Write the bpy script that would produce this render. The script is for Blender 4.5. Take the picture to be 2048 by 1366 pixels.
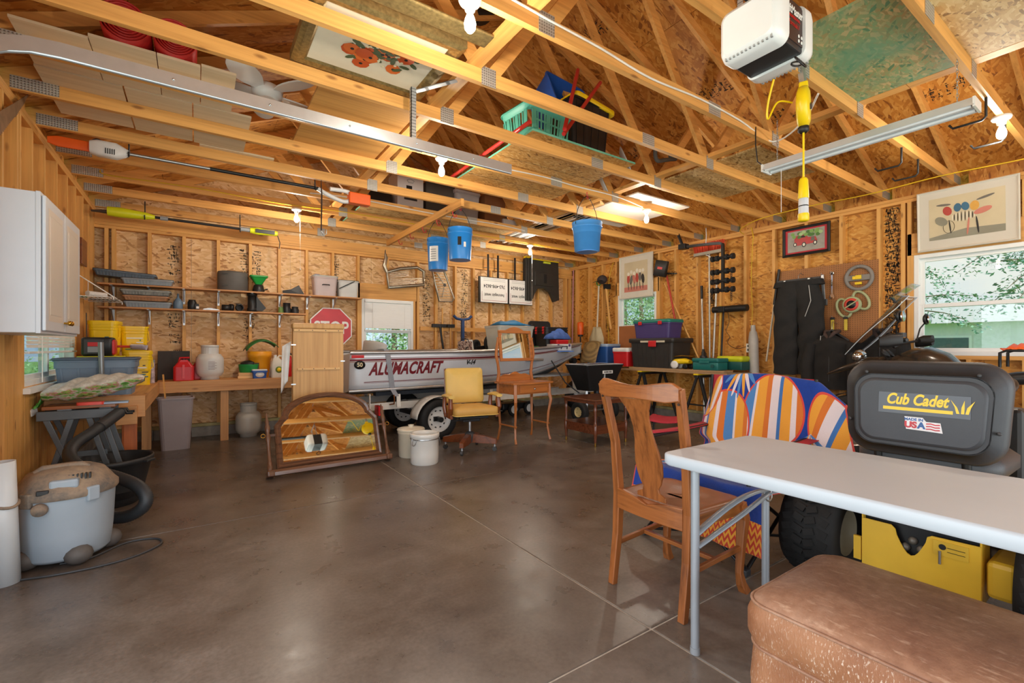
import bpy, bmesh, math, random
from mathutils import Vector, Matrix, noise
for o in list(bpy.data.objects): bpy.data.objects.remove(o)
SC = bpy.context.scene
COL = SC.collection
PI = math.pi
# ---------------------------------------------------------------- camera
FPX, YAW, HZ, CAMH = 923.0, math.radians(34.34), 694.5, 1.2
cd = bpy.data.cameras.new('camera'); cam = bpy.data.objects.new('camera', cd); COL.objects.link(cam)
cam.location = (0, 0, CAMH); cam.rotation_euler = (PI/2, 0, -YAW)
cd.sensor_width = 36; cd.lens = 36*FPX/2048; cd.shift_y = (HZ-683)/2048; cd.clip_start = .05
SC.camera = cam
SC.view_settings.view_transform = 'Standard'; SC.view_settings.look = 'None'
SC.view_settings.exposure = 0.0; SC.view_settings.gamma = 1; SC.view_settings.use_curve_mapping = False
# ---------------------------------------------------------------- sky, sun, fill lamps added in the assumed garage door openings
W = bpy.data.worlds.new('World'); SC.world = W; W.use_nodes = True
nt = W.node_tree; bg = nt.nodes['Background']
tc = nt.nodes.new('ShaderNodeTexCoord'); mp = nt.nodes.new('ShaderNodeMapping'); mp.inputs['Scale'].default_value = (1, 1, 3)
nz = nt.nodes.new('ShaderNodeTexNoise'); nz.inputs['Scale'].default_value = 2.2; nz.inputs['Detail'].default_value = 6
rp = nt.nodes.new('ShaderNodeValToRGB'); rp.color_ramp.elements[0].position = .42; rp.color_ramp.elements[1].position = .66
rp.color_ramp.elements[0].color = (.50, .70, .95, 1); rp.color_ramp.elements[1].color = (1, .97, .93, 1)
nt.links.new(tc.outputs['Generated'], mp.inputs['Vector']); nt.links.new(mp.outputs['Vector'], nz.inputs['Vector'])
nt.links.new(nz.outputs['Fac'], rp.inputs['Fac']); nt.links.new(rp.outputs['Color'], bg.inputs['Color'])
bg.inputs['Strength'].default_value = 1.05
def lamp(name, kind, loc, rot=(0, 0, 0), energy=10, col=(1, 1, 1), parent=None, **kw):
    l = bpy.data.lights.new(name, kind); l.energy = energy; l.color = col
    for k, v in kw.items(): setattr(l, k, v)
    o = bpy.data.objects.new(name, l); o.location = loc; o.rotation_euler = rot; COL.objects.link(o)
    if parent: o.parent = parent
    return o
lamp('sun', 'SUN', (0, 0, 20), Vector((-.12, -.62, .77)).to_track_quat('Z', 'Y').to_euler(), 4.5, (1, .95, .86), angle=.02)
lamp('side_door_fill', 'AREA', (-1.0, .3, 1.15), (0, -PI/2, 0), 105, (.90, .95, 1), shape='RECTANGLE', size=2.1, size_y=4.6)  # fill lamp added at the assumed side door, out of view
lamp('front_door_fill', 'AREA', (2.8, -3.05, 1.25), (PI/2, 0, 0), 170, (.92, .96, 1), shape='RECTANGLE', size=6.6, size_y=2.3)  # main fill lamp, added in an assumed opening behind the camera
BULB_W = 34
# ---------------------------------------------------------------- measuring helpers (photograph pixels -> points on real planes)
sY, cY = math.sin(YAW), math.cos(YAW)
def ray(px, py):
    u, v = (px-1024)/FPX, (HZ-py)/FPX
    return Vector((sY+u*cY, cY-u*sY, v))
def onX(px, py, X): d = ray(px, py); return Vector((0, 0, CAMH))+d*(X/d.x)
def onY(px, py, Y): d = ray(px, py); return Vector((0, 0, CAMH))+d*(Y/d.y)
def onZ(px, py, Z=0): d = ray(px, py); return Vector((0, 0, CAMH))+d*((Z-CAMH)/d.z)
# ---------------------------------------------------------------- materials
def lin(h):
    h = h.lstrip('#'); c = [int(h[i:i+2], 16)/255 for i in (0, 2, 4)]
    return tuple(x/12.92 if x <= .04045 else ((x+.055)/1.055)**2.4 for x in c)+(1,)
MATS = {}
class NT:
    def __init__(s, name):
        s.m = bpy.data.materials.new(name); s.m.use_nodes = True; s.t = s.m.node_tree; s.p = s.t.nodes['Principled BSDF']
    def n(s, kind, **kw):
        nd = s.t.nodes.new('ShaderNode'+kind)
        for k, v in kw.items():
            if k in nd.inputs: nd.inputs[k].default_value = v
            else: setattr(nd, k, v)
        return nd
    def l(s, a, b): s.t.links.new(a, b)
    def coord(s, scale=(1, 1, 1), rot=(0, 0, 0), rnd=True, kind='Object'):
        c = s.n('TexCoord'); m = s.n('Mapping'); m.inputs['Scale'].default_value = scale; m.inputs['Rotation'].default_value = rot
        s.l(c.outputs[kind], m.inputs['Vector'])
        if rnd:
            oi = s.n('ObjectInfo'); mu = s.n('Math', operation='MULTIPLY'); mu.inputs[1].default_value = 37.
            s.l(oi.outputs['Random'], mu.inputs[0]); s.l(mu.outputs[0], m.inputs['Location'])
        return m.outputs['Vector']
    def ramp(s, fac, stops):
        r = s.n('ValToRGB'); e = r.color_ramp.elements
        while len(e) < len(stops): e.new(.5)
        for k, (pos, c) in enumerate(stops): e[k].position = pos; e[k].color = lin(c) if isinstance(c, str) else c
        s.l(fac, r.inputs['Fac']); return r.outputs['Color']
    def mix(s, a, b, fac, mode='MIX'):
        m = s.n('MixRGB', blend_type=mode)
        for i, x in ((1, a), (2, b), (0, fac)):
            if hasattr(x, 'links'): s.l(x, m.inputs[i])
            else: m.inputs[i].default_value = x
        return m.outputs[0]
    def bump(s, h, strength=.3, dist=.005):
        b = s.n('Bump'); b.inputs['Strength'].default_value = strength; b.inputs['Distance'].default_value = dist
        s.l(h, b.inputs['Height']); s.l(b.outputs['Normal'], s.p.inputs['Normal'])
    def noise(s, vec, scale, detail=4, rough=.55):
        x = s.n('TexNoise'); x.inputs['Scale'].default_value = scale; x.inputs['Detail'].default_value = detail; x.inputs['Roughness'].default_value = rough
        s.l(vec, x.inputs['Vector']); return x.outputs['Fac']
def mat(name, hexc, rough=.5, metal=0, var=.10, vscale=7, bump=0, bscale=80, trans=0, alpha=1, emit=0, spec=.5, coat=0, sheen=0):
    if name in MATS: return MATS[name]
    N = NT(name); p = N.p; c = lin(hexc)
    v = N.coord()
    f = N.noise(v, vscale, 5)
    lo = tuple(x*(1-var) for x in c[:3])+(1,); hi = tuple(min(1, x*(1+var)) for x in c[:3])+(1,)
    N.l(N.ramp(f, [(.3, lo), (.7, hi)]), p.inputs['Base Color'])
    p.inputs['Roughness'].default_value = rough; p.inputs['Metallic'].default_value = metal
    p.inputs['Specular IOR Level'].default_value = spec
    if trans: p.inputs['Transmission Weight'].default_value = trans
    if alpha < 1: p.inputs['Alpha'].default_value = alpha
    if coat: p.inputs['Coat Weight'].default_value = coat; p.inputs['Coat Roughness'].default_value = .15
    if sheen: p.inputs['Sheen Weight'].default_value = sheen
    if emit: p.inputs['Emission Color'].default_value = c; p.inputs['Emission Strength'].default_value = emit
    if bump: N.bump(N.noise(v, bscale, 3), bump, .004)
    MATS[name] = N.m; return N.m
def wood(name, light, dark, axis=2, gscale=1., rough=.55, coat=0, knots=True, strength=.5):
    if name in MATS: return MATS[name]
    N = NT(name); p = N.p
    sc = [22*gscale]*3; sc[axis] = 1.3*gscale
    v = N.coord(sc); f = N.noise(v, 1.0, 5, .6)
    sc2 = [75*gscale]*3; sc2[axis] = 2.2*gscale
    f2 = N.noise(N.coord(sc2), 1.0, 3)
    c = N.ramp(f, [(.25, dark), (.5, light), (.78, tuple(min(1, x*1.12) for x in lin(light)[:3])+(1,))])
    g = N.ramp(f2, [(.35, (.78, .74, .70, 1)), (.6, (1, 1, 1, 1))])
    c = N.mix(c, g, strength, 'MULTIPLY')
    if knots:
        sk = [9.]*3; sk[axis] = 3.2
        vo = N.n('TexVoronoi', feature='F1'); vo.inputs['Scale'].default_value = 1.0; N.l(N.coord(sk), vo.inputs['Vector'])
        k = N.ramp(vo.outputs['Distance'], [(.06, (.32, .20, .12, 1)), (.15, (1, 1, 1, 1))])
        c = N.mix(c, k, .75, 'MULTIPLY')
    N.l(c, p.inputs['Base Color']); p.inputs['Roughness'].default_value = rough
    if coat: p.inputs['Coat Weight'].default_value = coat; p.inputs['Coat Roughness'].default_value = .12
    N.bump(f2, .12, .002); MATS[name] = N.m; return N.m
def osb(name, cols, plane=0, scale=1.0, dirt=None):
    """strand board: two crossed layers of elongated flakes"""
    if name in MATS: return MATS[name]
    N = NT(name); p = N.p
    def layer(ang, sx, sy):
        rot = [0, 0, 0]; rot[plane] = ang
        s = [sx*scale, sx*scale, sy*scale] if plane != 2 else [sx*scale, sy*scale, sx*scale]
        vo = N.n('TexVoronoi', feature='F1'); vo.inputs['Scale'].default_value = 1.0
        nzv = N.n('TexNoise'); nzv.inputs['Scale'].default_value = 6; cc = N.coord((1, 1, 1), rnd=False)
        N.l(cc, nzv.inputs['Vector'])
        add = N.n('VectorMath', operation='MULTIPLY_ADD'); add.inputs[1].default_value = (.022, .022, .022)
        N.l(nzv.outputs['Color'], add.inputs[0]); N.l(cc, add.inputs[2])
        m1 = N.n('Mapping'); m1.inputs['Rotation'].default_value = rot; N.l(add.outputs[0], m1.inputs['Vector'])
        m2 = N.n('Mapping'); m2.inputs['Scale'].default_value = s; N.l(m1.outputs['Vector'], m2.inputs['Vector'])
        N.l(m2.outputs['Vector'], vo.inputs['Vector'])
        return vo
    a = layer(.5, 9, 30); b = layer(-.65, 11, 36); e = layer(.05, 14, 52)
    def toc(vo): 
        s = N.n('SeparateColor'); N.l(vo.outputs['Color'], s.inputs[0])
        return N.ramp(s.outputs[0], [(.02, cols[0]), (.14, cols[1]), (.55, cols[2]), (.97, cols[3])]), s.outputs[1]
    ca, ra = toc(a); cb, rb = toc(b); ce, re = toc(e)
    th = N.n('Math', operation='GREATER_THAN'); th.inputs[1].default_value = .5; N.l(rb, th.inputs[0])
    c = N.mix(ca, cb, th.outputs[0])
    th2 = N.n('Math', operation='GREATER_THAN'); th2.inputs[1].default_value = .66; N.l(re, th2.inputs[0])
    c = N.mix(c, ce, th2.outputs[0])
    big = N.noise(N.coord((1, 1, 1), rnd=True), 1.3, 3)
    c = N.mix(c, N.ramp(big, [(.3, (.80, .76, .70, 1)), (.7, (1.0, 1.0, 1.0, 1))]), .8, 'MULTIPLY')
    if dirt:
        dn = N.noise(N.coord((1, 1, 1)), 2.1, 4); c = N.mix(c, lin(dirt), N.ramp(dn, [(.42, (0, 0, 0, 1)), (.62, (.75, .75, .75, 1))]))
    N.l(c, p.inputs['Base Color']); p.inputs['Roughness'].default_value = .62
    s = N.n('SeparateColor'); N.l(a.outputs['Color'], s.inputs[0]); N.bump(s.outputs[2], .25, .003)
    MATS[name] = N.m; return N.m
def glass(name, tint='#ffffff', gloss=.08, rough=.0):
    if name in MATS: return MATS[name]
    m = bpy.data.materials.new(name); m.use_nodes = True; t = m.node_tree; t.nodes.remove(t.nodes['Principled BSDF'])
    tr = t.nodes.new('ShaderNodeBsdfTransparent'); tr.inputs[0].default_value = lin(tint)
    gl = t.nodes.new('ShaderNodeBsdfGlossy'); gl.inputs['Roughness'].default_value = rough
    lw = t.nodes.new('ShaderNodeLayerWeight'); lw.inputs['Blend'].default_value = .25; ml = t.nodes.new('ShaderNodeMath'); ml.operation = 'MULTIPLY_ADD'; ml.inputs[1].default_value = .45; ml.inputs[2].default_value = gloss*.6
    mx = t.nodes.new('ShaderNodeMixShader'); out = t.nodes['Material Output']
    t.links.new(lw.outputs['Facing'], ml.inputs[0]); t.links.new(ml.outputs[0], mx.inputs[0]); t.links.new(tr.outputs[0], mx.inputs[1]); t.links.new(gl.outputs[0], mx.inputs[2])
    t.links.new(mx.outputs[0], out.inputs[0]); MATS[name] = m; return m
def frosted(name, tint, opac=.45, rough=.3):
    """thin cloudy plastic: part see-through, part diffuse"""
    if name in MATS: return MATS[name]
    m = mat(name, tint, rough, var=.05); t = m.node_tree; p = t.nodes['Principled BSDF']; p.inputs['Alpha'].default_value = opac
    return m
# ---------------------------------------------------------------- mesh builder
def rot_to(d):
    d = Vector(d).normalized(); return d.to_track_quat('Z', 'Y').to_matrix().to_4x4()
def TR(x=0, y=0, z=0, rx=0, ry=0, rz=0):
    return Matrix.Translation((x, y, z)) @ Matrix.Rotation(rz, 4, 'Z') @ Matrix.Rotation(ry, 4, 'Y') @ Matrix.Rotation(rx, 4, 'X')
def rrect(w, h, r, n=4, cx=0, cy=0):
    P = []
    for k, (sx, sy) in enumerate(((1, 1), (-1, 1), (-1, -1), (1, -1))):
        for i in range(n+1):
            a = PI/2*(k+i/n); P.append((cx+sx*(w/2-r)+r*math.cos(a), cy+sy*(h/2-r)+r*math.sin(a)))
    return P
class MB:
    def __init__(s): s.v = []; s.f = []; s.mi = []; s.sm = []
    def add(s, vs, fs, M=None, mi=0, sm=False):
        b = len(s.v)
        for p in vs:
            p = Vector(p); s.v.append(tuple(M @ p if M is not None else p))
        for f in fs: s.f.append([b+i for i in f]); s.mi.append(mi); s.sm.append(sm)
        return s
    def box(s, c, d, M=None, mi=0):
        x, y, z = c; a, b, e = d[0]/2, d[1]/2, d[2]/2
        vs = [(x+i*a, y+j*b, z+k*e) for i in (-1, 1) for j in (-1, 1) for k in (-1, 1)]
        return s.add(vs, [(0, 1, 3, 2), (4, 6, 7, 5), (0, 4, 5, 1), (2, 3, 7, 6), (0, 2, 6, 4), (1, 5, 7, 3)], M, mi)
    def b2(s, lo, hi, M=None, mi=0):
        return s.box([(a+b)/2 for a, b in zip(lo, hi)], [b-a for a, b in zip(lo, hi)], M, mi)
    def bar(s, p0, p1, w, d, up=(0, 0, 1), mi=0):
        p0, p1 = Vector(p0), Vector(p1); z = (p1-p0); L = z.length; z.normalize(); u = Vector(up)
        x = u.cross(z)
        if x.length < 1e-4: x = Vector((1, 0, 0)).cross(z)
        x.normalize(); y = z.cross(x)
        M = Matrix((x, y, z)).transposed().to_4x4(); M.translation = (p0+p1)/2
        return s.box((0, 0, 0), (w, d, L), M, mi)
    def ring_loft(s, rings, caps=True, closed=False, mi=0, sm=True, M=None):
        n = len(rings[0]); vs = [p for r in rings for p in r]; fs = []
        R = len(rings)
        for i in range(R if closed else R-1):
            a, b = i*n, ((i+1) % R)*n
            for j in range(n):
                k = (j+1) % n; fs.append((a+j, a+k, b+k, b+j))
        s.add(vs, fs, M, mi, sm)
        if caps and not closed:
            s.add(rings[0], [tuple(range(n))[::-1]], M, mi); s.add(rings[-1], [tuple(range(n))], M, mi)
        return s
    def tube(s, pts, r, n=8, closed=False, mi=0, caps=True, sm=True, M=None, sq=None):
        P = [Vector(p) for p in pts]; m = len(P); rings = []; x = None
        for i in range(m):
            if closed: t = P[(i+1) % m]-P[i-1]
            else: t = P[min(i+1, m-1)]-P[max(i-1, 0)]
            t.normalize()
            if x is None:
                x = Vector((0, 0, 1)).cross(t)
                if x.length < .01: x = Vector((1, 0, 0)).cross(t)
            x = x-t*x.dot(t); x.normalize(); y = t.cross(x)
            rr = r[i] if isinstance(r, (list, tuple)) else r
            sx, sy_ = sq if sq else (1, 1)
            rings.append([P[i]+(x*math.cos(a)*sx+y*math.sin(a)*sy_)*rr for a in [2*PI*(k+.5)/n for k in range(n)]])
        return s.ring_loft(rings, caps, closed, mi, sm, M)
    def cyl(s, p0, p1, r0, r1=None, n=16, mi=0, caps=True, M=None, sm=True):
        return s.tube([p0, p1], [r0, r0 if r1 is None else r1], n, False, mi, caps, sm, M)
    def lathe(s, prof, n=24, M=None, mi=0, sm=True, caps=True, sx=1, sy=1):
        rings = [[Vector((r*math.cos(2*PI*k/n)*sx, r*math.sin(2*PI*k/n)*sy, z)) for k in range(n)] for r, z in prof]
        return s.ring_loft(rings, caps, False, mi, sm, M)
    def prism(s, poly, z0, z1, M=None, mi=0, sm=False):
        n = len(poly); vs = [(x, y, z0) for x, y in poly]+[(x, y, z1) for x, y in poly]
        fs = [tuple(range(n))[::-1], tuple(range(n, 2*n))]
        s.add(vs, fs, M, mi); 
        return s.add(vs, [(i, (i+1) % n, n+(i+1) % n, n+i) for i in range(n)], M, mi, sm)
    def tub(s, w, d, h, taper=.88, t=.006, r=.03, M=None, mi=0, rim=.012, n=3):
        """open container: rounded rectangle, tapered, with wall thickness and rolled rim"""
        def R(k, z, off=0): return [(x, y, z) for x, y in rrect(w*k-2*off, d*k-2*off, max(.003, r-off), n)]
        rings = [R(taper, 0), R(1, h-.02), R(1, h-.02, -rim), R(1, h, -rim), R(1, h, t), R(taper, t, t)]
        return s.ring_loft(rings, True, False, mi, False, M)
    def surf(s, fn, nu, nv, M=None, mi=0, sm=True, cu=False):
        vs = [fn(i/(nu-(0 if cu else 1)), j/(nv-1)) for i in range(nu) for j in range(nv)]; fs = []
        for i in range(nu if cu else nu-1):
            for j in range(nv-1):
                a = i*nv+j; b = ((i+1) % nu)*nv+j; fs.append((a, b, b+1, a+1))
        return s.add(vs, fs, M, mi, sm)
    def sphere(s, c, r, n=12, mi=0, M=None, sq=(1, 1, 1)):
        c = Vector(c); rr = (r, r, r) if not isinstance(r, (tuple, list)) else r
        rings = [[c+Vector((rr[0]*math.sin(t)*math.cos(2*PI*k/n), rr[1]*math.sin(t)*math.sin(2*PI*k/n), -rr[2]*math.cos(t))) for k in range(n)]
                 for t in [PI*(.04+.92*i/(n//2)) for i in range(n//2+1)]]
        return s.ring_loft(rings, True, False, mi, True, M)
    def build(s, name, mats, parent=None, loc=None, rz=0, bevel=0, seg=2, solid=0, sub=0, label=None):
        me = bpy.data.meshes.new(name); me.from_pydata(s.v, [], s.f)
        me.polygons.foreach_set('material_index', s.mi); me.polygons.foreach_set('use_smooth', s.sm)
        for m in (mats if isinstance(mats, (list, tuple)) else [mats]): me.materials.append(m)
        me.update(); o = bpy.data.objects.new(name, me); COL.objects.link(o)
        if parent: o.parent = parent
        if loc: o.location = loc
        if rz: o.rotation_euler.z = rz
        if label: o['label'] = label
        if solid: md = o.modifiers.new('solid', 'SOLIDIFY'); md.thickness = solid; md.offset = 0
        if sub: md = o.modifiers.new('sub', 'SUBSURF'); md.levels = sub; md.render_levels = sub
        if bevel:
            md = o.modifiers.new('bevel', 'BEVEL'); md.width = bevel; md.segments = seg; md.limit_method = 'ANGLE'; md.angle_limit = .6
        return o
def tag(o, label=None, cat=None, group=None, kind=None):
    for k, v in (('label', label), ('category', cat), ('group', group), ('kind', kind)):
        if v: o[k] = v
    return o
def thing(name, label, cat, loc=(0, 0, 0), rz=0, group=None, rx=0, ry=0):
    o = bpy.data.objects.new(name, None); COL.objects.link(o); o.empty_display_size = .05
    o.location = loc; o.rotation_euler = (rx, ry, rz); return tag(o, label, cat, group)
def struct(name):
    o = bpy.data.objects.new(name, None); COL.objects.link(o); o['kind'] = 'structure'; return o
def dup(o, parent=None, loc=None, rot=None):
    c = o.copy(); COL.objects.link(c)
    if parent: c.parent = parent
    if loc is not None: c.location = loc
    if rot is not None: c.rotation_euler = rot
    return c
def dup_tree(o, loc, rz=None, label=None, parent=None):
    c = o.copy(); COL.objects.link(c)
    if parent: c.parent = parent
    if loc is not None: c.location = loc
    if rz is not None: c.rotation_euler.z = rz
    if label: c['label'] = label
    for ch in list(o.children): dup_tree(ch, None, None, None, c)
    return c
def text(s, size, m, parent, M, name='lettering', ext=.0008, shear=0, bold=0, align='CENTER', sx=1, label=None, space=1):
    cu = bpy.data.curves.new(name, 'FONT'); cu.body = s; cu.size = size; cu.extrude = ext; cu.shear = shear; cu.offset = bold
    cu.align_x = align; cu.align_y = 'CENTER'; cu.space_character = space; cu.resolution_u = 4
    q = bpy.data.objects.new('t', cu); COL.objects.link(q); bpy.context.view_layer.update()
    me = bpy.data.meshes.new_from_object(q.evaluated_get(bpy.context.evaluated_depsgraph_get())); bpy.data.objects.remove(q)
    me.materials.clear(); me.materials.append(m); o = bpy.data.objects.new(name, me); COL.objects.link(o)
    if parent: o.parent = parent
    o.matrix_local = M @ Matrix.Diagonal((sx, 1, 1, 1))
    if label: o['label'] = label
    return o
def text_mesh(s, size, shear=0, bold=0, sx=1, space=1):
    """lettering outline as flat (x, y) mesh, to be laid on a curved surface"""
    cu = bpy.data.curves.new('t', 'FONT'); cu.body = s; cu.size = size; cu.shear = shear; cu.offset = bold; cu.space_character = space
    cu.align_x = 'LEFT'; cu.resolution_u = 3
    o = bpy.data.objects.new('t', cu); COL.objects.link(o)
    bpy.context.view_layer.update()
    me = bpy.data.meshes.new_from_object(o.evaluated_get(bpy.context.evaluated_depsgraph_get()))
    vs = [(v.co.x*sx, v.co.y) for v in me.vertices]; fs = [tuple(p.vertices) for p in me.polygons]
    bpy.data.objects.remove(o); bpy.data.meshes.remove(me); return vs, fs
R = random.Random(7)
# ---------------------------------------------------------------- shared materials
XL, XR, D = -1.03, 6.71, 7.52           # inner faces of the left, right and back framing
Y0T, DYT, ZT = 1.398, .611, 2.93        # roof trusses: first, spacing, underside
ZB, ZS = 2.67, 2.854                    # top-plate undersides: back wall, side walls
FR = -3.1
PIT = .417; XM = (XL+XR)/2
def zroof(x): return 3.075+PIT*((XR-XM)-abs(x-XM))
LX = wood('lumber_x', '#E2A65A', '#C88C46', 0, .8); LY = wood('lumber_y', '#E2A65A', '#C88C46', 1, .8); LZ = wood('lumber_z', '#E2AA5E', '#CB9048', 2, .8)
LXp = wood('lumber_pale', '#E8BE82', '#D3A263', 0, .8)
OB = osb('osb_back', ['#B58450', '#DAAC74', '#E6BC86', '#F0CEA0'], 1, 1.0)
OR = osb('osb_right_warmlit', ['#9E6222', '#CC8A36', '#DA9A42', '#E6B05C'], 0, 1.0)  # orange deepened: the warm bulb light is put into the board colour
OF = osb('osb_roof_warmlit', ['#8E521A', '#B87428', '#C88434', '#D89C4C'], 2, 1.0)  # roof boards more orange, warm bulb light mixed into their tones
OFG = osb('osb_green', ['#5F8A62', '#B49A62', '#8FA873', '#D0B884'], 2, 1.5, dirt='#5E9A7C')
OFT = osb('osb_tan', ['#8E6A3A', '#C0985C', '#CDA86C', '#E0C48E'], 2, 1.5)
GALV = mat('galvanised', '#B9BCBE', .38, .85, .12, 30)
NAILP = NT('nail_plate'); _v = NAILP.coord((60, 60, 60), rnd=False)
_vo = NAILP.n('TexVoronoi'); NAILP.l(_v, _vo.inputs['Vector']); _vo.inputs['Scale'].default_value = 1; _vo.inputs['Randomness'].default_value = 0
NAILP.l(NAILP.ramp(_vo.outputs['Distance'], [(.15, '#7E776E'), (.40, '#C2BEB6')]), NAILP.p.inputs['Base Color'])
NAILP.p.inputs['Metallic'].default_value = .6; NAILP.p.inputs['Roughness'].default_value = .45; NAILP.bump(_vo.outputs['Distance'], .6, .004); NAILP = NAILP.m
WHITE = mat('white_paint', '#E9E8E4', .35, 0, .03); VINYL = mat('white_vinyl', '#EDEEEC', .3, 0, .02)
BLACK = mat('black_plastic', '#1B1B1C', .45, 0, .15); DGREY = mat('dark_grey_plastic', '#3A3B3D', .5, 0, .12); GREY = mat('grey_plastic', '#8E9296', .45, 0, .06)
RED = mat('red_plastic', '#C61F22', .38, 0, .08); YEL = mat('yellow_plastic', '#F2CF16', .35, 0, .05); BLUE = mat('blue_plastic', '#1E6FC4', .35, 0, .06)
GREEN = mat('green_plastic', '#1E8A3C', .4, 0, .08); STEEL = mat('steel', '#B5B8BA', .28, .9, .08); CHROME = mat('chrome', '#D8DADB', .12, 1, .02)
BSTEEL = mat('black_steel', '#202123', .4, .3, .15); ORANGE = mat('orange_plastic', '#E8601C', .4, 0, .06)
INK = mat('stamp_ink', '#1E1A16', .8, 0, .2); RUBBER = mat('rubber', '#1C1C1C', .75, 0, .2, 20, .2)
GLASS = glass('window_glass', '#F4FAF8', .06)
# ---------------------------------------------------------------- floor: sealed concrete slabs with saw-cut joints
N = NT('sealed_concrete'); v = N.coord((1, 1, 1), rnd=False)
a = N.noise(v, .9, 6, .62); b = N.noise(v, 5, 6, .6); g = N.noise(v, 55, 3, .6)
c = N.ramp(a, [(.30, '#54483F'), (.46, '#6C6056'), (.60, '#7F746A'), (.76, '#979088')])
c = N.mix(c, N.ramp(b, [(.22, (.55, .53, .52, 1)), (.74, (1, 1, 1, 1))]), .75, 'MULTIPLY')
c = N.mix(c, N.ramp(g, [(.25, (.62, .60, .58, 1)), (.70, (1, 1, 1, 1))]), .9, 'MULTIPLY')
sx = N.n('SeparateXYZ'); N.l(v, sx.inputs[0])
gr = N.n('MapRange'); gr.inputs['From Min'].default_value = 1.9; gr.inputs['From Max'].default_value = .6; N.l(sx.outputs['Y'], gr.inputs['Value'])
dm = N.n('Math', operation='MULTIPLY'); N.l(gr.outputs[0], dm.inputs[0]); N.l(N.ramp(N.noise(v, 2.2, 8, .7), [(.30, (0, 0, 0, 1)), (.85, (1, 1, 1, 1))]), dm.inputs[1])
c = N.mix(c, lin('#A39D95'), dm.outputs[0])      # dusty, worn strip near the open door
N.l(c, N.p.inputs['Base Color'])
N.l(N.ramp(b, [(.2, (.22, .22, .22, 1)), (.8, (.40, .40, .40, 1))]), N.p.inputs['Roughness']); N.p.inputs['Specular IOR Level'].default_value = .55
N.bump(N.noise(v, 14, 6), .05, .01); CONC = N.m
CURB = mat('curb_concrete', '#8F8B83', .8, 0, .2, 9, .3)
fl = struct('floor')
gx = [XL-.15, 1.60, 4.05, XR+.15]; gy = [FR-.1, -1.16, 1.29, 3.74, 6.19, D+.15]
for i in range(3):
    for j in range(5):
        e = .004
        MB().b2((gx[i]+e, gy[j]+e, -.1), (gx[i+1]-e, gy[j+1]-e, 0)).build('slab', CONC, fl, bevel=.004)
MB().b2((XL-.15, FR-.1, -.14), (XR+.15, D+.15, -.004)).build('joint_filler', mat('joint_filler', '#B8B0A4', .9, 0, .2, 30), fl)
# ---------------------------------------------------------------- roof: trusses, braces, sheathing
ce = struct('ceiling')
def boxo(lo, hi): return MB().b2(lo, hi)
m_bot = boxo((XL-.09, -.019, 0), (XR+.09, .019, .089)).build('bottom_chord', LX, ce).data
xj = (XM-1.25, XM+1.25)
def zr(x): return zroof(x)-ZT          # underside of sheathing in truss coordinates
def chord(sgn):
    x0 = XM+sgn*(XR-XM+.45); p0 = Vector((x0, 0, zr(x0)-.048)); p1 = Vector((XM, 0, zr(XM)-.048)); return MB().bar(p0, p1, .038, .092, (0, 0, 1))
def barm(mb, name, m): o = mb.build(name, m, ce, bevel=.003, seg=1); me = o.data; bpy.data.objects.remove(o); return me
def slbar(p0, p1): 
    d = (Vector(p1)-Vector(p0)); return MB().bar(p0, p1, .036, .085, (d.z, 0, -d.x))
def chord_m(sgn, name):
    x0 = XM+sgn*(XR-XM+.45); p0 = (x0, 0, zr(x0)-.048); p1 = (XM, 0, zr(XM)-.048); return barm(slbar(p0, p1), name, LX)
tc_m = [chord_m(-1, 'top_chord'), chord_m(1, 'top_chord')]
xh = (XL+XM)/2-.02, (XR+XM)/2+.02
web_m = [barm(slbar((xj[0]-.03, 0, .07), (xh[0], 0, zr(xh[0])-.07)), 'web', LX), barm(slbar((xj[0]+.03, 0, .07), (XM-.06, 0, zr(XM)-.1)), 'web', LX),
         barm(slbar((xj[1]-.03, 0, .07), (XM+.06, 0, zr(XM)-.1)), 'web', LX), barm(slbar((xj[1]+.03, 0, .07), (xh[1], 0, zr(xh[1])-.07)), 'web', LX)]
def plate(w, h_): o = MB().box((0, 0, 0), (w, .002, h_)).build('nail_plate', NAILP, ce); me = o.data; bpy.data.objects.remove(o); return me
pl_j, pl_h, pl_s = plate(.11, .12), plate(.24, .085), plate(.15, .09)
bpy.data.objects.remove([o for o in ce.children][0])
def link(name, me, par, loc=(0, 0, 0)):
    o = bpy.data.objects.new(name, me); COL.objects.link(o); o.parent = par; o.location = loc; return o
for k in range(-6, 11):
    y = Y0T+DYT*k if k < 10 else D+.06
    t = bpy.data.objects.new('roof_truss', None); COL.objects.link(t); t.parent = ce; t.location = (0, y, ZT)
    link('bottom_chord', m_bot, t)
    for me in tc_m: link('top_chord', me, t)
    for me in web_m: link('web', me, t)
    for x, z, me in ((xj[0], .05, pl_j), (xj[1], .05, pl_j), (XL+.12, .05, pl_h), (XR-.05, .05, pl_h), (3.19, .045, pl_s), (XM, zr(XM)-.1, pl_j)):
        link('nail_plate', me, t, (x, -.021, z))
for x in (1.49, 4.10):
    for a, b in ((FR+.2, 1.1), (1.1, 4.6), (4.6, D-.15)):
        boxo((x-.044, a+.002, 3.02), (x+.044, b-.002, 3.058)).build('lateral_brace', LY, ce)
boxo((4.22, 4.2, 3.02), (4.31, 5.6, 3.058)).build('lateral_brace', LXp, ce)
sl = math.hypot(1, PIT)
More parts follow.
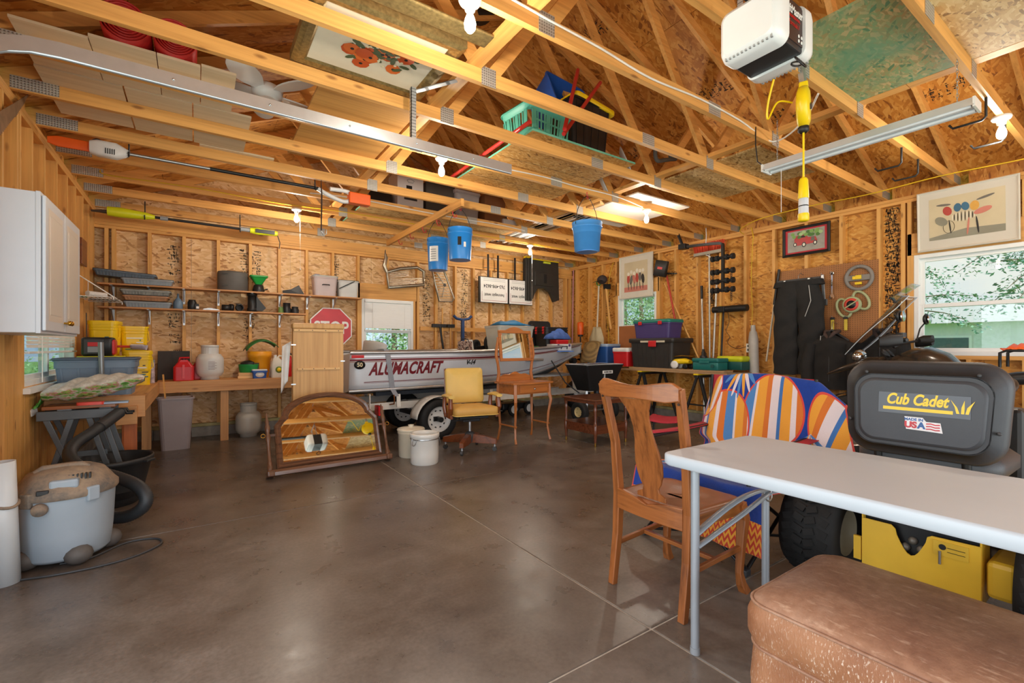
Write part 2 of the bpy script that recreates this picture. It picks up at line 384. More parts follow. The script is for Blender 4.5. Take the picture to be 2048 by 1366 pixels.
for sgn in (-1, 1):
    L = (XR-XM+.45)*sl; rows = [0, 1.22, 2.44, 3.66, L]
    for i in range(4):
        off = 1.22 if i % 2 else 0
        ys = [FR-.2]+[y for y in [FR-.2+off+2.44*q for q in range(1, 5)] if y < D+.1]+[D+.12]
        for y0, y1 in zip(ys, ys[1:]):
            mbx = MB().b2((rows[i]+.002, y0+.002, 0), (rows[i+1]-.002, y1-.002, .012))
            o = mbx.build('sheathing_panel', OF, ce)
            xx = XM+sgn*(XR-XM+.45); ang = math.atan(PIT)
            if sgn < 0: o.location = (xx, 0, zroof(xx)); o.rotation_euler = (0, -ang, 0)
            else: o.location = (xx, 0, zroof(xx)); o.rotation_euler = (0, -ang, PI); o.location.y = y0+y1
for sgn in (-1, 1):
    L = (XR-XM+.45)*sl; o = MB().b2((0, FR-.25, .0125), (L, D+.17, .016)).build('roof_light_block', mat('light_block_dark', '#2E2A26', .9, 0, .1), ce); xx = XM+sgn*(XR-XM+.45); ang = math.atan(PIT); o.location = (xx, 0, zroof(xx)); o.rotation_euler = (0, -ang, 0) if sgn < 0 else (0, -ang, PI)  # unseen dark sheet added above the panels to stop sun at the seams
    if sgn > 0: o.location.y = (FR-.25)+(D+.17)
# printing on the roof boards
def stamp(parent, plane, c, w, h_, seed, name='printed_stamp', rows=6):
    """a column of smeared mill printing: many short strokes"""
    r = random.Random(seed); mb = MB(); n = int(rows*max(3, w/.02))
    for q in range(n):
        a, b = r.uniform(-w/2, w/2), (r.randrange(rows)+.5)/rows*h_-h_/2+r.uniform(-.01, .01)
        s1, s2 = r.choice(((.007, r.uniform(.012, .04)), (r.uniform(.012, .04), .007)))
        if plane == 'y': mb.box((c[0]+a, c[1], c[2]+b), (s1, .001, s2))
        elif plane == 'x': mb.box((c[0], c[1]+a, c[2]+b), (.001, s1, s2))
        else: mb.box((a, b, -.001), (s1, s2, .001))
    o = mb.build(name, INK, parent); o['kind'] = 'stuff'; return o
for k, (x, y) in enumerate(((4.3, 2.3), (4.6, 2.9), (5.2, 2.4), (3.4, 3.4), (4.9, 4.1), (3.6, 1.7), (5.6, 1.2))):
    o = stamp(ce, 'z', (0, 0, 0), .16, .42, k, rows=8); o.location = (x, y, zroof(x)-.001); o.rotation_euler = (0, math.atan(PIT), .0)
# ---------------------------------------------------------------- walls
def rects(a0, a1, z0, z1, seams, ops):
    out = []; cuts = sorted({a0, a1} | {s for s in seams if a0 < s < a1} | {e for o in ops for e in o[:2] if a0 < e < a1})
    for p, q in zip(cuts, cuts[1:]):
        m = (p+q)/2; op = [o for o in ops if o[0] < m < o[1]]
        if op:
            if op[0][2] > z0: out.append((p, q, z0, op[0][2]))
            if op[0][3] < z1: out.append((p, q, op[0][3], z1))
        else: out.append((p, q, z0, z1))
    return out
def wall(name, axis, plane, sgn, a0, a1, zp, studs, ops, osbm, seam0, top=None, curb=True, lum=LZ):
    """axis 'x': wall lies in a Y plane; sgn: +1 when the outside is towards +"""
    w = struct(name)
    def bx(A0, A1, z0, z1, d0, d1):
        n0, n1 = sorted((plane+sgn*d0, plane+sgn*d1))
        return MB().b2((A0, n0, z0), (A1, n1, z1)) if axis == 'x' else MB().b2((n0, A0, z0), (n1, A1, z1))
    lh = LX if axis == 'x' else LY
    zc = .13 if curb else 0
    doors = [o for o in ops if o[2] < .1]
    for p, q, z0, z1 in rects(a0-.1, a1+.1, 0, (top or zp+.076), [seam0+1.22*k for k in range(-9, 10)], ops):
        bx(p+.0015, q-.0015, z0, z1, .089, .102).build('sheathing_panel', osbm, w)
    for p, q, z0, z1 in rects(a0-.1, a1+.1, 0, (top or zp+.076), [], ops): bx(p, q, z0, z1, .1025, .106).build('wall_light_block', WHITE, w)  # unseen sheet added outside the panels against light through their seams
    if curb:
        for p, q, z0, z1 in rects(a0, a1, 0, zc, [seam0+.4*k for k in range(-30, 30)], doors):
            bx(p+.002, q-.002, 0, zc, -.03, .089).build('curb_block', CURB, w, bevel=.004)
    for p, q, z0, z1 in rects(a0, a1, zc, zc+.038, [], doors): bx(p, q, zc, zc+.038, 0, .089).build('sole_plate', mat('treated_lumber', '#A8A070', .7, 0, .2, 12), w)
    bx(a0-.09, a1+.09, zp, zp+.037, 0, .089).build('top_plate', lh, w, bevel=.002, seg=1)
    bx(a0-.09, a1+.09, zp+.039, zp+.076, .001, .089).build('top_plate', lh, w, bevel=.002, seg=1)
    for s in studs:
        zz = [(zc+.038, zp)]
        for o in ops:
            if o[0] < s < o[1]: zz = ([(zc+.038, o[2]-.04)] if o[2] > .3 else [])+[(o[3]+.25, zp)]
        for z0, z1 in zz:
            if z1-z0 > .06: bx(s-.019, s+.019, z0, z1, 0, .089).build('stud', lum, w)
    for o in ops:
        if o[3]-o[2] > 1.9: bx(o[0]-.05, o[1]+.05, o[3], o[3]+.25, 0, .089).build('header', lh, w); continue
        bx(o[0]-.06, o[1]+.06, o[3]+.0, o[3]+.25, .0, .089).build('header', lh, w, bevel=.003, seg=1)
        bx(o[0]-.06, o[1]+.06, o[2]-.04, o[2], 0, .089).build('sill_plate', lh, w)
        for e in (o[0]-.02, o[1]+.02):
            bx(e-.019, e+.019, zc+.038, o[3], 0.001, .089).build('stud', lum, w)
    return w, bx
BST = [-.92, -.853, -.501, -.139, .247, .632, 1.004, 1.379, 1.756, 2.15, 2.63, 3.17, 3.52, 3.90, 4.28, 4.66, 5.04, 5.42, 5.80, 6.15, 6.55, 6.67]
wb, bxb = wall('wall_back', 'x', D, 1, XL, XR, ZB, BST, [(2.2, 3.08, .93, 1.99)], OB, -.06)
# gable above the back wall
MB().prism([(XL-.3, ZB+.08), (XR+.3, ZB+.08), (XR+.3, zroof(XR+.3)), (XM, zroof(XM)), (XL-.3, zroof(XL-.3))], 0, .012, TR(0, D+.115, 0, PI/2)).build('gable_panel', OB, wb)
bxb(XL, XR, ZB+.078, ZB+.20, .005, .04).build('gable_board', LX, wb)
bxb(3.2, 4.6, 1.49, 1.56, -.02, .0).build('tool_rail', LX, wb)
for k, (x, z, hh) in enumerate(((-.25, 2.36, .40), (-.24, 2.07, .07), (-.25, 1.55, .2), (-.24, 1.32, .14), (-.22, 1.15, .06), (.58, 2.35, .5), (.70, 2.4, .4), (.62, 1.5, .4), (1.80, 2.35, .6), (4.12, 2.2, .9), (4.10, 1.5, .7), (3.36, 2.1, .9), (5.1, 2.2, .6))):
    stamp(wb, 'y', (x, D+.087, z), .13, hh, 50+k, rows=int(hh*26))
RST = [7.4, 7.0, 6.62, 6.25, 5.245, 4.912, 4.495, 4.09, 3.70, 3.291, 2.87, 2.466, 2.078, 1.847, 1.79, 1.3, .9, .4, .0, -.4, -.8, -1.2, -1.6, -2., -2.4, -2.8]
wr, bxr = wall('wall_right', 'y', XR, 1, FR, D, ZS, RST, [(5.30, 6.20, 1.0, 2.19), (.42, 1.75, 1.11, 2.24)], OR, 1.2)
for k, (y, z, hh) in enumerate(((1.97, 2.5, .7), (1.97, 1.75, .9), (1.97, 1.3, .5), (3.22, 2.05, .3), (6.55, 1.9, .8), (4.3, 2.0, .3))):
    o = stamp(wr, 'x', (XR+.086, y, z), .13 if k < 3 else .12, hh, 80+k, rows=int(hh*(58 if k < 3 else 40)))
LST = [D-.02, D-.06, 7.2, 6.85, 6.47, 6.1, 5.7, 5.3, 4.95, 4.66, 4.6, 4.3, 4.0, 3.65, 3.3, 2.95, 2.8]
wl, bxl = wall('wall_left', 'y', XL, -1, FR, D, ZS, LST, [(4.70, 6.42, .91, 1.95), (-2.2, 2.75, 0, 2.25)], OR, 1.9)
wf, bxf = wall('wall_front', 'x', FR, -1, XL, XR, ZB, [XL+.02, -.7, 6.3, 6.6], [(-.5, 6.1, 0, 2.4)], OB, 0, curb=False)
MB().prism([(XL-.3, ZB+.08), (XR+.3, ZB+.08), (XR+.3, zroof(XR+.3)), (XM, zroof(XM)), (XL-.3, zroof(XL-.3))], 0, .012, TR(0, FR-.1, 0, PI/2)).build('gable_panel', OB, wf)
# boards over the lower left wall beside and under the window
for k in range(5): bxl(4.28+k*.083, 4.36+k*.083, .17, 1.9, -.012, 0).build('lining_board', LZ, wl)
for k in range(17): bxl(4.71+k*.1, 4.806+k*.1, .17, .86, -.012, 0).build('lining_board', LZ, wl)
bxl(4.66, 6.46, .865, .905, -.05, .03).build('window_stool', WHITE, wl)
# blocking between the truss heels, along the side walls
for w_, bx_, xw in ((wr, bxr, XR), (wl, bxl, XL)):
    for k in range(-6, 10):
        y = Y0T+DYT*k
        if y < FR+.1: continue
        bx_(y+.03, y+DYT-.05-(k % 3)*.02, ZS+.076, ZS+.076+.13, .045, .06).build('blocking', OF if xw > 0 else OR, w_)
# ---------------------------------------------------------------- windows
def window(name, axis, plane, sgn, a0, a1, z0, z1, split='h', zmid=None):
    w = struct(name)
    def bx(A0, A1, zz0, zz1, d0, d1):
        n0, n1 = sorted((plane+sgn*d0, plane+sgn*d1))
        return ((A0, n0, zz0), (A1, n1, zz1)) if axis == 'x' else ((n0, A0, zz0), (n1, A1, zz1))
    def ringf(A0, A1, zz0, zz1, t, d0, d1, nm):
        mb = MB()
        for q in ((A0, A0+t, zz0, zz1), (A1-t, A1, zz0, zz1), (A0+t, A1-t, zz0, zz0+t), (A0+t, A1-t, zz1-t, zz1)): mb.b2(*bx(*q, d0, d1))
        return mb.build(nm, VINYL, w, bevel=.003, seg=1)
    ringf(a0, a1, z0, z1, .045, .0, .11, 'window_frame')
    zm = zmid or (z0+z1)/2
    if split == 'h': S = [(a0+.04, a1-.04, z0+.04, zm+.022, .03, .06), (a0+.04, a1-.04, zm-.022, z1-.04, .062, .09)]
    else: am = (a0+a1)/2; S = [(a0+.04, am+.02, z0+.04, z1-.04, .03, .06), (am-.02, a1-.04, z0+.04, z1-.04, .062, .09)]
    for A0, A1, Z0, Z1, d0, d1 in S:
        s = ringf(A0, A1, Z0, Z1, .042, d0, d1, 'sash')
        MB().b2(*bx(A0+.042, A1-.042, Z0+.042, Z1-.042, (d0+d1)/2-.002, (d0+d1)/2+.002)).build('pane', GLASS, s)
    return w
window('window_1', 'x', D, 1, 2.2, 3.08, .93, 1.99)
window('window_2', 'y', XR, 1, 5.30, 6.20, 1.0, 2.19)
window('window_3', 'y', XR, 1, .42, 1.75, 1.11, 2.24, zmid=1.66)
window('window_4', 'y', XL, -1, 4.70, 6.42, .91, 1.95, split='v')
BLM = mat('blind_white', '#F2F3F1', .4, 0, .02)
def blind(label, axis, plane, a0, a1, ztop, zbot, rzflip=1, pitch=.021, tilt=.9):
    t = thing('window_blind', label, 'blind', ((a0+a1)/2, plane, ztop) if axis == 'x' else (plane, (a0+a1)/2, ztop), 0 if axis == 'x' else PI/2*rzflip)
    L = a1-a0-.02
    MB().box((0, 0, -.018), (L, .045, .036)).build('head_rail', BLM, t, bevel=.004)
    n = int((ztop-zbot-.06)/pitch); sm = None
    for k in range(n):
        if sm is None: sm = MB().box((0, 0, 0), (L, .001, .0235)).build('slat', BLM, t)
        o = sm if k == 0 else dup(sm, t)
        o.location = (0, 0, -.05-k*pitch); o.rotation_euler = (tilt-1.0, 0, 0)
    MB().box((0, 0, zbot-ztop+.01), (L, .03, .018)).build('bottom_rail', BLM, t, bevel=.003)
    mb = MB()
    for x in (-L*.35, L*.35): mb.cyl((x, -.016, -.03), (x, -.016, zbot-ztop), .0012, n=5).build('ladder_cord', BLM, t); mb = MB()
    MB().cyl((-L*.34, -.03, -.03), (-L*.34, -.032, zbot-ztop-.22), .0035, n=6).build('tilt_wand', BLM, t)
    return t
blind('white mini blind half lowered in the back wall window beside the stop sign', 'x', D-.005, 2.235, 3.045, 1.97, 1.47)
blind('white slatted blind over the low window under the white cabinet', 'y', XL+.01, 4.74, 6.38, 1.93, 1.15, pitch=.028)
# ---------------------------------------------------------------- outside
GR = mat('grass', '#6E9A4A', .9, 0, .3, 3)
g = MB().box((3, 5, -.3), (120, 120, .1)).build('ground', GR); g['kind'] = 'structure'
LEAF = [mat('leaf_a', '#93BE84', .6, 0, .3, 2), mat('leaf_b', '#ABCE9A', .6, 0, .25, 2), mat('leaf_c', '#7FAE7C', .6, 0, .3, 2)]
BARK = mat('bark', '#8C7C6A', .9, 0, .2, 20, .5)
def tree(label, x, y, hgt, rad, z0=1.5, n=2600, seed=0, group='trees outside the windows', leafs=.16):
    r = random.Random(seed); t = thing('tree', label, 'tree', (x, y, -.25), group=group)
    mb = MB().tube([(0, 0, 0), (.05, 0, hgt*.35), (-.03, .04, hgt*.7), (0, 0, hgt*.95)], [.09, .07, .05, .02], 8)
    for k in range(9):
        a = r.uniform(0, 2*PI); zz = r.uniform(z0*.7, hgt*.8)
        mb.tube([(0, 0, zz), (math.cos(a)*rad*.5, math.sin(a)*rad*.5, zz+.2), (math.cos(a)*rad*.9, math.sin(a)*rad*.9, zz+r.uniform(-.5, .2))], [.025, .015, .006], 5)
    mb.build('trunk', BARK, t)
    mb = MB()
    cl = [(r.uniform(-1, 1)*rad*.75, r.uniform(-1, 1)*rad*.75, r.uniform(z0, hgt)) for _ in range(34)]
    for k in range(n):
        c = r.choice(cl); s = rad*.3
        p = Vector((c[0]+r.gauss(0, s), c[1]+r.gauss(0, s), max(.4, c[2]+r.gauss(0, s*.7))))
        u = Vector((r.gauss(0, 1), r.gauss(0, 1), r.gauss(0, .7))).normalized(); w = u.cross(Vector((r.gauss(0, 1), r.gauss(0, 1), r.gauss(0, 1)))).normalized()
        L = leafs*r.uniform(.6, 1.3)
        mb.add([p, p+u*L*.5+w*L*.28, p+u*L, p+u*L*.5-w*L*.28], [(0, 1, 2, 3)], mi=r.randrange(3))
    o = mb.build('foliage', LEAF, t); o['kind'] = 'stuff'; return t
def spray_tree(label, x, y, hgt, rad, z0=1.5, n=2600, seed=0, group=None, leafs=.07):
    r = random.Random(seed); t = thing('tree', label, 'tree', (x, y, -.25), group=group)
    mb = MB().tube([(0, 0, 0), (.04, 0, hgt*.4), (-.03, .04, hgt*.7), (0, 0, hgt*.95)], [.08, .06, .04, .02], 8); lf = MB()
    for k in range(16):
        a = r.uniform(0, 2*PI); zz = r.uniform(z0+.3, hgt*.9); L = rad*r.uniform(.7, 1.25); dz = r.uniform(.25, .9)
        P = [Vector((math.cos(a+.2*q)*L*q, math.sin(a+.2*q)*L*q, zz+.25*q-dz*q*q)) for q in (0, .25, .5, .75, 1)]
        mb.tube(P, [.02, .016, .011, .007, .003], 5)
        for j in range(int(n/16)):
            q = r.uniform(.25, 1)*4; i = min(3, int(q)); c = P[i].lerp(P[i+1], q-i)+Vector((r.gauss(0, .10), r.gauss(0, .10), r.gauss(-.03, .06)))
            u = Vector((r.gauss(0, 1), r.gauss(0, 1), r.gauss(-.3, .4))).normalized(); w = u.cross(Vector((r.gauss(0, 1), r.gauss(0, 1), r.gauss(0, 1)))).normalized(); l_ = leafs*r.uniform(.6, 1.3)
            lf.add([c, c+u*l_*.5+w*l_*.22, c+u*l_, c+u*l_*.5-w*l_*.22], [(0, 1, 2, 3)], mi=r.randrange(3))
    mb.build('trunk', BARK, t); o = lf.build('foliage', [mat('spray_a', '#6FA08A', .6, 0, .2, 2), mat('spray_b', '#8CB89C', .6, 0, .2, 2), mat('spray_c', '#5E8E74', .6, 0, .2, 2)], t); o['kind'] = 'stuff'; return t
for k, (x, y, hh, rr) in enumerate(((1.2, 11.8, 6, 1.5), (4.4, 12.2, 5.5, 1.6), (8.3, 14.5, 7, 1.8), (-2.6, 17, 7, 1.8))):
    tree('leafy green tree behind the garage, %s seen through the back window' % ('left one', 'middle one', 'right one', 'farthest one')[k], x, y, hh, rr, .5, 6000, k, 'trees behind the garage', .11)
for k, (x, y, hh, rr) in enumerate(((11.2, 7.6, 6, 1.35), (12.6, 10.6, 6.5, 1.5), (15.5, 13.9, 7, 1.6))):
    tree('bushy green tree outside the small right wall window, %s from it' % ('nearest', 'second', 'farthest')[k], x, y, hh, rr, .6, 6000, 20+k, 'trees outside the small window', .11)
spray_tree('loose branched tree outside the large right window with hanging sprays', 10.6, .9, 5.2, 1.25, 1.7, 2600, 41, None, .07)
spray_tree('pale green tree at the far side of the large right window', 13.6, 3.6, 6, 1.2, 1.9, 2600, 44, None, .08)
for k, (y, hh) in enumerate(((5.9, 5), (8.9, 6), (2.9, 5.5))):
    tree('green tree outside the slatted window on the left wall, %s of three' % ('middle', 'farthest', 'nearest')[k], -6.5, y, hh, 1.0, .3, 3000, 60+k, 'trees outside the left window', .11)
hs = thing('neighbour_house', 'pale house with a low roof across the yard beyond the large right window', 'house', (30, 6.5, -.25))
SID = mat('siding', '#D9DCD8', .7, 0, .05)
MB().b2((0, -7, 0), (6, 7, 2.6)).build('wall', SID, hs)
MB().prism([(-.5, 2.6), (6.5, 2.6), (3, 3.9)], -7.4, 7.4, TR(0, 0, 0, PI/2)).build('roof', mat('roof_shingle', '#B9BAB6', .9, 0, .2, 40), hs)
for y in (-4, 0, 4): f_ = MB().b2((-.04, y-.8, .9), (.02, y+.8, 2.0)).build('window', VINYL, hs); MB().b2((-.06, y-.7, 1.0), (-.04, y+.7, 1.9)).build('pane', mat('house_pane', '#5E6B70', .1), f_)
# ================================================================ foreground furniture
OAK = lambda ax: wood('oak_%s' % 'xyz'[ax], '#9A5A2A', '#653514', ax, 1.6, .38, .25, False, .7)
# ---- white folding table
TBL = mat('table_plastic', '#BEC6CE', .42, 0, .03, 3)
TGR = mat('table_leg_grey', '#9BA1A8', .35, .3, .05)
t = thing('folding_table', 'long white plastic folding table with grey steel legs', 'table', (1.88, .302, 0))
def rr_slab(w, d, z0, z1, r, e, M=None, n=6):
    mb = MB(); R_ = lambda o, z: [(x, y, z) for x, y in rrect(w-2*o, d-2*o, max(.005, r-o), n)]
    return mb.ring_loft([R_(e, z0), R_(0, z0+e), R_(0, z1-e), R_(e*.3, z1-e*.3), R_(e, z1)], True, False, 0, True, M)
rr_slab(.67, 1.806, .729, .775, .05, .009).build('tabletop', TBL, t)
LEGT = []
for sy in (1, -1):
    y = sy*.788
    for x in (-.265, .27):
        o = MB().cyl((x, y, 0), (x, y, .73), .0165, n=14).build('leg', TGR, t)
        MB().cyl((x, y, 0), (x, y, .025), .019, n=14).build('foot_cap', GREY, o)
    MB().tube([(-.262, y-.005, .47)]+[(-.26+.52*k/10, y-.005, .47+.085*math.sin(PI*min(1, k/10*.62))) for k in range(1, 10)]+[(.27, y-.005, .55)], .017, 6, sq=(1, .35)).build('cross_brace', TGR, t)
    MB().tube([(-.262, y-.01, .42), (0, y-.03*sy-.01, .50), (.27, y-.02*sy, .54)], .014, 6, sq=(1, .4)).build('cross_brace', TGR, t)
    MB().bar((.27, y-.02*sy, .535), (.2, y-sy*.42, .722), .028, .008).build('folding_stay', TGR, t)
    MB().tube([(.27+.03*math.cos(a), y-.012+.006*math.sin(a), .53+.03*math.sin(a)) for a in [2*PI*k/12 for k in range(12)]], .0035, 6, True).build('lock_ring', STEEL, t)
# ---- oak dining chair
t = thing('dining_chair', 'oak dining chair with a vase shaped splat, at the corner of the white table', 'chair', (1.985, 1.447, 0))
pp = lambda y: [(-.235, y, 0), (-.20, y, .25), (-.19, y, .46), (-.212, y*1.02, .72), (-.285, y*1.10, 1.02)]
for y in (-.205, .205):
    MB().tube(pp(y), [.024, .027, .029, .026, .024], 4, sm=False).build('back_post', OAK(2), t, bevel=.004)
    MB().tube([(.205, y*1.05, .44), (.232, y*1.05, .36), (.215, y*1.04, .22), (.205, y*1.03, .10), (.215, y*1.05, .045), (.238, y*1.08, 0)], [.032, .034, .025, .021, .026, .03], 4, sm=False).build('leg', OAK(2), t, bevel=.004)
    MB().bar((-.19, y, .43), (.21, y*1.04, .415), .024, .06).build('side_rail', OAK(0), t, bevel=.003)
    MB().bar((-.2, y, .20), (.205, y*1.03, .22), .02, .024).build('stretcher', OAK(0), t, bevel=.003)
    for zz in (.955, 1.0): MB().cyl((-.30-(1-zz)*-.2, y*1.09, zz), (-.25-(1-zz)*-.2, y*1.09, zz), .006, n=8).build('peg', mat('peg_dark', '#3A2312', .6), t)
MB().bar((.01, -.205, .21), (.01, .205, .21), .024, .02).build('stretcher', OAK(1), t, bevel=.003)
mb = MB(); rings = []
for k in range(17):
    s = -1+2*k/16; y = s*.232; bow = -.03*(1-s*s); x = -.292+bow
    zt = 1.038+.012*math.cos(s*PI)*-1*(1 if abs(s) < .8 else 1)-(.022*max(0, abs(s)-.86)/.14); zb = .948+.018*(1-abs(s))**.5-.0-(0 if abs(s) < .8 else -.02*(abs(s)-.8)/.2)
    rings.append([Vector((x-.012, y, zb)), Vector((x+.012, y, zb)), Vector((x+.010, y, zt)), Vector((x-.010, y, zt))])
mb.ring_loft(rings, sm=False).build('crest_rail', OAK(1), t, bevel=.005)
rings = []
for z, w in ((.475, .17), (.495, .165), (.51, .10), (.53, .088), (.555, .12), (.60, .150), (.65, .158), (.70, .145), (.76, .118), (.82, .104), (.87, .108), (.91, .13), (.94, .165), (.962, .185)):
    q = (z-.475)/.487; x = -.185-.03*q-.095*q*q
    rings.append([Vector((x-.006, -w/2, z)), Vector((x+.006, -w/2, z)), Vector((x+.006, w/2, z)), Vector((x-.006, w/2, z))])
sp = MB().ring_loft(rings, sm=False).build('splat', OAK(2), t, bevel=.003)
for s in (-1, 1):
    MB().add([(-.2815, s*.036, .955), (-.2815, s*.042, .955), (-.2475, s*.021, .80), (-.2475, s*.019, .80)], [(0, 1, 2, 3)]).build('slot', INK, sp, solid=.0135)
mb = MB(); RR = lambda o, z, dx=0: [(x+dx, y*(.96+.08*(x+.22)/.44), z) for x, y in rrect(.44-2*o, .45-2*o, .06, 4)]
mb.ring_loft([RR(.006, .44), RR(0, .452), RR(.004, .464), RR(.03, .468), RR(.10, .456), RR(.17, .452)], True)
mb.build('seat', mat('worn_leather', '#8A5536', .32, 0, .18, 9, .15, 60), t, loc=(.005, 0, 0))
rings = []
for k in range(11):
    s = -1+2*k/10; x = -.205-.012*(1-s*s); zt = .475-.03*(1-abs(s))**2+.01; zb = .385-.0*s
    rings.append([Vector((x-.012, s*.19, zb)), Vector((x+.012, s*.19, zb)), Vector((x+.012, s*.19, zt)), Vector((x-.012, s*.19, zt))])
MB().ring_loft(rings, sm=False).build('back_rail', OAK(1), t, bevel=.004)
MB().bar((.215, -.2, .415), (.215, .2, .415), .06, .024).build('front_rail', OAK(1), t, bevel=.003)
# ---- leather ottoman
N = NT('cracked_leather'); v = N.coord(rnd=False)
f = N.noise(v, 3, 6, .65); f2 = N.noise(v, 38, 6, .7); f3 = N.noise(N.coord((60, 14, 14), rnd=False), 1, 5, .7)
c = N.ramp(f, [(.3, '#8C6450'), (.5, '#A67C62'), (.7, '#BC9880')])
c = N.mix(c, N.ramp(f2, [(.35, (.72, .66, .62, 1)), (.6, (1, 1, 1, 1))]), .7, 'MULTIPLY')
c = N.mix(c, lin('#D9B79C'), N.ramp(f3, [(.56, (0, 0, 0, 1)), (.70, (.55, .55, .55, 1))]))
N.l(c, N.p.inputs['Base Color']); N.p.inputs['Roughness'].default_value = .42; N.bump(f2, .35, .006); CRL = N.m
N = NT('flaked_leather'); v = N.coord(rnd=False); f2 = N.noise(N.coord((200, 200, 70), (.5, .5, 0), rnd=False), 1, 4, .65); f = N.noise(v, 5, 5)
c = N.ramp(f, [(.3, '#8E5A3A'), (.6, '#AC7854')])
mm = N.n('Math', operation='MULTIPLY'); N.l(N.ramp(f2, [(.57, (0, 0, 0, 1)), (.64, (1, 1, 1, 1))]), mm.inputs[0]); N.l(N.ramp(N.noise(v, 4, 4), [(.4, (.1, .1, .1, 1)), (.6, (1, 1, 1, 1))]), mm.inputs[1])
N.l(N.mix(c, lin('#E3CDB8'), mm.outputs[0]), N.p.inputs['Base Color']); N.p.inputs['Roughness'].default_value = .5; N.bump(f2, .5, .006); FLK = N.m
t = thing('ottoman', 'brown leather ottoman with flaking sides and a crackled top', 'ottoman', (1.735, .22, 0))
OW, OL = .58, 1.16
R_ = lambda o, z, r=.07: [(x, y, z) for x, y in rrect(OW-2*o, OL-2*o, max(.01, r-o*.4), 6)]
MB().ring_loft([R_(.01, .03), R_(0, .05), R_(-.006, .15), R_(.002, .262)], True, False, 0, True).build('base', FLK, t)
MB().ring_loft([R_(.002, .262), R_(-.012, .30), R_(-.012, .36), R_(0, .395)], True, False, 0, True).build('cushion_band', FLK, t)
MB().ring_loft([R_(0, .394), R_(.004, .402), R_(.03, .418), R_(.09, .434), R_(.17, .442), R_(.25, .444)], True, False, 0, True).build('cushion_top', CRL, t)
for z, o in ((.262, 0), (.396, -.002)): MB().tube(R_(o, z), .0055, 6, True).build('piping', CRL, t)
for x in (-.24, .24):
    for y in (-.52, .52): MB().cyl((x, y, 0), (x, y, .04), .025, .03, 10).build('foot', BLACK, t)
# ---- folding camp chair under a beach towel
t = thing('camp_chair', 'folding camp chair with black tube legs under the beach towel', 'chair', (2.80, 1.64, 0))
TUBE = mat('black_tube', '#18191B', .4, .2)
for y in (-.33, .33):
    for a, b in (((-.42, y, .02), (.30, y, .46)), ((.28, y, .02), (-.40, y, .45)), ((.25, y, .30), (.36, y*1.05, 1.0)), ((-.40, y, .42), (-.36, y, .62)), ((-.36, y, .62), (.3, y, .64))):
        MB().cyl(a, b, .0105, n=8).build('leg' if a[2] < .05 else 'frame_tube', TUBE, t)
for a, b in (((-.42, -.33, .04), (.28, .33, .04)), ((-.42, .33, .04), (.28, -.33, .04)), ((-.42, -.33, .03), (-.40, .33, .45)), ((-.42, .33, .03), (-.40, -.33, .45))): MB().cyl(a, b, .009, n=8).build('cross_tube', TUBE, t)
for x, y in ((-.42, -.33), (-.42, .33), (.28, -.33), (.28, .33)): MB().box((x, y, .018), (.05, .035, .036)).build('foot', DGREY, t, bevel=.006)
RFAB = mat('red_fabric', '#B32B3C', .8, 0, .12, 40, .2)
MB().surf(lambda u, v: (-.38+.66*u, -.32+.64*v, .44-.05*math.sin(PI*u)*1-.03*math.sin(PI*v)), 8, 8).build('seat', RFAB, t, solid=.004)
MB().surf(lambda u, v: (.28+.08*u+.04*math.sin(PI*v), -.34+.68*v, .46+.54*u), 8, 8).build('backrest', RFAB, t, solid=.004)
for y in (-.36, .36): MB().surf(lambda u, v: (-.38+.68*u, y-.04+.08*v, .645-.012*math.sin(PI*u)), 6, 3).build('armrest', RFAB, t, solid=.006)
# towel: woven print of striped pineapples on blue
N = NT('beach_towel'); uvn = N.n('UVMap'); sp_ = N.n('SeparateXYZ'); N.l(uvn.outputs['UV'], sp_.inputs[0])
def stripes(ang, freq):
    m = N.n('Mapping'); m.inputs['Rotation'].default_value = (0, 0, ang); m.inputs['Scale'].default_value = (freq, freq, 1); N.l(uvn.outputs['UV'], m.inputs['Vector'])
    s = N.n('SeparateXYZ'); N.l(m.outputs['Vector'], s.inputs[0]); fr = N.n('Math', operation='FRACT'); N.l(s.outputs['X'], fr.inputs[0])
    r = N.n('ValToRGB'); r.color_ramp.interpolation = 'CONSTANT'; e = r.color_ramp.elements
    S = [(0, '#E9A23A'), (.16, '#D6752E'), (.24, '#E4D8DC'), (.38, '#3F74B8'), (.44, '#E9A23A'), (.60, '#E4D8DC'), (.68, '#D6752E'), (.80, '#4F86C4'), (.96, '#E4D8DC')]
    while len(e) < len(S): e.new(.5)
    for k, (p_, c_) in enumerate(S): e[k].position = p_; e[k].color = lin(c_)
    N.l(fr.outputs[0], r.inputs['Fac']); return r.outputs['Color']
def ell(cx, cy, rx, ry, ang=0):
    m = N.n('Mapping', vector_type='TEXTURE'); m.inputs['Location'].default_value = (cx, cy, 0); m.inputs['Rotation'].default_value = (0, 0, ang); m.inputs['Scale'].default_value = (rx, ry, 1)
    N.l(uvn.outputs['UV'], m.inputs['Vector']); fl_ = N.n('VectorMath', operation='MULTIPLY'); fl_.inputs[1].default_value = (1, 1, 0); N.l(m.outputs[0], fl_.inputs[0])
    ln = N.n('VectorMath', operation='LENGTH'); N.l(fl_.outputs[0], ln.inputs[0]); return ln.outputs['Value']
c = lin('#17409F'); nv = N.noise(uvn.outputs['UV'], 60, 2)
c = N.mix(c, lin('#123A8E'), nv)
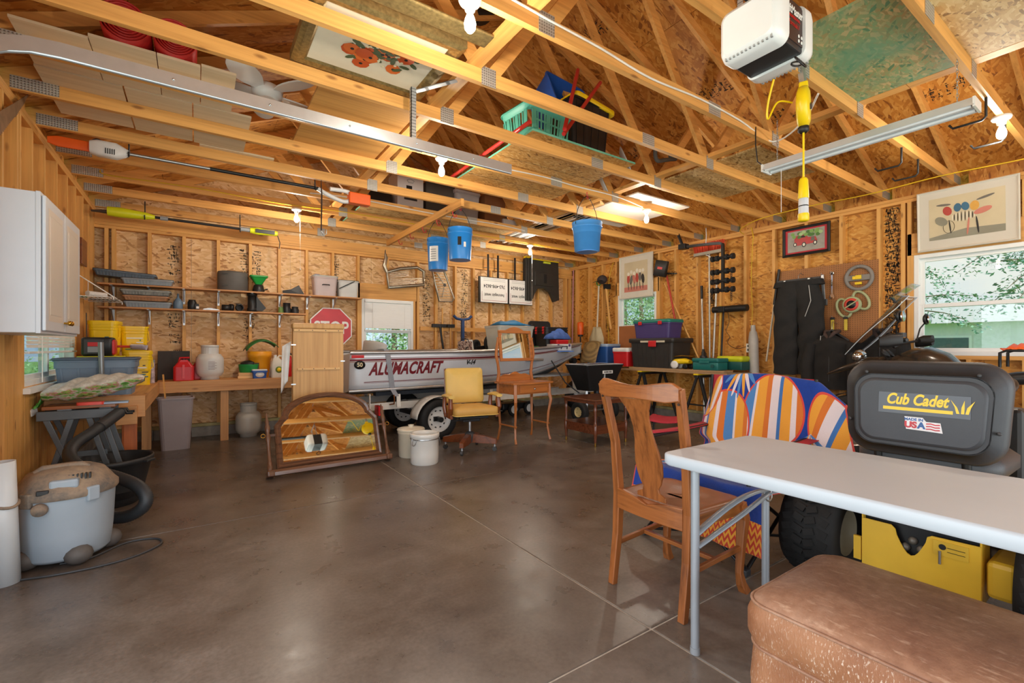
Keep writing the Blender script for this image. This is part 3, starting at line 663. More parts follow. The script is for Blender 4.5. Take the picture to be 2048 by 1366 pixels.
for (cx, cy, rx, ry, an, sa, fq) in ((.56, .73, .20, .135, .1, .06, 2.5), (.22, .66, .19, .135, -.1, -.12, 2.6), (.95, .70, .16, .15, .5, .5, 3.), (.32, .93, .17, .05, -.2, 0, 3), (.58, .93, .14, .035, .05, -.1, 3), (.05, .80, .10, .10, 0, .3, 3), (.5, .42, .2, .11, 0, 0, 2.4), (.12, .38, .16, .12, .2, .5, 2.6), (.85, .40, .17, .12, 0, -.5, 2.6)):
    d_ = ell(cx, cy, rx, ry, an)
    e1 = N.n('Math', operation='LESS_THAN'); e1.inputs[1].default_value = 1.06; N.l(d_, e1.inputs[0])
    e2 = N.n('Math', operation='LESS_THAN'); e2.inputs[1].default_value = 1.0; N.l(d_, e2.inputs[0])
    c = N.mix(c, lin('#D6493F'), e1.outputs[0]); c = N.mix(c, stripes(sa, fq), e2.outputs[0])
for k in range(7):     # leaf tufts
    for (bx_, by_, s_) in ((.30, .90, 1), (.80, .66, .8)):
        a_ = -2.6+k*.33; d_ = ell(bx_+math.cos(a_)*.075*s_, by_+math.sin(a_)*.06*s_, .075*s_, .0115*s_, a_)
        e2 = N.n('Math', operation='LESS_THAN'); e2.inputs[1].default_value = 1.0; N.l(d_, e2.inputs[0])
        c = N.mix(c, lin(('#4F86C4', '#E9A23A', '#E4D8DC')[k % 3]), e2.outputs[0])
zz = N.n('TexWave', wave_type='BANDS', wave_profile='TRI'); zz.inputs['Scale'].default_value = 1
hb = N.n('Math', operation='LESS_THAN'); hb.inputs[1].default_value = .09; N.l(sp_.outputs['Y'], hb.inputs[0])
pg = N.n('Math', operation='PINGPONG'); pg.inputs[1].default_value = .018; N.l(sp_.outputs['X'], pg.inputs[0])
ad = N.n('Math', operation='ADD'); N.l(pg.outputs[0], ad.inputs[0]); N.l(sp_.outputs['Y'], ad.inputs[1])
f9 = N.n('Math', operation='PINGPONG'); f9.inputs[1].default_value = .012; N.l(ad.outputs[0], f9.inputs[0])
g9 = N.n('Math', operation='GREATER_THAN'); g9.inputs[1].default_value = .006; N.l(f9.outputs[0], g9.inputs[0])
c = N.mix(c, N.mix(lin('#E9A23A'), lin('#C8412C'), g9.outputs[0]), hb.outputs[0])
edg = N.n('Math', operation='PINGPONG'); edg.inputs[1].default_value = .5; N.l(sp_.outputs['X'], edg.inputs[0])
el = N.n('Math', operation='LESS_THAN'); el.inputs[1].default_value = .012; N.l(edg.outputs[0], el.inputs[0])
c = N.mix(c, lin('#D6493F'), el.outputs[0])
N.l(c, N.p.inputs['Base Color']); N.p.inputs['Roughness'].default_value = .95; N.p.inputs['Sheen Weight'].default_value = .15
N.bump(N.noise(uvn.outputs['UV'], 220, 2), .5, .006); TOWEL = N.m
def cloth(fn, nu, nv, name, m, parent=None, loc=(0, 0, 0), solid=.006):
    mb = MB().surf(fn, nu, nv); o = mb.build(name, m, parent, loc=loc, solid=solid)
    uv = o.data.uv_layers.new(name='UVMap'); vals = [(i/(nu-1), j/(nv-1)) for i in range(nu) for j in range(nv)]
    for lp in o.data.loops: uv.data[lp.index].uv = vals[lp.vertex_index]
    return o
prof = [(-.50, .16), (-.47, .28), (-.44, .40), (-.42, .465), (-.32, .455), (-.10, .425), (.12, .425), (.22, .46), (.26, .56), (.29, .72), (.325, .88), (.355, 1.0), (.375, 1.025), (.395, .98), (.40, .80)]
def prof_at(v):
    L = [0]
    for a, b in zip(prof, prof[1:]): L.append(L[-1]+math.dist(a, b))
    s = v*L[-1]
    for k in range(len(prof)-1):
        if s <= L[k+1]+1e-9:
            q = (s-L[k])/(L[k+1]-L[k]); return [prof[k][i]+(prof[k+1][i]-prof[k][i])*q for i in (0, 1)], q
    return prof[-1], 0
def twl(u, v):
    (x, z), q = prof_at(v); y = .40-.86*u
    up = max(0, min(1, (z-.5)/.5)) if v > .5 else 0
    if v > .5:      # spread of the back: wings fold away behind the chair
        w = abs(u-.47)/.5; 
        x += .16*max(0, w-.72)*2*(1-up*.3)+.012*math.sin(u*26)*(1-up); z -= .16*max(0, w-.76)*3*up
        y = (.38-.86*u)*(1+.18*(1-up)*(v > .6))
        z += .018*math.cos((u-.45)*PI*2)*up-.012*up
    else: x += .012*math.sin(u*22+v*9); z += .01*math.sin(u*17)*(1 if v > .3 else 0)
    return (x, y, max(.05, z))
o = cloth(twl, 44, 64, 'beach_towel', TOWEL, None, (2.78, 1.63, 0)); tag(o, 'blue beach towel with striped pineapples draped over the camp chair', 'towel')
md = o.modifiers.new('sub', 'SUBSURF'); md.levels = md.render_levels = 1
# ---- yellow vinyl office chair
YV = mat('tan_vinyl', '#D9B661', .45, 0, .06, 5, .1, 120); YV2 = mat('tan_vinyl_seat', '#C79A4E', .5, 0, .08, 5, .15, 160)
WAL = lambda ax: wood('walnut_%s' % 'xyz'[ax], '#7E4320', '#4E2610', ax, 1.6, .3, .3, False, .6)
t = thing('office_chair', 'old tan vinyl swivel chair with wooden arms beside the white crocks', 'chair', (2.64, 4.74, 0), -1.75)
def cushion(w, d, h, r, M, name, m, puff=.02):
    mb = MB(); Rg = lambda o, z: [(x, y, z) for x, y in rrect(w-2*o, d-2*o, max(.008, r-o*.5), 5)]
    mb.ring_loft([Rg(.012, 0), Rg(0, .012), Rg(0, h-.014), Rg(.012, h), Rg(.09, h+puff), Rg(.16, h+puff*1.15)], True, False, 0, True, M)
    return mb.build(name, m, t)
cushion(.50, .52, .085, .05, TR(.03, 0, .43, 0, -.04, 0), 'seat', YV2)
MB().tube([Vector((x+.03, y, .44)) for x, y in rrect(.505, .525, .05, 5)], .006, 6, True).build('seat_piping', YV, t)
cushion(.42, .47, .06, .04, TR(-.235, 0, .735, 0, PI/2-.14, 0), 'backrest', YV, .015)
MB().box((0, 0, -.008), (.42, .475, .016), TR(-.235, 0, .735, 0, PI/2-.14, 0)).build('back_shell', WAL(2), t, bevel=.006)
for s in (-1, 1):
    o = MB().tube([(-.10, s*.285, .635), (.05, s*.29, .655), (.22, s*.285, .645)], [.02, .028, .024], 10, sq=(1.5, .8)).build('armrest', YV, t)
    MB().tube([(.17, s*.285, .63), (.19, s*.29, .52), (.13, s*.275, .41)], [.026, .032, .028], 6).build('arm_post', WAL(2), t, bevel=.003)
    MB().tube([(-.06, s*.285, .63), (-.08, s*.285, .52), (-.03, s*.275, .40)], [.022, .026, .026], 6).build('arm_post', WAL(2), t, bevel=.003)
    MB().bar((-.08, s*.272, .42), (.18, s*.272, .42), .03, .05).build('arm_rail', WAL(0), t, bevel=.004)
    MB().bar((-.17, s*.14, .40), (-.25, s*.14, .66), .02, .04).build('back_support', WAL(2), t, bevel=.003)
MB().box((0, 0, .40), (.34, .34, .03)).box((0, 0, .365), (.16, .2, .05)).build('tilt_mechanism', BSTEEL, t, bevel=.006)
MB().tube([(.1, .0, .38), (.12, -.2, .37), (.12, -.26, .372)], .008, 8).build('tilt_lever', BSTEEL, t)
MB().cyl((0, 0, .15), (0, 0, .36), .018, n=12).build('stem', STEEL, t)
MB().lathe([(.05, .10), (.055, .15), (.06, .19), (.035, .215), (.02, .22)], 16).build('hub', DGREY, t)
for k in range(4):
    a = k*PI/2+.95; d = Vector((math.cos(a), math.sin(a), 0))
    mb = MB(); n_ = Vector((-d.y, d.x, 0)); rg = []
    for q, (r_, zt, zb, w) in enumerate(((.03, .195, .09, .03), (.18, .175, .085, .028), (.315, .145, .085, .025), (.325, .14, .088, .022))):
        rg.append([d*r_+n_*w+Vector((0, 0, zb)), d*r_-n_*w+Vector((0, 0, zb)), d*r_-n_*w+Vector((0, 0, zt)), d*r_+n_*w+Vector((0, 0, zt))])
    mb.ring_loft(rg, sm=False).build('base_leg', WAL(0), t, bevel=.004)
    o = MB().cyl(d*.30+Vector((0, 0, .05)), d*.30+Vector((0, 0, .10)), .009, n=8).cyl(d*.30+Vector((0, 0, .055)), d*.30+Vector((0, 0, .07)), .018, n=10).build('castor', STEEL, t)
    MB().cyl(d*.30+n_*.014+Vector((0, 0, .026)), d*.30-n_*.014+Vector((0, 0, .026)), .026, n=16).build('castor_wheel', DGREY, o)
# ---- dressing table with tilting mirror
CHY = lambda ax: wood('cherry_%s' % 'xyz'[ax], '#B06A30', '#844618', ax, 1.4, .4, .2, False, .45)
MIRR = mat('mirror_glass', '#D9DDDB', .02, 1, .0)
t = thing('dressing_table', 'small wooden dressing table with a tilted mirror on curved posts', 'dressing table', (3.52, 4.87, 0), .06)
pl = [(-.33, -.20), (-.17, -.215), (0, -.225), (.17, -.215), (.33, -.20), (.33, .21), (-.33, .21)]
MB().prism(pl, .735, .755).build('tabletop', CHY(0), t, bevel=.005)
MB().b2((-.29, -.185, .61), (.29, .19, .735)).build('body', CHY(0), t)
d_ = MB().b2((-.225, -.2, .625), (.225, -.184, .725)).build('drawer', CHY(0), t, bevel=.004); MB().sphere((0, -.212, .675), .014, 10).build('knob', CHROME, d_)
for x in (-.28, .28):
    for y, s in ((-.17, -1), (.18, 1)):
        MB().tube([(x, y, .735), (x*1.01, y*1.02, .60), (x*1.05, y+s*.022, .52), (x*.98, y-s*.004, .36), (x*.96, y-s*.018, .18), (x*1.0, y+s*.0, .06), (x*1.02, y+s*.02, 0)], [.03, .03, .026, .021, .018, .018, .022], 4, sm=False).build('leg', CHY(2), t, bevel=.005)
    MB().bar((x*.97, -.18, .21), (x*.97, .18, .21), .018, .018).build('stretcher', CHY(1), t, bevel=.003)
rg = []
for k in range(15):
    s = -1+2*k/14; zt = .845+.04*math.cos(s*PI*1.0)*.5+.012*math.cos(s*PI*3); rg.append([Vector((s*.27, .19, .754)), Vector((s*.27, .205, .754)), Vector((s*.27, .205, zt)), Vector((s*.27, .19, zt))])
MB().ring_loft(rg, sm=False).build('backboard', CHY(0), t, bevel=.003)
for s in (-1, 1):
    MB().tube([(s*.29, .19, .754), (s*.27, .19, .86), (s*.285, .19, .98), (s*.315, .19, 1.10), (s*.30, .19, 1.22), (s*.285, .19, 1.30), (s*.295, .19, 1.33)], [.026, .022, .02, .022, .02, .016, .012], 6).build('mirror_post', CHY(2), t, bevel=.002)
mf = thing('mirror_frame', None, None, (0, .18, 1.22)); mf.parent = t; mf.rotation_euler = (-.13, 0, 0)
mb = MB()
for a, b, w in (((-.255, 0, -.185), (-.255, 0, .185), 0), ((.255, 0, -.185), (.255, 0, .185), 0)): mb.bar(a, b, .04, .022, (0, 1, 0))
mb.box((0, 0, -.185), (.55, .022, .04)).box((0, 0, .185), (.55, .022, .04))
mb.build('frame', CHY(0), mf, bevel=.004)
MB().box((0, .002, 0), (.48, .006, .34)).build('mirror', MIRR, mf)
rg = []
for k in range(13):
    s = -1+2*k/12; zt = .207+.045*math.cos(s*PI/2)**1.0; rg.append([Vector((s*.15, -.009, .2)), Vector((s*.15, .009, .2)), Vector((s*.15, .009, zt)), Vector((s*.15, -.009, zt))])
cr = MB().ring_loft(rg, sm=False).build('carved_crest', CHY(0), mf, bevel=.003)
# ---- stoneware crocks
STW = mat('stoneware', '#D8D8D2', .22, 0, .04, 5, 0, 80, spec=.6); STW2 = mat('stoneware_cream', '#CFC7B2', .3, 0, .05)
t = thing('stoneware_crock', 'open white stoneware crock with wire handles in front of the lidded one', 'crock', (1.955, 4.47, 0))
MB().lathe([(.135, 0), (.143, .012), (.145, .1), (.145, .27), (.152, .278), (.152, .31), (.146, .316), (.134, .314), (.132, .28), (.132, .02), (.0, .018)], 32).build('body', STW, t)
MB().lathe([(.1495, .255), (.151, .26), (.1495, .265)], 32, caps=False).build('wire_band', STEEL, t)
for a in (-2.75, -.4):
    c_ = Vector((math.cos(a), math.sin(a), 0)); MB().tube([c_*(.15+.012*math.sin(PI*k/8))+Vector((-c_.y, c_.x, 0))*.03*math.cos(PI*k/8)+Vector((0, 0, .26-.06*math.sin(PI*k/8))) for k in range(9)], .0035, 6).build('bail_handle', STEEL, t)
t = thing('stoneware_crock', 'cream stoneware crock closed with a stoneware lid', 'crock', (1.955, 4.84, 0))
MB().lathe([(.125, 0), (.133, .012), (.138, .25), (.145, .26), (.145, .285), (.12, .287), (0, .287)], 32).build('body', STW2, t)
MB().lathe([(.15, .287), (.153, .297), (.145, .308), (.09, .318), (.03, .322), (.03, .338), (.034, .345), (0, .35)], 32).build('lid', STW2, t)
# ---- two tier end table
MAH = lambda ax: wood('mahogany_%s' % 'xyz'[ax], '#6B3A22', '#42200F', ax, 1.4, .22, .5, False, .5)
t = thing('end_table', 'dark two tier end table with turned legs, behind the oak chair', 'table', (4.23, 4.29, 0))
MB().box((0, 0, .555), (.62, .62, .02)).build('tabletop', MAH(0), t, bevel=.007); MB().box((0, 0, .528), (.57, .57, .04)).build('apron', MAH(0), t, bevel=.002)
MB().box((0, 0, .25), (.57, .57, .014)).build('shelf', MAH(0), t, bevel=.003); MB().box((0, 0, .195), (.56, .56, .1)).build('shelf_apron', MAH(0), t, bevel=.003)
for x in (-.265, .265):
    for y in (-.265, .265):
        MB().lathe([(.014, .045), (.018, .10), (.022, .14), (.024, .15), (.024, .26), (.018, .27), (.014, .30), (.02, .42), (.022, .45), (.014, .47), (.022, .49), (.022, .54)], 12, TR(x, y, 0)).build('leg', MAH(2), t)
        MB().lathe([(.012, 0), (.014, .01), (.011, .03), (.014, .05)], 10, TR(x, y, 0)).build('brass_foot', mat('brass', '#B08A3E', .3, 1), t)
# ---- low red camp stool
t = thing('camp_stool', 'low red fabric camp stool with black legs by the sawhorses', 'stool', (4.95, 3.75, 0), .55)
MB().surf(lambda u, v: (-.30+.60*u, -.2+.4*v, .30-.025*math.sin(PI*v)+.012*math.sin(PI*u)), 6, 6).build('seat', RFAB, t, solid=.008)
for s in (-1, 1):
    MB().cyl((-.28, s*.18, .29), (-.26, s*.20, 0), .011, n=8).build('leg', TUBE, t); MB().cyl((.28, s*.18, .29), (.26, s*.20, 0), .011, n=8).build('leg', TUBE, t)
    MB().cyl((-.29, s*.19, .295), (.29, s*.19, .295), .010, n=8).build('seat_rail', TUBE, t)
# ================================================================ vehicles, boat and the right rear corner
def tyre_prof(r, w, hub):
    return [(hub, -w*.42), (hub+.25*(r-hub), -w*.5), (r*.93, -w*.5), (r*.985, -w*.38), (r, -w*.2), (r, w*.2), (r*.985, w*.38), (r*.93, w*.5), (hub+.25*(r-hub), w*.5), (hub, w*.42)]
AX = lambda x, y, z, ax='y': Matrix.Translation((x, y, z)) @ (Matrix.Rotation(PI/2, 4, 'X') if ax == 'y' else Matrix.Rotation(PI/2, 4, 'Y'))
def wheel(parent, M, r, w, hub, rimm, tread=0, holes=0, hubc=None, name='wheel', spokes=0):
    ty = MB().lathe(tyre_prof(r, w, hub), 36, M, caps=False).build(name, RUBBER, parent)
    if spokes == 0:
        mb = MB().lathe([(hub*1.02, -w*.42), (hub, -w*.30), (hub*.86, -w*.22), (hub*.55, -w*.12), (hub*.3, -w*.16), (0, -w*.16)], 28, M, caps=False).lathe([(hub*1.02, w*.42), (hub, w*.30), (hub*.86, w*.22), (hub*.55, w*.14), (hub*.3, w*.18), (0, w*.18)], 28, M, caps=False)
    else:
        mb = MB().lathe([(hub*1.04, -w*.42), (hub*.94, -w*.4), (hub*.90, 0), (hub*.94, w*.4), (hub*1.04, w*.42)], 36, M, caps=False).lathe([(.03, -w*.6), (.045, -w*.3), (.045, w*.3), (.03, w*.6)], 16, M)
        for k in range(spokes):
            a = 2*PI*k/spokes; mb.bar(M @ Vector((.04*math.cos(a), .04*math.sin(a), 0)), M @ Vector((hub*.93*math.cos(a+.15), hub*.93*math.sin(a+.15), 0)), .028, .022, (.3, .2, .9))
    rim = mb.build('rim', rimm, ty)
    for k in range(holes):
        a = 2*PI*k/holes; c = Vector((hub*.70*math.cos(a), hub*.70*math.sin(a), 0))
        for s in (-1, 1): MB().cyl(M @ (c+Vector((0, 0, s*w*.185))), M @ (c+Vector((0, 0, s*w*.16))), hub*.09, n=8).build('rim_hole', BLACK, ty)
    if hubc: MB().cyl(M @ Vector((0, 0, hubc[0])), M @ Vector((0, 0, hubc[1])), hubc[2], n=14).build('hub_cap', hubc[3], ty)
    if tread:
        mb = MB()
        for k in range(tread):
            a = 2*PI*k/tread
            for j in range(4):
                zc = (j-1.5)*w*.21; aa = a+(j % 2)*PI/tread+.06*(-1)**j
                M2 = M @ Matrix.Rotation(aa, 4, 'Z') @ Matrix.Translation((r*(.999-.05*(abs(j-1.5) > 1)), 0, zc)) @ Matrix.Rotation(.35*(-1)**j, 4, 'X')
                mb.box((0, 0, 0), (.022, r*2*PI/tread*.62, w*.19), M2)
        o = mb.build('tread', RUBBER, ty); o['kind'] = 'stuff'
    return ty
WRIM = mat('white_rim', '#E6E6E2', .35, 0, .05)
# ---- lawn tractor
CUBY = mat('tractor_yellow', '#F0C23A', .35, 0, .07, 5); SEATV = mat('black_vinyl_seat', '#35373B', .5, 0, .12, 6, .12, 200)
t = thing('lawn_tractor', 'yellow riding lawn tractor with a high black seat, behind the white table', 'lawn tractor', (2.62, .665, 0))
for y in (.42, -.42): wheel(t, AX(.13, y, .25), .25, .25, .115, mat('beige_rim', '#D8D0B4', .4), 30, 0, None, 'rear_wheel')
for y in (.36, -.36): wheel(t, AX(1.42, y, .19), .19, .16, .09, mat('beige_rim', '#D8D0B4', .4), 0, 0, None, 'front_wheel')
# rear drawbar plate with its scooped opening
pl = [(-.20, .16), (.20, .16), (.20, .40), (-.02, .405)]+[(-.025-.005*k, .40-.02*k) for k in range(3)]+[(-.05-.045*(1-math.cos(PI*k/8)), .345-.05*math.sin(PI*k/8)) for k in range(9)][1:]+[(-.155, .39), (-.17, .40), (-.20, .405)]
pl = [(.20, .16), (.20, .40), (.09, .40), (.075, .385)]+[(.07-.10*k/8+.0, .36-.075*math.sin(PI*k/8)) for k in range(9)]+[(-.035, .385), (-.05, .395), (-.20, .40), (-.20, .16)]
MB().prism([(y, z) for y, z in pl], -.003, .003, Matrix(((0, 0, 1, -.03), (1, 0, 0, 0), (0, 1, 0, 0), (0, 0, 0, 1)))).build('drawbar_plate', CUBY, t)
for s in (-1, 1): MB().b2((-.028, s*.199-.003, .16), (.10, s*.199+.003, .42)).build('side_bracket', CUBY, t)
MB().b2((-.02, -.30, .20), (.2, -.21, .35)).build('side_step', CUBY, t, bevel=.02); MB().b2((-.015, .21, .19), (.0, .24, .30)).build('side_tab', CUBY, t)
MB().b2((-.038, -.165, .325), (-.033, -.055, .385)).build('instruction_label', mat('label_yellow', '#E5BB3A', .4), t)
for z in (.345, .362): MB().b2((-.0395, -.155, z), (-.038, -.10, z+.002)).build('label_rule', INK, t)
MB().cyl((-.0395, -.085, .362), (-.036, -.085, .362), .012, n=12).build('keyhole', BLACK, t); MB().cyl((-.045, -.078, .29), (-.045, -.078, .345), .005, n=8).build('hitch_pin', STEEL, t)
MB().b2((0, -.2, .2), (.6, .2, .44)).build('chassis', BSTEEL, t); 
for k, (y, z) in enumerate(((.02, .345), (-.01, .315), (.045, .31))): MB().sphere((-.005, y, z), .018, 10).build('gearbox_bolt', mat('greasy_metal', '#77736C', .5, .5, .25), t)
# fender deck and hood
mb = MB(); fd = lambda o, z: [(x+.18, y, z) for x, y in rrect(.62-2*o, 1.02-2*o, .12, 5)]
mb.ring_loft([fd(0, .55), fd(0, .575), fd(.02, .60), fd(.06, .61)], True).build('fender_deck', CUBY, t)
MB().b2((-.09, -.22, .60), (-.06, .22, .66)).build('rear_guard', CUBY, t, bevel=.01)
mb = MB(); hd = lambda x, w, z0, z1, r: [(x, y, z+(z0+z1)/2) for y, z in rrect(w, z1-z0, r, 4)]
mb.ring_loft([hd(.78, .50, .36, .86, .06), hd(1.1, .48, .36, .84, .08), hd(1.5, .44, .34, .78, .1), hd(1.62, .36, .36, .70, .1)], True).build('hood', CUBY, t)
MB().b2((.66, -.22, .40), (.78, .22, .90)).build('dashboard', BLACK, t, bevel=.02)
MB().b2((.35, -.36, .28), (1.15, .36, .34)).build('mower_deck', BSTEEL, t, bevel=.03); MB().b2((.3, -.45, .30), (.8, .45, .33)).build('footrest', BLACK, t)
MB().cyl((.72, 0, .86), (.52, 0, 1.0), .02, n=12).build('steering_column', BLACK, t)
MS = TR(.50, -.02, 1.015, 0, -.28, 0)
sw = MB().tube([MS @ Vector((.19*math.cos(a), .19*math.sin(a), 0)) for a in [2*PI*k/32 for k in range(32)]], .018, 10, True)
for k in range(3):
    a = 2*PI*k/3+.4; sw.bar(MS @ Vector((.03*math.cos(a), .03*math.sin(a), -.01)), MS @ Vector((.185*math.cos(a), .185*math.sin(a), 0)), .05, .014)
sw.lathe([(.055, -.02), (.055, .005), (.04, .012), (0, .012)], 20, MS); sw.build('steering_wheel', BLACK, t)
# seat: high moulded back with a raised panel
def seat_poly(o, top, n=6):
    P = []
    for y, z in rrect(.565-2*o, top-.715-2*o, max(.02, .095-o*.55), n, 0, (top+.715)/2):
        q = (z-.715)/(top-.715); P.append((y*(.93+.07*min(1, q*1.6)), z+.014*(1-(y/.28)**2)*(q > .5)))
    return P
SX = lambda x, P, q=0: [Vector((x+(.0+.10*(z-.72)), y*1.0, z)) for y, z in P]
mb = MB(); mb.ring_loft([SX(-.045, seat_poly(.045, 1.115)), SX(-.045, seat_poly(.05, 1.115)), SX(-.035, seat_poly(.012, 1.125)), SX(.0, seat_poly(.0, 1.13)), SX(.05, seat_poly(.004, 1.13)), SX(.085, seat_poly(.03, 1.12))], True)
st = mb.build('seat_back', SEATV, t)
mb = MB(); mb.ring_loft([SX(-.046, seat_poly(.062, 1.112)), SX(-.052, seat_poly(.066, 1.112)), SX(-.055, seat_poly(.075, 1.112))], True); mb.build('back_panel', mat('seat_shell', '#3C3F44', .45, 0, .1, 5, .1, 160), st)
for y, z in ((.19, 1.085), (-.19, 1.085), (.25, .86), (-.25, .86)): MB().sphere((-.043+.1*(z-.72), y, z), (.004, .008, .008), 8).build('rivet', DGREY, st)
def cush(o, z): return [(x+.24, y, z) for x, y in rrect(.46-2*o, .50-2*o, .09, 5)]
MB().ring_loft([cush(.03, .64), cush(0, .67), cush(0, .72), cush(.03, .75), cush(.10, .755)], True).build('seat_cushion', SEATV, t)
for y in (.15, -.15): MB().cyl((.02, y, .6), (.0, y, .80), .016, n=8).build('seat_spring', BSTEEL, t)
# decals on the seat back
MD = Matrix(((0, .0995, -.995, -.0575+.1*.25), (-1, 0, 0, 0), (0, .995, .0995, 0), (0, 0, 0, 1)))
def MDk(y, z, q=.0008): 
    m = MD.copy(); m.translation = (-.0565+.1*(z-.72)-q, y, z); return m
CLR = mat('decal_film', '#474B52', .25, 0, .02); DY = mat('decal_yellow', '#F2CF2E', .4, 0, .02); DW = mat('decal_white', '#E9E9EA', .4, 0, .02); DB = mat('decal_blue', '#2A5C9E', .4); DR = mat('decal_red', '#C8323C', .4)
MB().box((0, 0, 0), (.306, .092, .0008), MDk(-.018, .952)).build('decal', CLR, st)
text('Cub Cadet', .066, DY, st, MDk(.004, .968, .0016), 'lettering', .0005, .28, .0022, sx=.71)
MB().box((0, 0, 0), (.235, .014, .0008), MDk(.0, .928, .0018)).build('underline', DY, st)
mb = MB()
for k, (dx, b) in enumerate(((0, -.018), (.014, .004), (.027, .018))):
    P = [(.0+dx-.005, -.026), (dx+.005, -.026), (dx+.004+b*.4, .0), (dx+b*1.3, .03), (dx-.005+b*.3, .0)]; mb.prism(P, 0, .0006, MDk(-.133, .952, .0018))
mb.build('wheat_mark', DY, st)
MB().prism([(-.062, .028), (.0, .028), (.012, .012), (.058, .012), (.066, -.03), (.02, -.028), (-.055, -.026)], 0, .0008, MDk(-.022, .868, .0008)).build('decal', DW, st)
text('MADE IN', .016, DB, st, MDk(.008, .885, .002), 'lettering', .0003, 0, .0006)
text('US', .036, DR, st, MDk(.018, .861, .002), 'lettering', .0003, 0, .002); text('A', .036, DB, st, MDk(-.018, .861, .002), 'lettering', .0003, 0, .002)
for k in range(3): MB().prism([(0, 0), (.015, .002), (.03, -.002), (.044, 0), (.046, -.005), (.03, -.007), (.015, -.003), (0, -.005)], 0, .0005, MDk(-.034, .874-.011*k, .002)).build('flag_stripe', DR, st)
# ---- motorcycle against the right wall
MBK = mat('motorcycle_bronze_black', '#3A332C', .22, .35, .1, 4, coat=.6); SHLD = glass('windscreen', '#E6EAF0', .12, .02)
t = thing('motorcycle', 'dark touring motorcycle with a tall clear windscreen beside the right wall', 'motorcycle', (6.05, 1.36, 0), PI/2)
ALU = mat('cast_alloy', '#B4B3B0', .35, .8, .06)
for x, nm in ((.74, 'front_wheel'), (-.74, 'rear_wheel')):
    w_ = wheel(t, AX(x, 0, .335), .335, .14, .225, ALU, 0, 0, None, nm, 5)
    for s in (-1, 1):
        mb = MB().lathe([(.10, s*.062), (.15, s*.062), (.15, s*.067), (.10, s*.067), (.10, s*.062)], 32, AX(x, 0, .335), caps=False).build('brake_disc', STEEL, w_)
        for k in range(18): a = 2*PI*k/18; c = AX(x, 0, .335) @ Vector((.127*math.cos(a), .127*math.sin(a), 0)); MB().cyl(c+Vector((0, -s*.058, 0)), c+Vector((0, -s*.069, 0)), .007, n=6).build('disc_hole', BLACK, w_) if x > 0 and s < 0 else None
for y in (-.11, .11):
    MB().cyl((.735, y, .33), (.50, y, .98), .027, n=12).build('fork_leg', BSTEEL, t); MB().box((.685, y*.75, .46), (.07, .03, .1), None).build('brake_caliper', mat('gold_caliper', '#C77A2A', .4, .3), t, bevel=.01)
MB().surf(lambda u, v: (.74+.36*math.cos(2.75-1.95*u), (v-.5)*.15, .335+.36*math.sin(2.75-1.95*u)), 14, 5).build('mudguard', BSTEEL, t, solid=.006)
# beak, tank, side panels as lofts along the frame
def yz(x, w, z0, z1, r=.35, n=12): return [Vector((x, w*math.copysign(abs(math.cos(a))**.7, math.cos(a)), (z0+z1)/2+(z1-z0)/2*math.copysign(abs(math.sin(a))**.8, math.sin(a)))) for a in [2*PI*k/n for k in range(n)]]
MB().ring_loft([yz(1.0, .012, .885, .90), yz(.93, .05, .90, .94), yz(.82, .09, .93, 1.0), yz(.70, .12, .96, 1.05), yz(.58, .14, .98, 1.10), yz(.48, .13, 1.0, 1.10)], True).build('beak', MBK, t)
MB().ring_loft([yz(.52, .19, .78, 1.02), yz(.38, .22, .74, 1.10), yz(.22, .24, .74, 1.19), yz(.08, .23, .76, 1.205), yz(-.06, .19, .78, 1.14), yz(-.18, .13, .80, 1.0)], True).build('fuel_tank', MBK, t)
MB().ring_loft([yz(-.12, .12, .82, .96), yz(-.30, .17, .82, .93), yz(-.50, .17, .86, .98), yz(-.75, .14, .90, 1.01), yz(-.88, .08, .92, 1.0)], True).build('saddle', BLACK, t)
MB().ring_loft([yz(.36, .15, .30, .72), yz(.1, .19, .24, .74), yz(-.2, .17, .26, .74), yz(-.36, .12, .34, .7)], True).build('engine', mat('engine_grey', '#4A4B4D', .4, .6, .2), t)
for y in (-.1, .1): MB().bar((-.15, y, .40), (-.74, y, .335), .03, .07).build('swingarm', BSTEEL, t)
MB().tube([(.2, -.16, .25), (-.2, -.2, .25), (-.5, -.22, .36), (-.95, -.22, .50)], [.03, .04, .06, .06], 12).build('exhaust', STEEL, t)
MB().sphere((.68, 0, 1.10), (.07, .13, .075), 14).build('headlight', CHROME, t)
scr = MB().surf(lambda u, v: (.80-.50*u**.95+.02-.10*(2*v-1)**2*(.6+.4*u), (v-.5)*2*(.13+.13*math.sin(PI*min(1, u*1.1+.12))*(1-.35*u)), 1.12+.60*u+.01*math.cos((v-.5)*PI)), 16, 12).build('windscreen', SHLD, t, solid=.004)
edge = lambda u, v: Vector((.80-.50*u**.95+.02-.10*(2*v-1)**2*(.6+.4*u), (v-.5)*2*(.13+.13*math.sin(PI*min(1, u*1.1+.12))*(1-.35*u)), 1.12+.60*u+.01*math.cos((v-.5)*PI)))
MB().tube([edge(k/15, 0) for k in range(16)]+[edge(1, k/9) for k in range(1, 10)]+[edge(1-k/15, 1) for k in range(1, 16)], .004, 6).build('screen_edge', mat('clear_edge', '#C9D2DA', .15, 0, .02), scr)
MB().surf(lambda u, v: (.40-.20*u, (v-.5)*.26, 1.70+.14*u), 4, 6).build('wind_deflector', SHLD, t, solid=.005); MB().bar((.36, 0, 1.66), (.40, 0, 1.72), .06, .015).build('deflector_clamp', BLACK, t)
for k in range(2): MB().lathe([(.05, 0), (.052, .015), (.045, .02), (0, .02)], 16, TR(.44, (k-.5)*.13, 1.13, 0, -.9, 0)).build('gauge', BLACK, t)
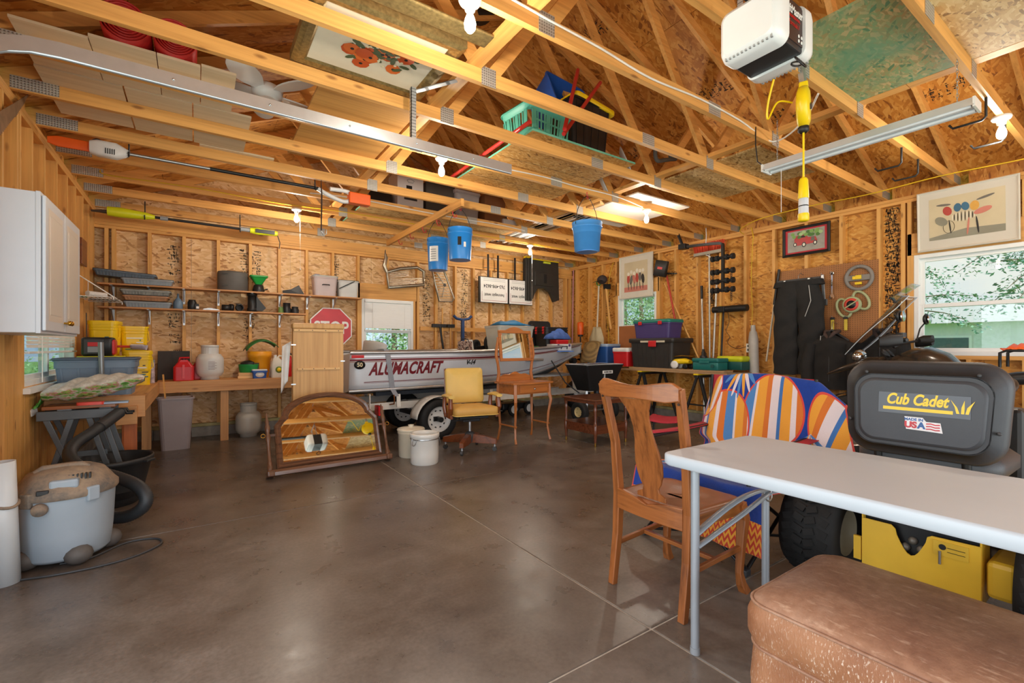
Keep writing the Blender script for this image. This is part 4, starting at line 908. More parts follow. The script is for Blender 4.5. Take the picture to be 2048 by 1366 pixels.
MB().tube([(.16, -.42, 1.27), (.26, -.33, 1.27), (.36, -.15, 1.24), (.38, 0, 1.2), (.36, .15, 1.24), (.26, .33, 1.27), (.16, .42, 1.27)], .013, 8).build('handlebar', BSTEEL, t)
for s in (-1, 1):
    MB().cyl((.17, s*.40, 1.27), (.25, s*.30, 1.27), .021, n=10).build('grip', RUBBER, t)
    MB().ring_loft([yz(.24, .02, 1.22, 1.33), yz(.34, .03, 1.20, 1.33), yz(.42, .02, 1.20, 1.30)], True, M=TR(-.03, s*.35, .0, 0, 0, s*.5)).build('hand_guard', BLACK, t)
    MB().tube([(.27, s*.30, 1.28), (.26, s*.36, 1.40), (.23, s*.40, 1.46)], .007, 6).build('mirror_stem', BLACK, t)
    o = MB().sphere((.22, s*.41, 1.50), (.025, .085, .06), 12).build('mirror_shell', BLACK, t); MB().lathe([(.07, 0), (.07, .004), (0, .004)], 20, TR(.193, s*.41, 1.50, 0, -PI/2, 0), sx=.75).build('mirror', CHROME, o)
MB().cyl((.24, .27, 1.30), (.24, .27, 1.345), .035, n=12).build('fluid_reservoir', DGREY, t)
MB().tube([(-.42, .16, 1.02), (-.42, .16, 1.15), (-.46, .16, 1.17), (-.95, .15, 1.17), (-.95, -.15, 1.17), (-.46, -.16, 1.17), (-.42, -.16, 1.15), (-.42, -.16, 1.02)], .012, 8).build('luggage_rack', TUBE, t)
for k in range(3): MB().bar((-.55-k*.14, -.15, 1.165), (-.55-k*.14, .15, 1.165), .02, .01).build('rack_slat', TUBE, t)
MB().tube([(.05, .18, .3), (.02, .3, .12), (0, .36, .012)], .012, 8).build('side_stand', BSTEEL, t)
o = MB().surf(lambda u, v: (-.62+.2*u, -.12+.28*v, 1.18+.05*math.sin(PI*u)*math.sin(PI*v)+.012*math.sin(u*20)), 10, 10).build('orange_cloth', ORANGE, None, loc=(6.05, 1.36, 0), rz=PI/2, solid=.006); tag(o, 'orange cloth bundled on the luggage rack of the motorcycle', 'cloth')
# ---- boat on its trailer
HULL = mat('hull_white', '#D6DCE3', .3, .25, .04, 4); HBOT = mat('hull_bottom', '#5A5E62', .5, .3, .15, 5); MAR = mat('maroon_stripe', '#6E1620', .4); ALUM = mat('aluminium_rail', '#C3C5C6', .3, .85, .06, 12)
boat = thing('boat', 'white open aluminium boat with maroon stripes and lettering on its trailer', 'boat', (1.49, 6.29, 0), .035)
LB = 4.50
def bsec(x):
    q = x/LB; tp = 1 if q < .35 else max(0, 1-((q-.35)/.65)**2.3); tpc = 1 if q < .25 else max(0, 1-((q-.25)/.70)**1.8) if q < .95 else 0
    B = .68*(.94+.06*min(1, q/.3))*tp; Cn = .60*tpc*.98
    zg = 1.145+.02*q+.115*max(0, (q-.35)/.65)**1.6
    zc = .665+.03*q+.40*max(0, (q-.40)/.60)**2.0; zk = .57+.0*q+.62*max(0, (q-.55)/.45)**2.4
    if q > .999: B = Cn = .0
    return B, zg, min(Cn, B), min(zc, zg-.02), min(zk, zg-.03)
def bpt(x, t, off=0):
    """near (starboard) side; t 0 gunwale .. 1 chine"""
    B, zg, Cn, zc, zk = bsec(x); 
    return Vector((x+.05*(1-t)*0, -(B+(Cn-B)*(t**1.15))-off, zg+(zc-zg)*t))
NX = 34; xs = [LB*(1-(1-k/NX)**1.35) for k in range(NX+1)]
def hullsurf(side, t0, t1, nt, off, x0=0, x1=LB, fn=None):
    X = [x0+(x1-x0)*(1-(1-k/NX)**1.25) for k in range(NX+1)]
    def f(u, v):
        x = X[int(round(u*NX))]; p = bpt(x, t0+(t1-t0)*v, off); return (p.x, p.y*side, p.z)
    return MB().surf(f, NX+1, nt)
for s, nm in ((1, 'hull_side'), (-1, 'hull_side')): hullsurf(s, 0, 1, 7, 0).build(nm, HULL, boat, solid=.004)
def fb(u, v):
    x = xs[int(round(u*NX))]; B, zg, Cn, zc, zk = bsec(x); w = 2*v-1; return (x, -Cn*w, zk+(zc-zk)*abs(w)**1.15)
MB().surf(fb, NX+1, 13).build('hull_bottom', HBOT, boat, solid=.004)
B, zg, Cn, zc, zk = bsec(0)
MB().prism([(-B, zg-.02), (-Cn, zc), (0, zk), (Cn, zc), (B, zg-.02), (.3, zg-.05), (-.3, zg-.05)][::-1], 0, .03, Matrix(((0, 0, 1, 0), (1, 0, 0, 0), (0, 1, 0, 0), (0, 0, 0, 1)))).build('transom', HULL, boat)
for s in (1, -1):
    MB().tube([(bpt(x, 0, .004).x, bpt(x, 0, .004).y*s, bpt(x, 0).z-.012) for x in xs], .024, 6, sq=(.7, 1)).build('gunwale', ALUM, boat)
    MB().tube([(bpt(x, 1, .006).x, bpt(x, 1, .006).y*s, bpt(x, 1).z) for x in xs[:-2]], .022, 6, sq=(.6, 1)).build('spray_rail', ALUM, boat)
for t0, t1, m in ((.155, .165, MAR), (.19, .235, MAR), (.245, .27, mat('tan_stripe', '#9C7A6E', .4)), (.10, .105, BSTEEL)): hullsurf(1, t0, t1, 2, .004, 0, LB*.985).build('pinstripe', m, boat)
for t0, t1 in ((.775, .79), (.80, .806), (.815, .819)): hullsurf(1, t0, t1, 2, .004, .18, LB*.93).build('pinstripe', MAR, boat)
hullsurf(1, .085, .16, 2, .005, .02, .17).build('red_reflector', RED, boat)
def hull_text(s, size, x0, t0, m, shear, bold, sx, space=1, z_up=True):
    vs, fs = text_mesh(s, size, shear, bold, sx, space)
    P = []
    for x, y in vs:
        X = x0+x; B, zg, Cn, zc, zk = bsec(X); t = t0-y/(zg-zc); P.append(bpt(X, t, .006))
    mb = MB().add(P, fs); o = mb.build('lettering', m, boat); return o
hull_text('ALUMACRAFT', .215, .24, .60, MAR, .32, .008, .68, 1.06)
hull_text('V-14', .085, 1.60, .40, BSTEEL, .3, .004, .9)
hull_text('MN 0571 KR', .085, LB-.72, .34, MAR, 0, .001, .62)
BAD = Matrix.Translation((.115, -.645, .985)) @ Matrix.Rotation(PI/2, 4, 'X') @ Matrix.Rotation(0, 4, 'Z')
MB().lathe([(.062, 0), (.062, .006), (0, .006)], 24, BAD, sx=1.1, sy=.85).build('anniversary_badge', mat('badge_black', '#15161A', .4), boat); text('50', .07, mat('badge_gold', '#D7C79A', .4), boat, BAD @ Matrix.Translation((0, 0, .008)), ext=.001, bold=.001)
MB().b2((.15, -.52, .72), (4.0, .52, .74)).build('floor', GREY, boat)
for x in (.55, 1.75, 2.75): MB().b2((x, -.60, .98), (x+.32, .60, 1.02)).build('bench_seat', ALUM, boat, bevel=.01)
MB().b2((2.25, -.62, 1.09), (4.05, .60, 1.11)).build('deck', mat('deck_tan', '#A79878', .8, 0, .1, 30), boat) if False else None
dk = []
for k in range(9): x = 2.1+1.9*k/8; dk.append((x, bsec(x)[0]-.05))
MB().prism([(x, -w) for x, w in dk]+[(x, w) for x, w in dk[::-1]], 1.10, 1.12).build('deck', mat('deck_tan', '#A79878', .8, 0, .1, 30), boat)
sb = MB().ring_loft([[Vector((.62+.20*math.cos(a)*k1, -.15+.27*math.sin(a)*k1, z)) for a in [2*PI*i/20 for i in range(20)]] for z, k1 in ((1.06, .85), (1.09, 1), (1.14, 1), (1.16, .9))], True).build('swivel_seat', mat('seat_grey', '#B9B7B2', .6, 0, .06), boat)
MB().surf(lambda u, v: (.50-.12*math.sin(PI*u)*1.0+.02*v, -.15-.34*math.cos(PI*u), 1.13+.16*v*math.sin(PI*(.12+.76*u))**.5), 16, 5).build('seat_back', mat('seat_grey', '#B9B7B2', .6, 0, .06), sb, solid=.05)
MB().cyl((.62, -.15, 1.0), (.62, -.15, 1.07), .04, n=12).build('pedestal', DGREY, sb)
trl = thing('boat_trailer', 'white boat trailer with black tyres and a tail light under the boat', 'trailer', (1.49, 6.29, 0), .035)
WST = mat('white_steel', '#DFDCD2', .45, .1, .08)
for y in (-.45, .45): MB().bar((.2, y, .44), (2.9, y*.9, .44), .05, .09).build('frame_rail', WST, trl); MB().bar((2.9, y*.9, .44), (3.9, 0, .44), .05, .09).build('frame_rail', WST, trl); MB().bar((.4, y*.8, .595), (2.6, y*.8, .595), .10, .05).build('bunk', mat('bunk_carpet', '#3D4046', .95, 0, .2, 60, .3), trl)
MB().bar((1.0, 0, .40), (5.15, 0, .40), .09, .10).build('tongue', WST, trl); MB().bar((1.05, -.83, .27), (1.05, .40, .27), .07, .06).build('axle', BSTEEL, trl)
MB().bar((.22, -.62, .42), (.22, .62, .42), .05, .06).build('cross_member', BSTEEL, trl)
for y in (-.78, .33): wheel(trl, AX(1.08, y, .265), .265, .19, .165, WRIM, 0, 10, (-.02, .13, .035, BSTEEL) if y < 0 else None)
for y in (-.78, .78):
    MB().surf(lambda u, v: (1.08+.33*math.cos(PI*(.97-.94*u)), y-.11+.22*v, .265+.30*math.sin(PI*(.97-.94*u))+.0), 16, 4).build('fender', WST, trl, solid=.006)
    MB().bar((.95, y*.62, .44), (.95, y, .54), .04, .02).build('fender_bracket', WST, trl)
    tl = MB().box((.34, y*.86, .42), (.055, .15, .12)).build('tail_light', mat('light_red', '#C8141C', .2, 0, .05, coat=.5), trl, bevel=.008); MB().box((.34, y*.86, .35), (.06, .14, .025)).build('light_base', DGREY, tl)
    MB().bar((.25, y*.78, .40), (.25, y*.78, .62), .03, .012).build('light_bracket', WST, trl)
    MB().bar((.62, y*.8, .44), (.62, y*.78, .60), .05, .02).build('bunk_post', WST, trl); MB().bar((2.2, y*.55, .44), (2.2, y*.45, .60), .05, .02).build('bunk_post', WST, trl)
MB().bar((4.35, 0, .42), (4.30, 0, .98), .07, .07).build('winch_post', WST, trl); MB().cyl((4.28, -.06, .95), (4.28, .06, .95), .05, n=14).build('winch', BSTEEL, trl)
MB().bar((4.6, .0, .38), (4.6, 0, .14), .04, .04).build('jack', WST, trl)
wheel(trl, AX(4.62, .22, .285), .285, .17, .17, WRIM, 0, 8, None, 'spare_wheel'); MB().bar((4.6, 0, .3), (4.6, .22, .285), .04, .04).build('spare_mount', WST, trl)
# tie-down strap
sp_ = [bpt(.42, t_, .012) for t_ in (0, .2, .4, .6, .8, 1)]
o = MB().ring_loft([[p+Vector((-.032+.11*k/6, -.0015, 0)), p+Vector((.032+.11*k/6, -.0015, 0)), p+Vector((.032+.11*k/6, .0015, 0)), p+Vector((-.032+.11*k/6, .0015, 0))] for k, p in enumerate([Vector((.42, .30, 1.165))]+[Vector((.42, -.645, 1.178))]+sp_[0:1]+sp_[1:]+[Vector((.43, -.665, .58))])], True, sm=False).build('tie_down_strap', mat('strap_grey', '#8D9097', .8, 0, .06, 60), None, loc=(1.49, 6.29, 0), rz=.035); tag(o, 'grey tie down strap pulled over the side of the boat', 'strap')
MB().tube([(.54, -.665, .60), (.55, -.66, .54), (.56, -.62, .48), (.55, -.50, .46)], .008, 6).build('strap_hook', mat('rusty_hook', '#9A5A2A', .6, .4, .2), o)
# small wheeled dolly under the boat
c_ = onZ(1012, 822); t = thing('push_cart', 'small black wheeled cart with white hubs, under the boat', 'cart', (c_.x-.25, c_.y-.42, 0), .1)
MB().b2((-.20, -.12, .10), (.42, .14, .22)).build('body', BLACK, t, bevel=.03)
for x in (.0, .36):
    for y in (-.17, .19): wheel(t, AX(x, y, .115), .115, .05, .07, WRIM)
# ---- things carried in the boat
def bx_(x, y): return Vector((1.49, 6.29, 0))+Vector((x, y, 0))
def tote(name, label, cat, loc, rz, w, d, h, body, lid=None, lidh=.03, group=None, taper=.9, ribs=0, ribm=None):
    t = thing(name, label, cat, loc, rz, group)
    MB().tub(w, d, h, taper, .004, .04).build('body', body, t)
    if lid: rr_slab(w+.025, d+.025, h-.005, h+lidh, .045, .008).build('lid', lid, t)
    for k in range(ribs):
        x = -w*.42+w*.84*k/(ribs-1)
        for s in (-1, 1): MB().bar((x*taper, s*(d/2*taper+.001), .01), (x, s*(d/2-.001), h-.03), .012, .008, (0, 1, 0)).build('rib', ribm or body, t)
    return t
CLEAR = frosted('clear_tote', '#D9DAD2', .42, .25); ZD = 1.12+.001
p = onY(1019, 690, 6.38); t = tote('storage_tote', 'large clear tote in the boat with a blue bag on its lid', 'tote', (p.x, 6.38, ZD), .03, .72, .42, .40, CLEAR, frosted('clear_lid', '#C8CDC8', .6), .03, None, .88)
for k, (x, y, s) in enumerate(((-.15, 0, .12), (.1, .03, .13), (.22, -.05, .09))): MB().sphere((x, y, .02+s*.7), (s*1.2, s, s*.7), 10).build('packed_cloth', mat('packed_%d' % k, ('#B9A27A', '#D8D2C2', '#8A7A6A')[k], .9), t)
o = MB().surf(lambda u, v: (-.30+.62*u, -.16+.30*v, .012+.075*math.sin(PI*u)**.6*math.sin(PI*v)**.7+.012*math.sin(u*13)*math.sin(PI*v)), 22, 10).build('duffel_bag', mat('blue_nylon', '#1E6F9E', .6, 0, .15, 8), None, (p.x, 6.38, ZD+.432), .03, solid=.01); tag(o, 'flat blue nylon bag lying on the clear tote in the boat', 'bag')
p = onY(1098, 690, 6.45)
for k in range(3):
    t = tote('storage_tote', 'black tote beside the clear tote, %s in its nested stack of three' % ('lowest', 'middle', 'topmost')[k], 'tote', (p.x+.02, 6.42, ZD+.012*0+.045*k), .0, .50, .36, .34, BLACK, None, 0, 'nested black totes in the boat', .86)
    for s in (-1, 1): MB().box((-.25, s*.10, .33), (.03, .05, .035)).build('latch', RED, t, bevel=.005)
t = thing('tote_lid', 'black tote lid leaning upright on the nested totes', 'lid', (p.x-.05, 6.66, ZD+.06), 0)
rr_slab(.50, .50, 0, .03, .06, .008, TR(0, 0, .245, PI/2-.12, 0, 0)).build('lid', BLACK, t); rr_slab(.40, .40, .03, .036, .05, .003, TR(0, 0, .245, PI/2-.12, 0, 0)).build('raised_panel', BLACK, t)
p = onY(1116, 690, 6.2)
t = thing('tackle_case', 'clear white tackle case with a dark handle on the bow', 'case', (p.x, 6.18, ZD+.02), .05)
rr_slab(.38, .26, 0, .115, .02, .006).build('body', mat('milky_case', '#D9DADB', .35, 0, .04), t); MB().tube([(-.07, -.132, .03), (-.06, -.155, .075), (.06, -.155, .075), (.07, -.132, .03)], .009, 6).build('handle', DGREY, t)
for x in (-.13, .13): MB().box((x, -.132, .09), (.04, .012, .04)).build('latch', mat('purple_latch', '#4A3E78', .4), t, bevel=.003)
o = MB().ring_loft([[(1.6*0+x, y, z) for x, y in rrect(.40-.02*k, .34-.02*k, .05, 4)] for k, z in enumerate((0, .018))], True).build('life_cushion', mat('blue_cushion', '#4E78C0', .7), None, (p.x+.04, 6.19, ZD-.0)); tag(o, 'flat blue cushion under the white tackle case', 'cushion')
t = thing('tackle_box', 'red plastic box between the white case and the blue jacket', 'box', (p.x+.01, 6.19, ZD+.136), .05); rr_slab(.28, .20, 0, .075, .02, .006).build('body', RED, t); rr_slab(.285, .205, .05, .075, .02, .006).build('lid', mat('red_lid', '#D8383A', .4), t)
o = MB().surf(lambda u, v: (-.21+.42*u+.03*math.sin(v*6), -.13+.26*v, .01+.15*(math.sin(PI*u)**.5)*(math.sin(PI*v)**.6)+.025*math.sin(u*9+v*4)*math.sin(PI*u)*math.sin(PI*v)+.015*math.sin(u*23)*math.sin(PI*v)), 30, 16).build('folded_jacket', mat('blue_cloth', '#4664A8', .9, 0, .2, 14), None, (p.x-.02, 6.19, ZD+.212), .1, solid=.008); tag(o, 'crumpled blue jacket piled on the red box in the bow', 'jacket')
p = onY(930, 690, 6.12); N = NT('camouflage'); N.l(N.ramp(N.noise(N.coord((1, 1, 1)), 22, 4), [(.38, '#3B2A24'), (.46, '#7A5A52'), (.52, '#C3AEA0'), (.58, '#54423A'), (.66, '#2A2220')]), N.p.inputs['Base Color']); N.p.inputs['Roughness'].default_value = .9
t = thing('camo_bag', 'camouflage bag standing on the boat beside a white card', 'bag', (p.x, 6.12, 1.022), 0); rr_slab(.20, .12, 0, .27, .03, .02).build('body', N.m, t); MB().tube([(-.06, 0, .26), (-.05, 0, .30), (.05, 0, .30), (.06, 0, .26)], .008, 6).build('handle', BLACK, t)
o = MB().bar((.13, 0, 0), (.10, .02, .29), .10, .006, (0, 1, 0)).build('white_card', WHITE, None, (p.x, 6.14, 1.022)); tag(o, 'white card standing beside the camouflage bag in the boat', 'card')
o = MB().cyl((-.16, 0, .03), (.16, .01, .03), .024, n=10).build('foam_tube', YEL, None, (onY(958, 690, 6.05).x, 6.05, 1.105)); tag(o, 'yellow foam tube lying on the boat gunwale', 'tube')
p = onY(973, 690, 6.75); t = thing('hand_cart', 'grey wheeled cart lying in the boat left of the clear tote', 'cart', (p.x-.08, 6.72, 1.13), .3)
wheel(t, AX(.10, -.06, .14), .14, .05, .10, mat('grey_hub', '#A5A6A2', .5)); wheel(t, AX(-.14, .04, .10), .10, .05, .06, BLACK); MB().bar((-.2, 0, .05), (.15, 0, .08), .05, .06).build('frame', BSTEEL, t)
p = onY(1073, 688, 6.05); t = thing('ammo_box', 'small dark green metal box behind the dressing table mirror', 'box', (p.x, 6.15, ZD)); rr_slab(.12, .16, 0, .10, .008, .004).build('body', mat('army_green', '#2E5A2E', .5), t); MB().tube([(-.03, 0, .10), (-.025, 0, .118), (.025, 0, .118), (.03, 0, .10)], .004, 6).build('handle', BSTEEL, t)
# ---- drop spreader and sawhorse bench by the right wall
t = thing('tow_spreader', 'black hopper spreader on two small wheels between the boat and the cooler', 'spreader', (5.42, 5.52, 0), .04)
hp = MB().tub(.86, .50, .42, .62, .008, .03, TR(0, 0, .50)).build('hopper', BLACK, t); MB().box((0, 0, .80), (.01, .46, .22)).build('divider', mat('pale_edge', '#C9CCCE', .4), hp)
MB().tube([(x, y, .922) for x, y in rrect(.86, .50, .03, 3)], .006, 6, True).build('rim', mat('pale_edge', '#C9CCCE', .4), hp)
MB().box((.06, -.232, .80), (.24, .004, .05), TR(0, 0, 0, .0)).build('label', WHITE, hp); text('AGRI-FAB', .042, INK, hp, Matrix.Translation((.06, -.236, .80)) @ Matrix.Rotation(PI/2, 4, 'X'), bold=.001)
for x in (-.36, .36): wheel(t, AX(x, -.02, .165, 'x'), .165, .10, .08, mat('cream_rim', '#D8C690', .4), 0, 5)
MB().cyl((-.36, -.02, .165), (.36, -.02, .165), .012, n=8).build('axle', STEEL, t)
for x in (-.2, .2): MB().bar((x, -.02, .165), (x*.9, 0, .51), .03, .012).build('frame', STEEL, t)
MB().tube([(-.25, .1, .45), (-.42, .25, .62), (-.55, .45, .98)], .011, 8).build('handle', BSTEEL, t); MB().cyl((0, -.05, .30), (0, -.05, .50), .05, n=12).build('gearbox', BSTEEL, t)
SHY = YEL
for k, y in enumerate((5.05, 4.02)):
    t = thing('sawhorse', 'black folding sawhorse with yellow top, %s of the two under the plank bench' % ('farther', 'nearer')[k], 'sawhorse', (6.30, y, 0), 0, 'sawhorses under the planks')
    MB().b2((-.33, -.03, .755), (.33, .03, .81)).build('beam', BLACK, t, bevel=.006); MB().b2((-.34, -.035, .795), (.34, .035, .815)).build('top_strip', SHY, t, bevel=.004)
    for sx in (-1, 1):
        for s in (-1, 1): MB().bar((sx*.26, s*.02, .78), (sx*.31, s*.27, 0), .05, .03).build('leg', BLACK, t, bevel=.004)
        MB().bar((sx*.285, -.16, .36), (sx*.285, .16, .36), .025, .02).build('spreader_bar', BLACK, t)
PLK = wood('grey_plank', '#A88862', '#7A5E42', 1, .8)
for k, (x0, x1, y0, y1, z) in enumerate(((5.98, 6.26, 3.55, 5.75, .815), (6.28, 6.62, 3.50, 5.70, .815), (6.0, 6.22, 3.60, 5.3, .843))):
    o = MB().b2((x0, y0, z), (x1, y1, z+.027)).build('plank', PLK, None, bevel=.003); tag(o, ('wide weathered plank along the front of the sawhorse bench', 'wide weathered plank along the wall side of the sawhorse bench', 'shorter loose plank lying on top at the front of the sawhorse bench')[k], 'plank', 'planks on the sawhorses')
ZP = .872
def pX(px, py, X): q = onX(px, py, X); return q
q = pX(1318, 735, 6.3); t = tote('tool_chest', 'big black ribbed storage chest with red latch on the sawhorse planks', 'chest', (6.33, q.y, ZP), PI/2, .84, .50, .42, mat('chest_black', '#2E2B28', .5, 0, .15), None, 0, None, .93, 9)
rr_slab(.90, .55, .40, .475, .04, .015).build('lid', mat('chest_black', '#2E2B28', .5, 0, .15), t); MB().box((-.06, .28, .385), (.15, .02, .10)).build('latch', RED, t, bevel=.015)
for x in (-.22, .10): MB().box((x, .277, .42), (.16, .004, .03)).build('sticker', mat('sticker_tan', '#C9BFA8', .5), t)
for x in (-.3, -.05): MB().box((x, .02, .4765), (.08, .10, .003)).build('sticker', WHITE, t)
t = tote('tool_box', 'purple toolbox with teal lid and red latches on top of the black chest', 'toolbox', (6.33, q.y+.05, ZP+.478), PI/2, .72, .36, .25, mat('purple_plastic', '#463A6E', .4, 0, .06), None, 0, None, .93)
rr_slab(.76, .40, .235, .305, .05, .025).build('lid', mat('teal_plastic', '#1F7A6C', .4, 0, .05), t)
for x in (-.2, .2): MB().box((x, .205, .245), (.07, .02, .06)).build('latch', RED, t, bevel=.008)
q = pX(1246, 735, 6.15); t = thing('cooler', 'small red cooler with white lid left of the black chest', 'cooler', (6.20, q.y, ZP), PI/2)
MB().tub(.34, .26, .25, .94, .01, .03).build('body', RED, t); rr_slab(.36, .28, .24, .32, .035, .02).build('lid', mat('cooler_white', '#E8E6DF', .35), t); MB().tube([(-.18, 0, .22), (-.17, .10, .29), (.17, .10, .29), (.18, 0, .22)], .010, 6, sq=(1.4, .7)).build('handle', RED, t)
q = pX(1212, 735, 6.4); t = tote('cooler', 'blue chest cooler under a tan bamboo mat', 'cooler', (6.40, q.y+.08, ZP), PI/2, .56, .36, .34, mat('cooler_blue', '#2E5FA8', .4, 0, .06), mat('cooler_lid_blue', '#A9BFD8', .4), .05, None, .95)
N = NT('bamboo_mat'); ck = N.n('TexChecker'); ck.inputs['Scale'].default_value = 90; N.l(N.coord((1, 1, 1), (0, 0, .78), rnd=False), ck.inputs['Vector']); ck.inputs['Color1'].default_value = lin('#A88C5A'); ck.inputs['Color2'].default_value = lin('#5E4A2C'); N.l(ck.outputs['Color'], N.p.inputs['Base Color']); N.bump(ck.outputs['Fac'], .6, .004)
o = MB().surf(lambda u, v: (-.20-.26*u, .12+.42*v-.10*u, .06+.0-.40*u**1.4+.03*math.sin(PI*v)), 10, 8).build('woven_mat', N.m, None, (6.40, q.y-.20, ZP+.36), 0, solid=.006); tag(o, 'tan woven mat hanging over the blue cooler', 'mat')
q = pX(1368, 738, 6.2); t = thing('toy_tractor', 'yellow lawn sprinkler tractor with white wheels on the planks', 'sprinkler', (6.16, q.y, ZP), PI/2)
MB().ring_loft([yz(-.14, .05, .08, .13), yz(-.05, .075, .07, .16), yz(.1, .07, .07, .15), yz(.15, .04, .08, .13)], True).build('body', YEL, t)
for x, r in ((.09, .06), (-.10, .04)):
    for y in (-.07, .07): MB().lathe([(r*.5, -.018), (r, -.018), (r, .018), (r*.5, .018), (0, .01)], 18, AX(x, y, r)).build('wheel', WRIM if r > .05 else BSTEEL, t)
MB().tube([(-.2, .0, .19), (0, .02, .20), (.15, 0, .18), (.19, 0, .21)], .008, 6).build('spray_arm', mat('brass', '#B08A3E', .3, 1), t)
q = pX(1423, 740, 6.2); t = thing('tool_case', 'teal green tool case with dark latches on the planks', 'case', (6.16, q.y+.0, ZP), PI/2); TEAL = mat('teal_case', '#1C6B66', .45, 0, .08)
rr_slab(.40, .26, 0, .11, .02, .008).build('body', TEAL, t); rr_slab(.42, .28, .113, .17, .025, .012).build('lid', TEAL, t); MB().cyl((-.13, .142, .06), (-.13, .15, .06), .025, n=16).build('round_mark', mat('teal_dark', '#15504C', .5), t); MB().b2((-.08, .14, .10), (.08, .152, .13)).build('latch', TEAL, t, bevel=.004)
q = pX(1450, 735, 6.45); t = thing('tool_case', 'dark teal case with a yellow lid behind the teal tool case', 'case', (6.46, q.y-.12, ZP), PI/2); rr_slab(.40, .26, 0, .12, .02, .008).build('body', mat('teal_dark', '#15504C', .5), t); rr_slab(.40, .26, .12, .20, .05, .03).build('lid', mat('lime_yellow', '#C9CF1E', .45), t)
t = thing('bottle_jack', 'black bottle jack standing on the teal tool case', 'jack', (6.16, q.y+.16, ZP+.171)); MB().lathe([(.05, 0), (.05, .03), (.03, .04), (.03, .09), (.018, .095), (.018, .13), (0, .13)], 14).build('body', BLACK, t); MB().cyl((.03, 0, .05), (.06, 0, .06), .012, n=8).build('pump_socket', BLACK, t)
# ---- dresser mirror and the oak panel behind it
t = thing('dresser_mirror', 'wide arched dresser mirror in a dark carved frame, leaning on the floor', 'mirror', (1.115, 4.74, 0), .045, None, -.0)
tl = t
DKW = lambda ax: wood('dark_frame_%s' % 'xyz'[ax], '#6E4A34', '#3E261A', ax, 1.6, .3, .4, False, .5)
LEAN = Matrix.Translation((0, 0, .02)) @ Matrix.Rotation(-.38, 4, 'X')
def arch(o):
    hw = .50-o; P = [(-hw, .06+o*1.0), (-hw, .40)]
    P += [(-hw, .47-o*.3), (-hw+.03, .50-o*.3)] if o < .02 else [(-hw, .45), (-hw+.03, .49)]
    P += [(-hw+.06, .545-o*.5)]
    n = 16
    for k in range(n+1):
        a = PI*(1-k/n); P.append((math.cos(a)*(hw-.07), .555-o*.6+math.sin(a)*(.215-o*.4)))
    Q = [(-x, z) for x, z in P[:5]][::-1]
    return P+Q
A0, A1 = arch(0), arch(.055)
V3 = lambda P, y: [LEAN @ Vector((x, y, z)) for x, z in P]
mb = MB(); n_ = len(A0)
r0, r1, r2, r3, r4, r5 = V3(A0, .03), V3(A0, -.008), V3(arch(.014), -.022), V3(arch(.03), -.012), V3(arch(.042), -.02), V3(A1, -.002)
mb.ring_loft([r0, r1, r2, r3, r4, r5], False, sm=False).build('frame', DKW(0), t)
MB().add(V3(arch(.053), .0), [tuple(range(n_))[::-1]]).build('mirror', MIRR, t); MB().add(V3(A0, .031), [tuple(range(n_))]).build('back_board', DKW(0), t)
MB().ring_loft([[LEAN @ Vector((s*.58, y, z)) for y, z in ((-.03, 0), (-.035, .03), (-.022, .055), (.03, .055), (.03, 0))] for s in (-1, 1)], True, sm=False).build('base_rail', DKW(0), t)
for s in (-1, 1):
    M2 = LEAN @ Matrix.Translation((s*.56, 0, 0))
    MB().lathe([(.024, .05), (.026, .09), (.018, .10), (.022, .12), (.016, .14), (.015, .30), (.022, .33), (.024, .37), (.016, .40), (.022, .42), (.024, .46), (.014, .49), (.02, .51), (.010, .54), (.013, .56), (.004, .60)], 14, M2).build('turned_post', DKW(2), t)
    MB().box((0, 0, .02), (.06, .12, .055), M2).build('foot', DKW(0), t, bevel=.012)
    MB().bar(M2 @ Vector((0, 0, .38)), M2 @ Vector((-s*.07, 0, .38)), .018, .018).build('pivot', DKW(0), t)
    MB().tube([M2 @ Vector((s*.04+.018*math.cos(a), -.0, .38+.018*math.sin(a))) for a in [2*PI*k/12 for k in range(12)]], .004, 6, True).build('pivot_ring', mat('brass', '#B08A3E', .3, 1), t)
    MB().bar(LEAN @ Vector((s*.42, .05, .5)), Vector((s*.42, .46, .01)), .03, .02).build('prop', DKW(2), t)
OPL = wood('oak_ply', '#D2A468', '#BC8A4E', 2, .6, .5, 0, False, .45)
t = thing('cabinet_panel', 'tall oak veneer cabinet panel with screwed cleats, behind the arched mirror', 'panel', (1.10, 5.34, 0), -.05)
MB().b2((-.255, 0, 0), (.255, .02, 1.46)).build('panel', OPL, t); MB().b2((-.255, .02, 0), (-.235, .14, 1.44)).build('side_board', OPL, t); MB().b2((.235, .02, 0), (.255, .14, 1.44)).build('side_board', OPL, t)
MB().b2((-.262, -.022, 1.40), (.262, .14, 1.455)).build('top_moulding', OPL, t, bevel=.012)
for z, w in ((1.37, .25), (.955, .215)):
    c_ = MB().b2((-w, -.018, z), (w, 0, z+.024)).build('cleat', LXp, t, bevel=.002)
    for k in range(4): MB().cyl((-w+.05+k*(2*w-.1)/3, -.019, z+.012), (-w+.05+k*(2*w-.1)/3, -.017, z+.012), .005, n=8).build('screw', BSTEEL, c_)
for x, z in ((-.25, 1.22), (-.25, .80), (.25, 1.04)): MB().b2((x-.025, -.006, z), (x+.02, 0, z+.012)).build('hinge_plate', STEEL, t)
o = MB().surf(lambda u, v: (-.27-.085*u*(1-.2*v)-.03*v, .05+.03*math.sin(u*5), 1.26-.42*v-.08*u*v-.05*u), 8, 12).build('white_cloth', mat('white_cloth', '#E3E2DE', .9), None, (1.10, 5.36, 0), -.05, solid=.004); tag(o, 'white cloth hanging over the side of the oak panel', 'cloth')
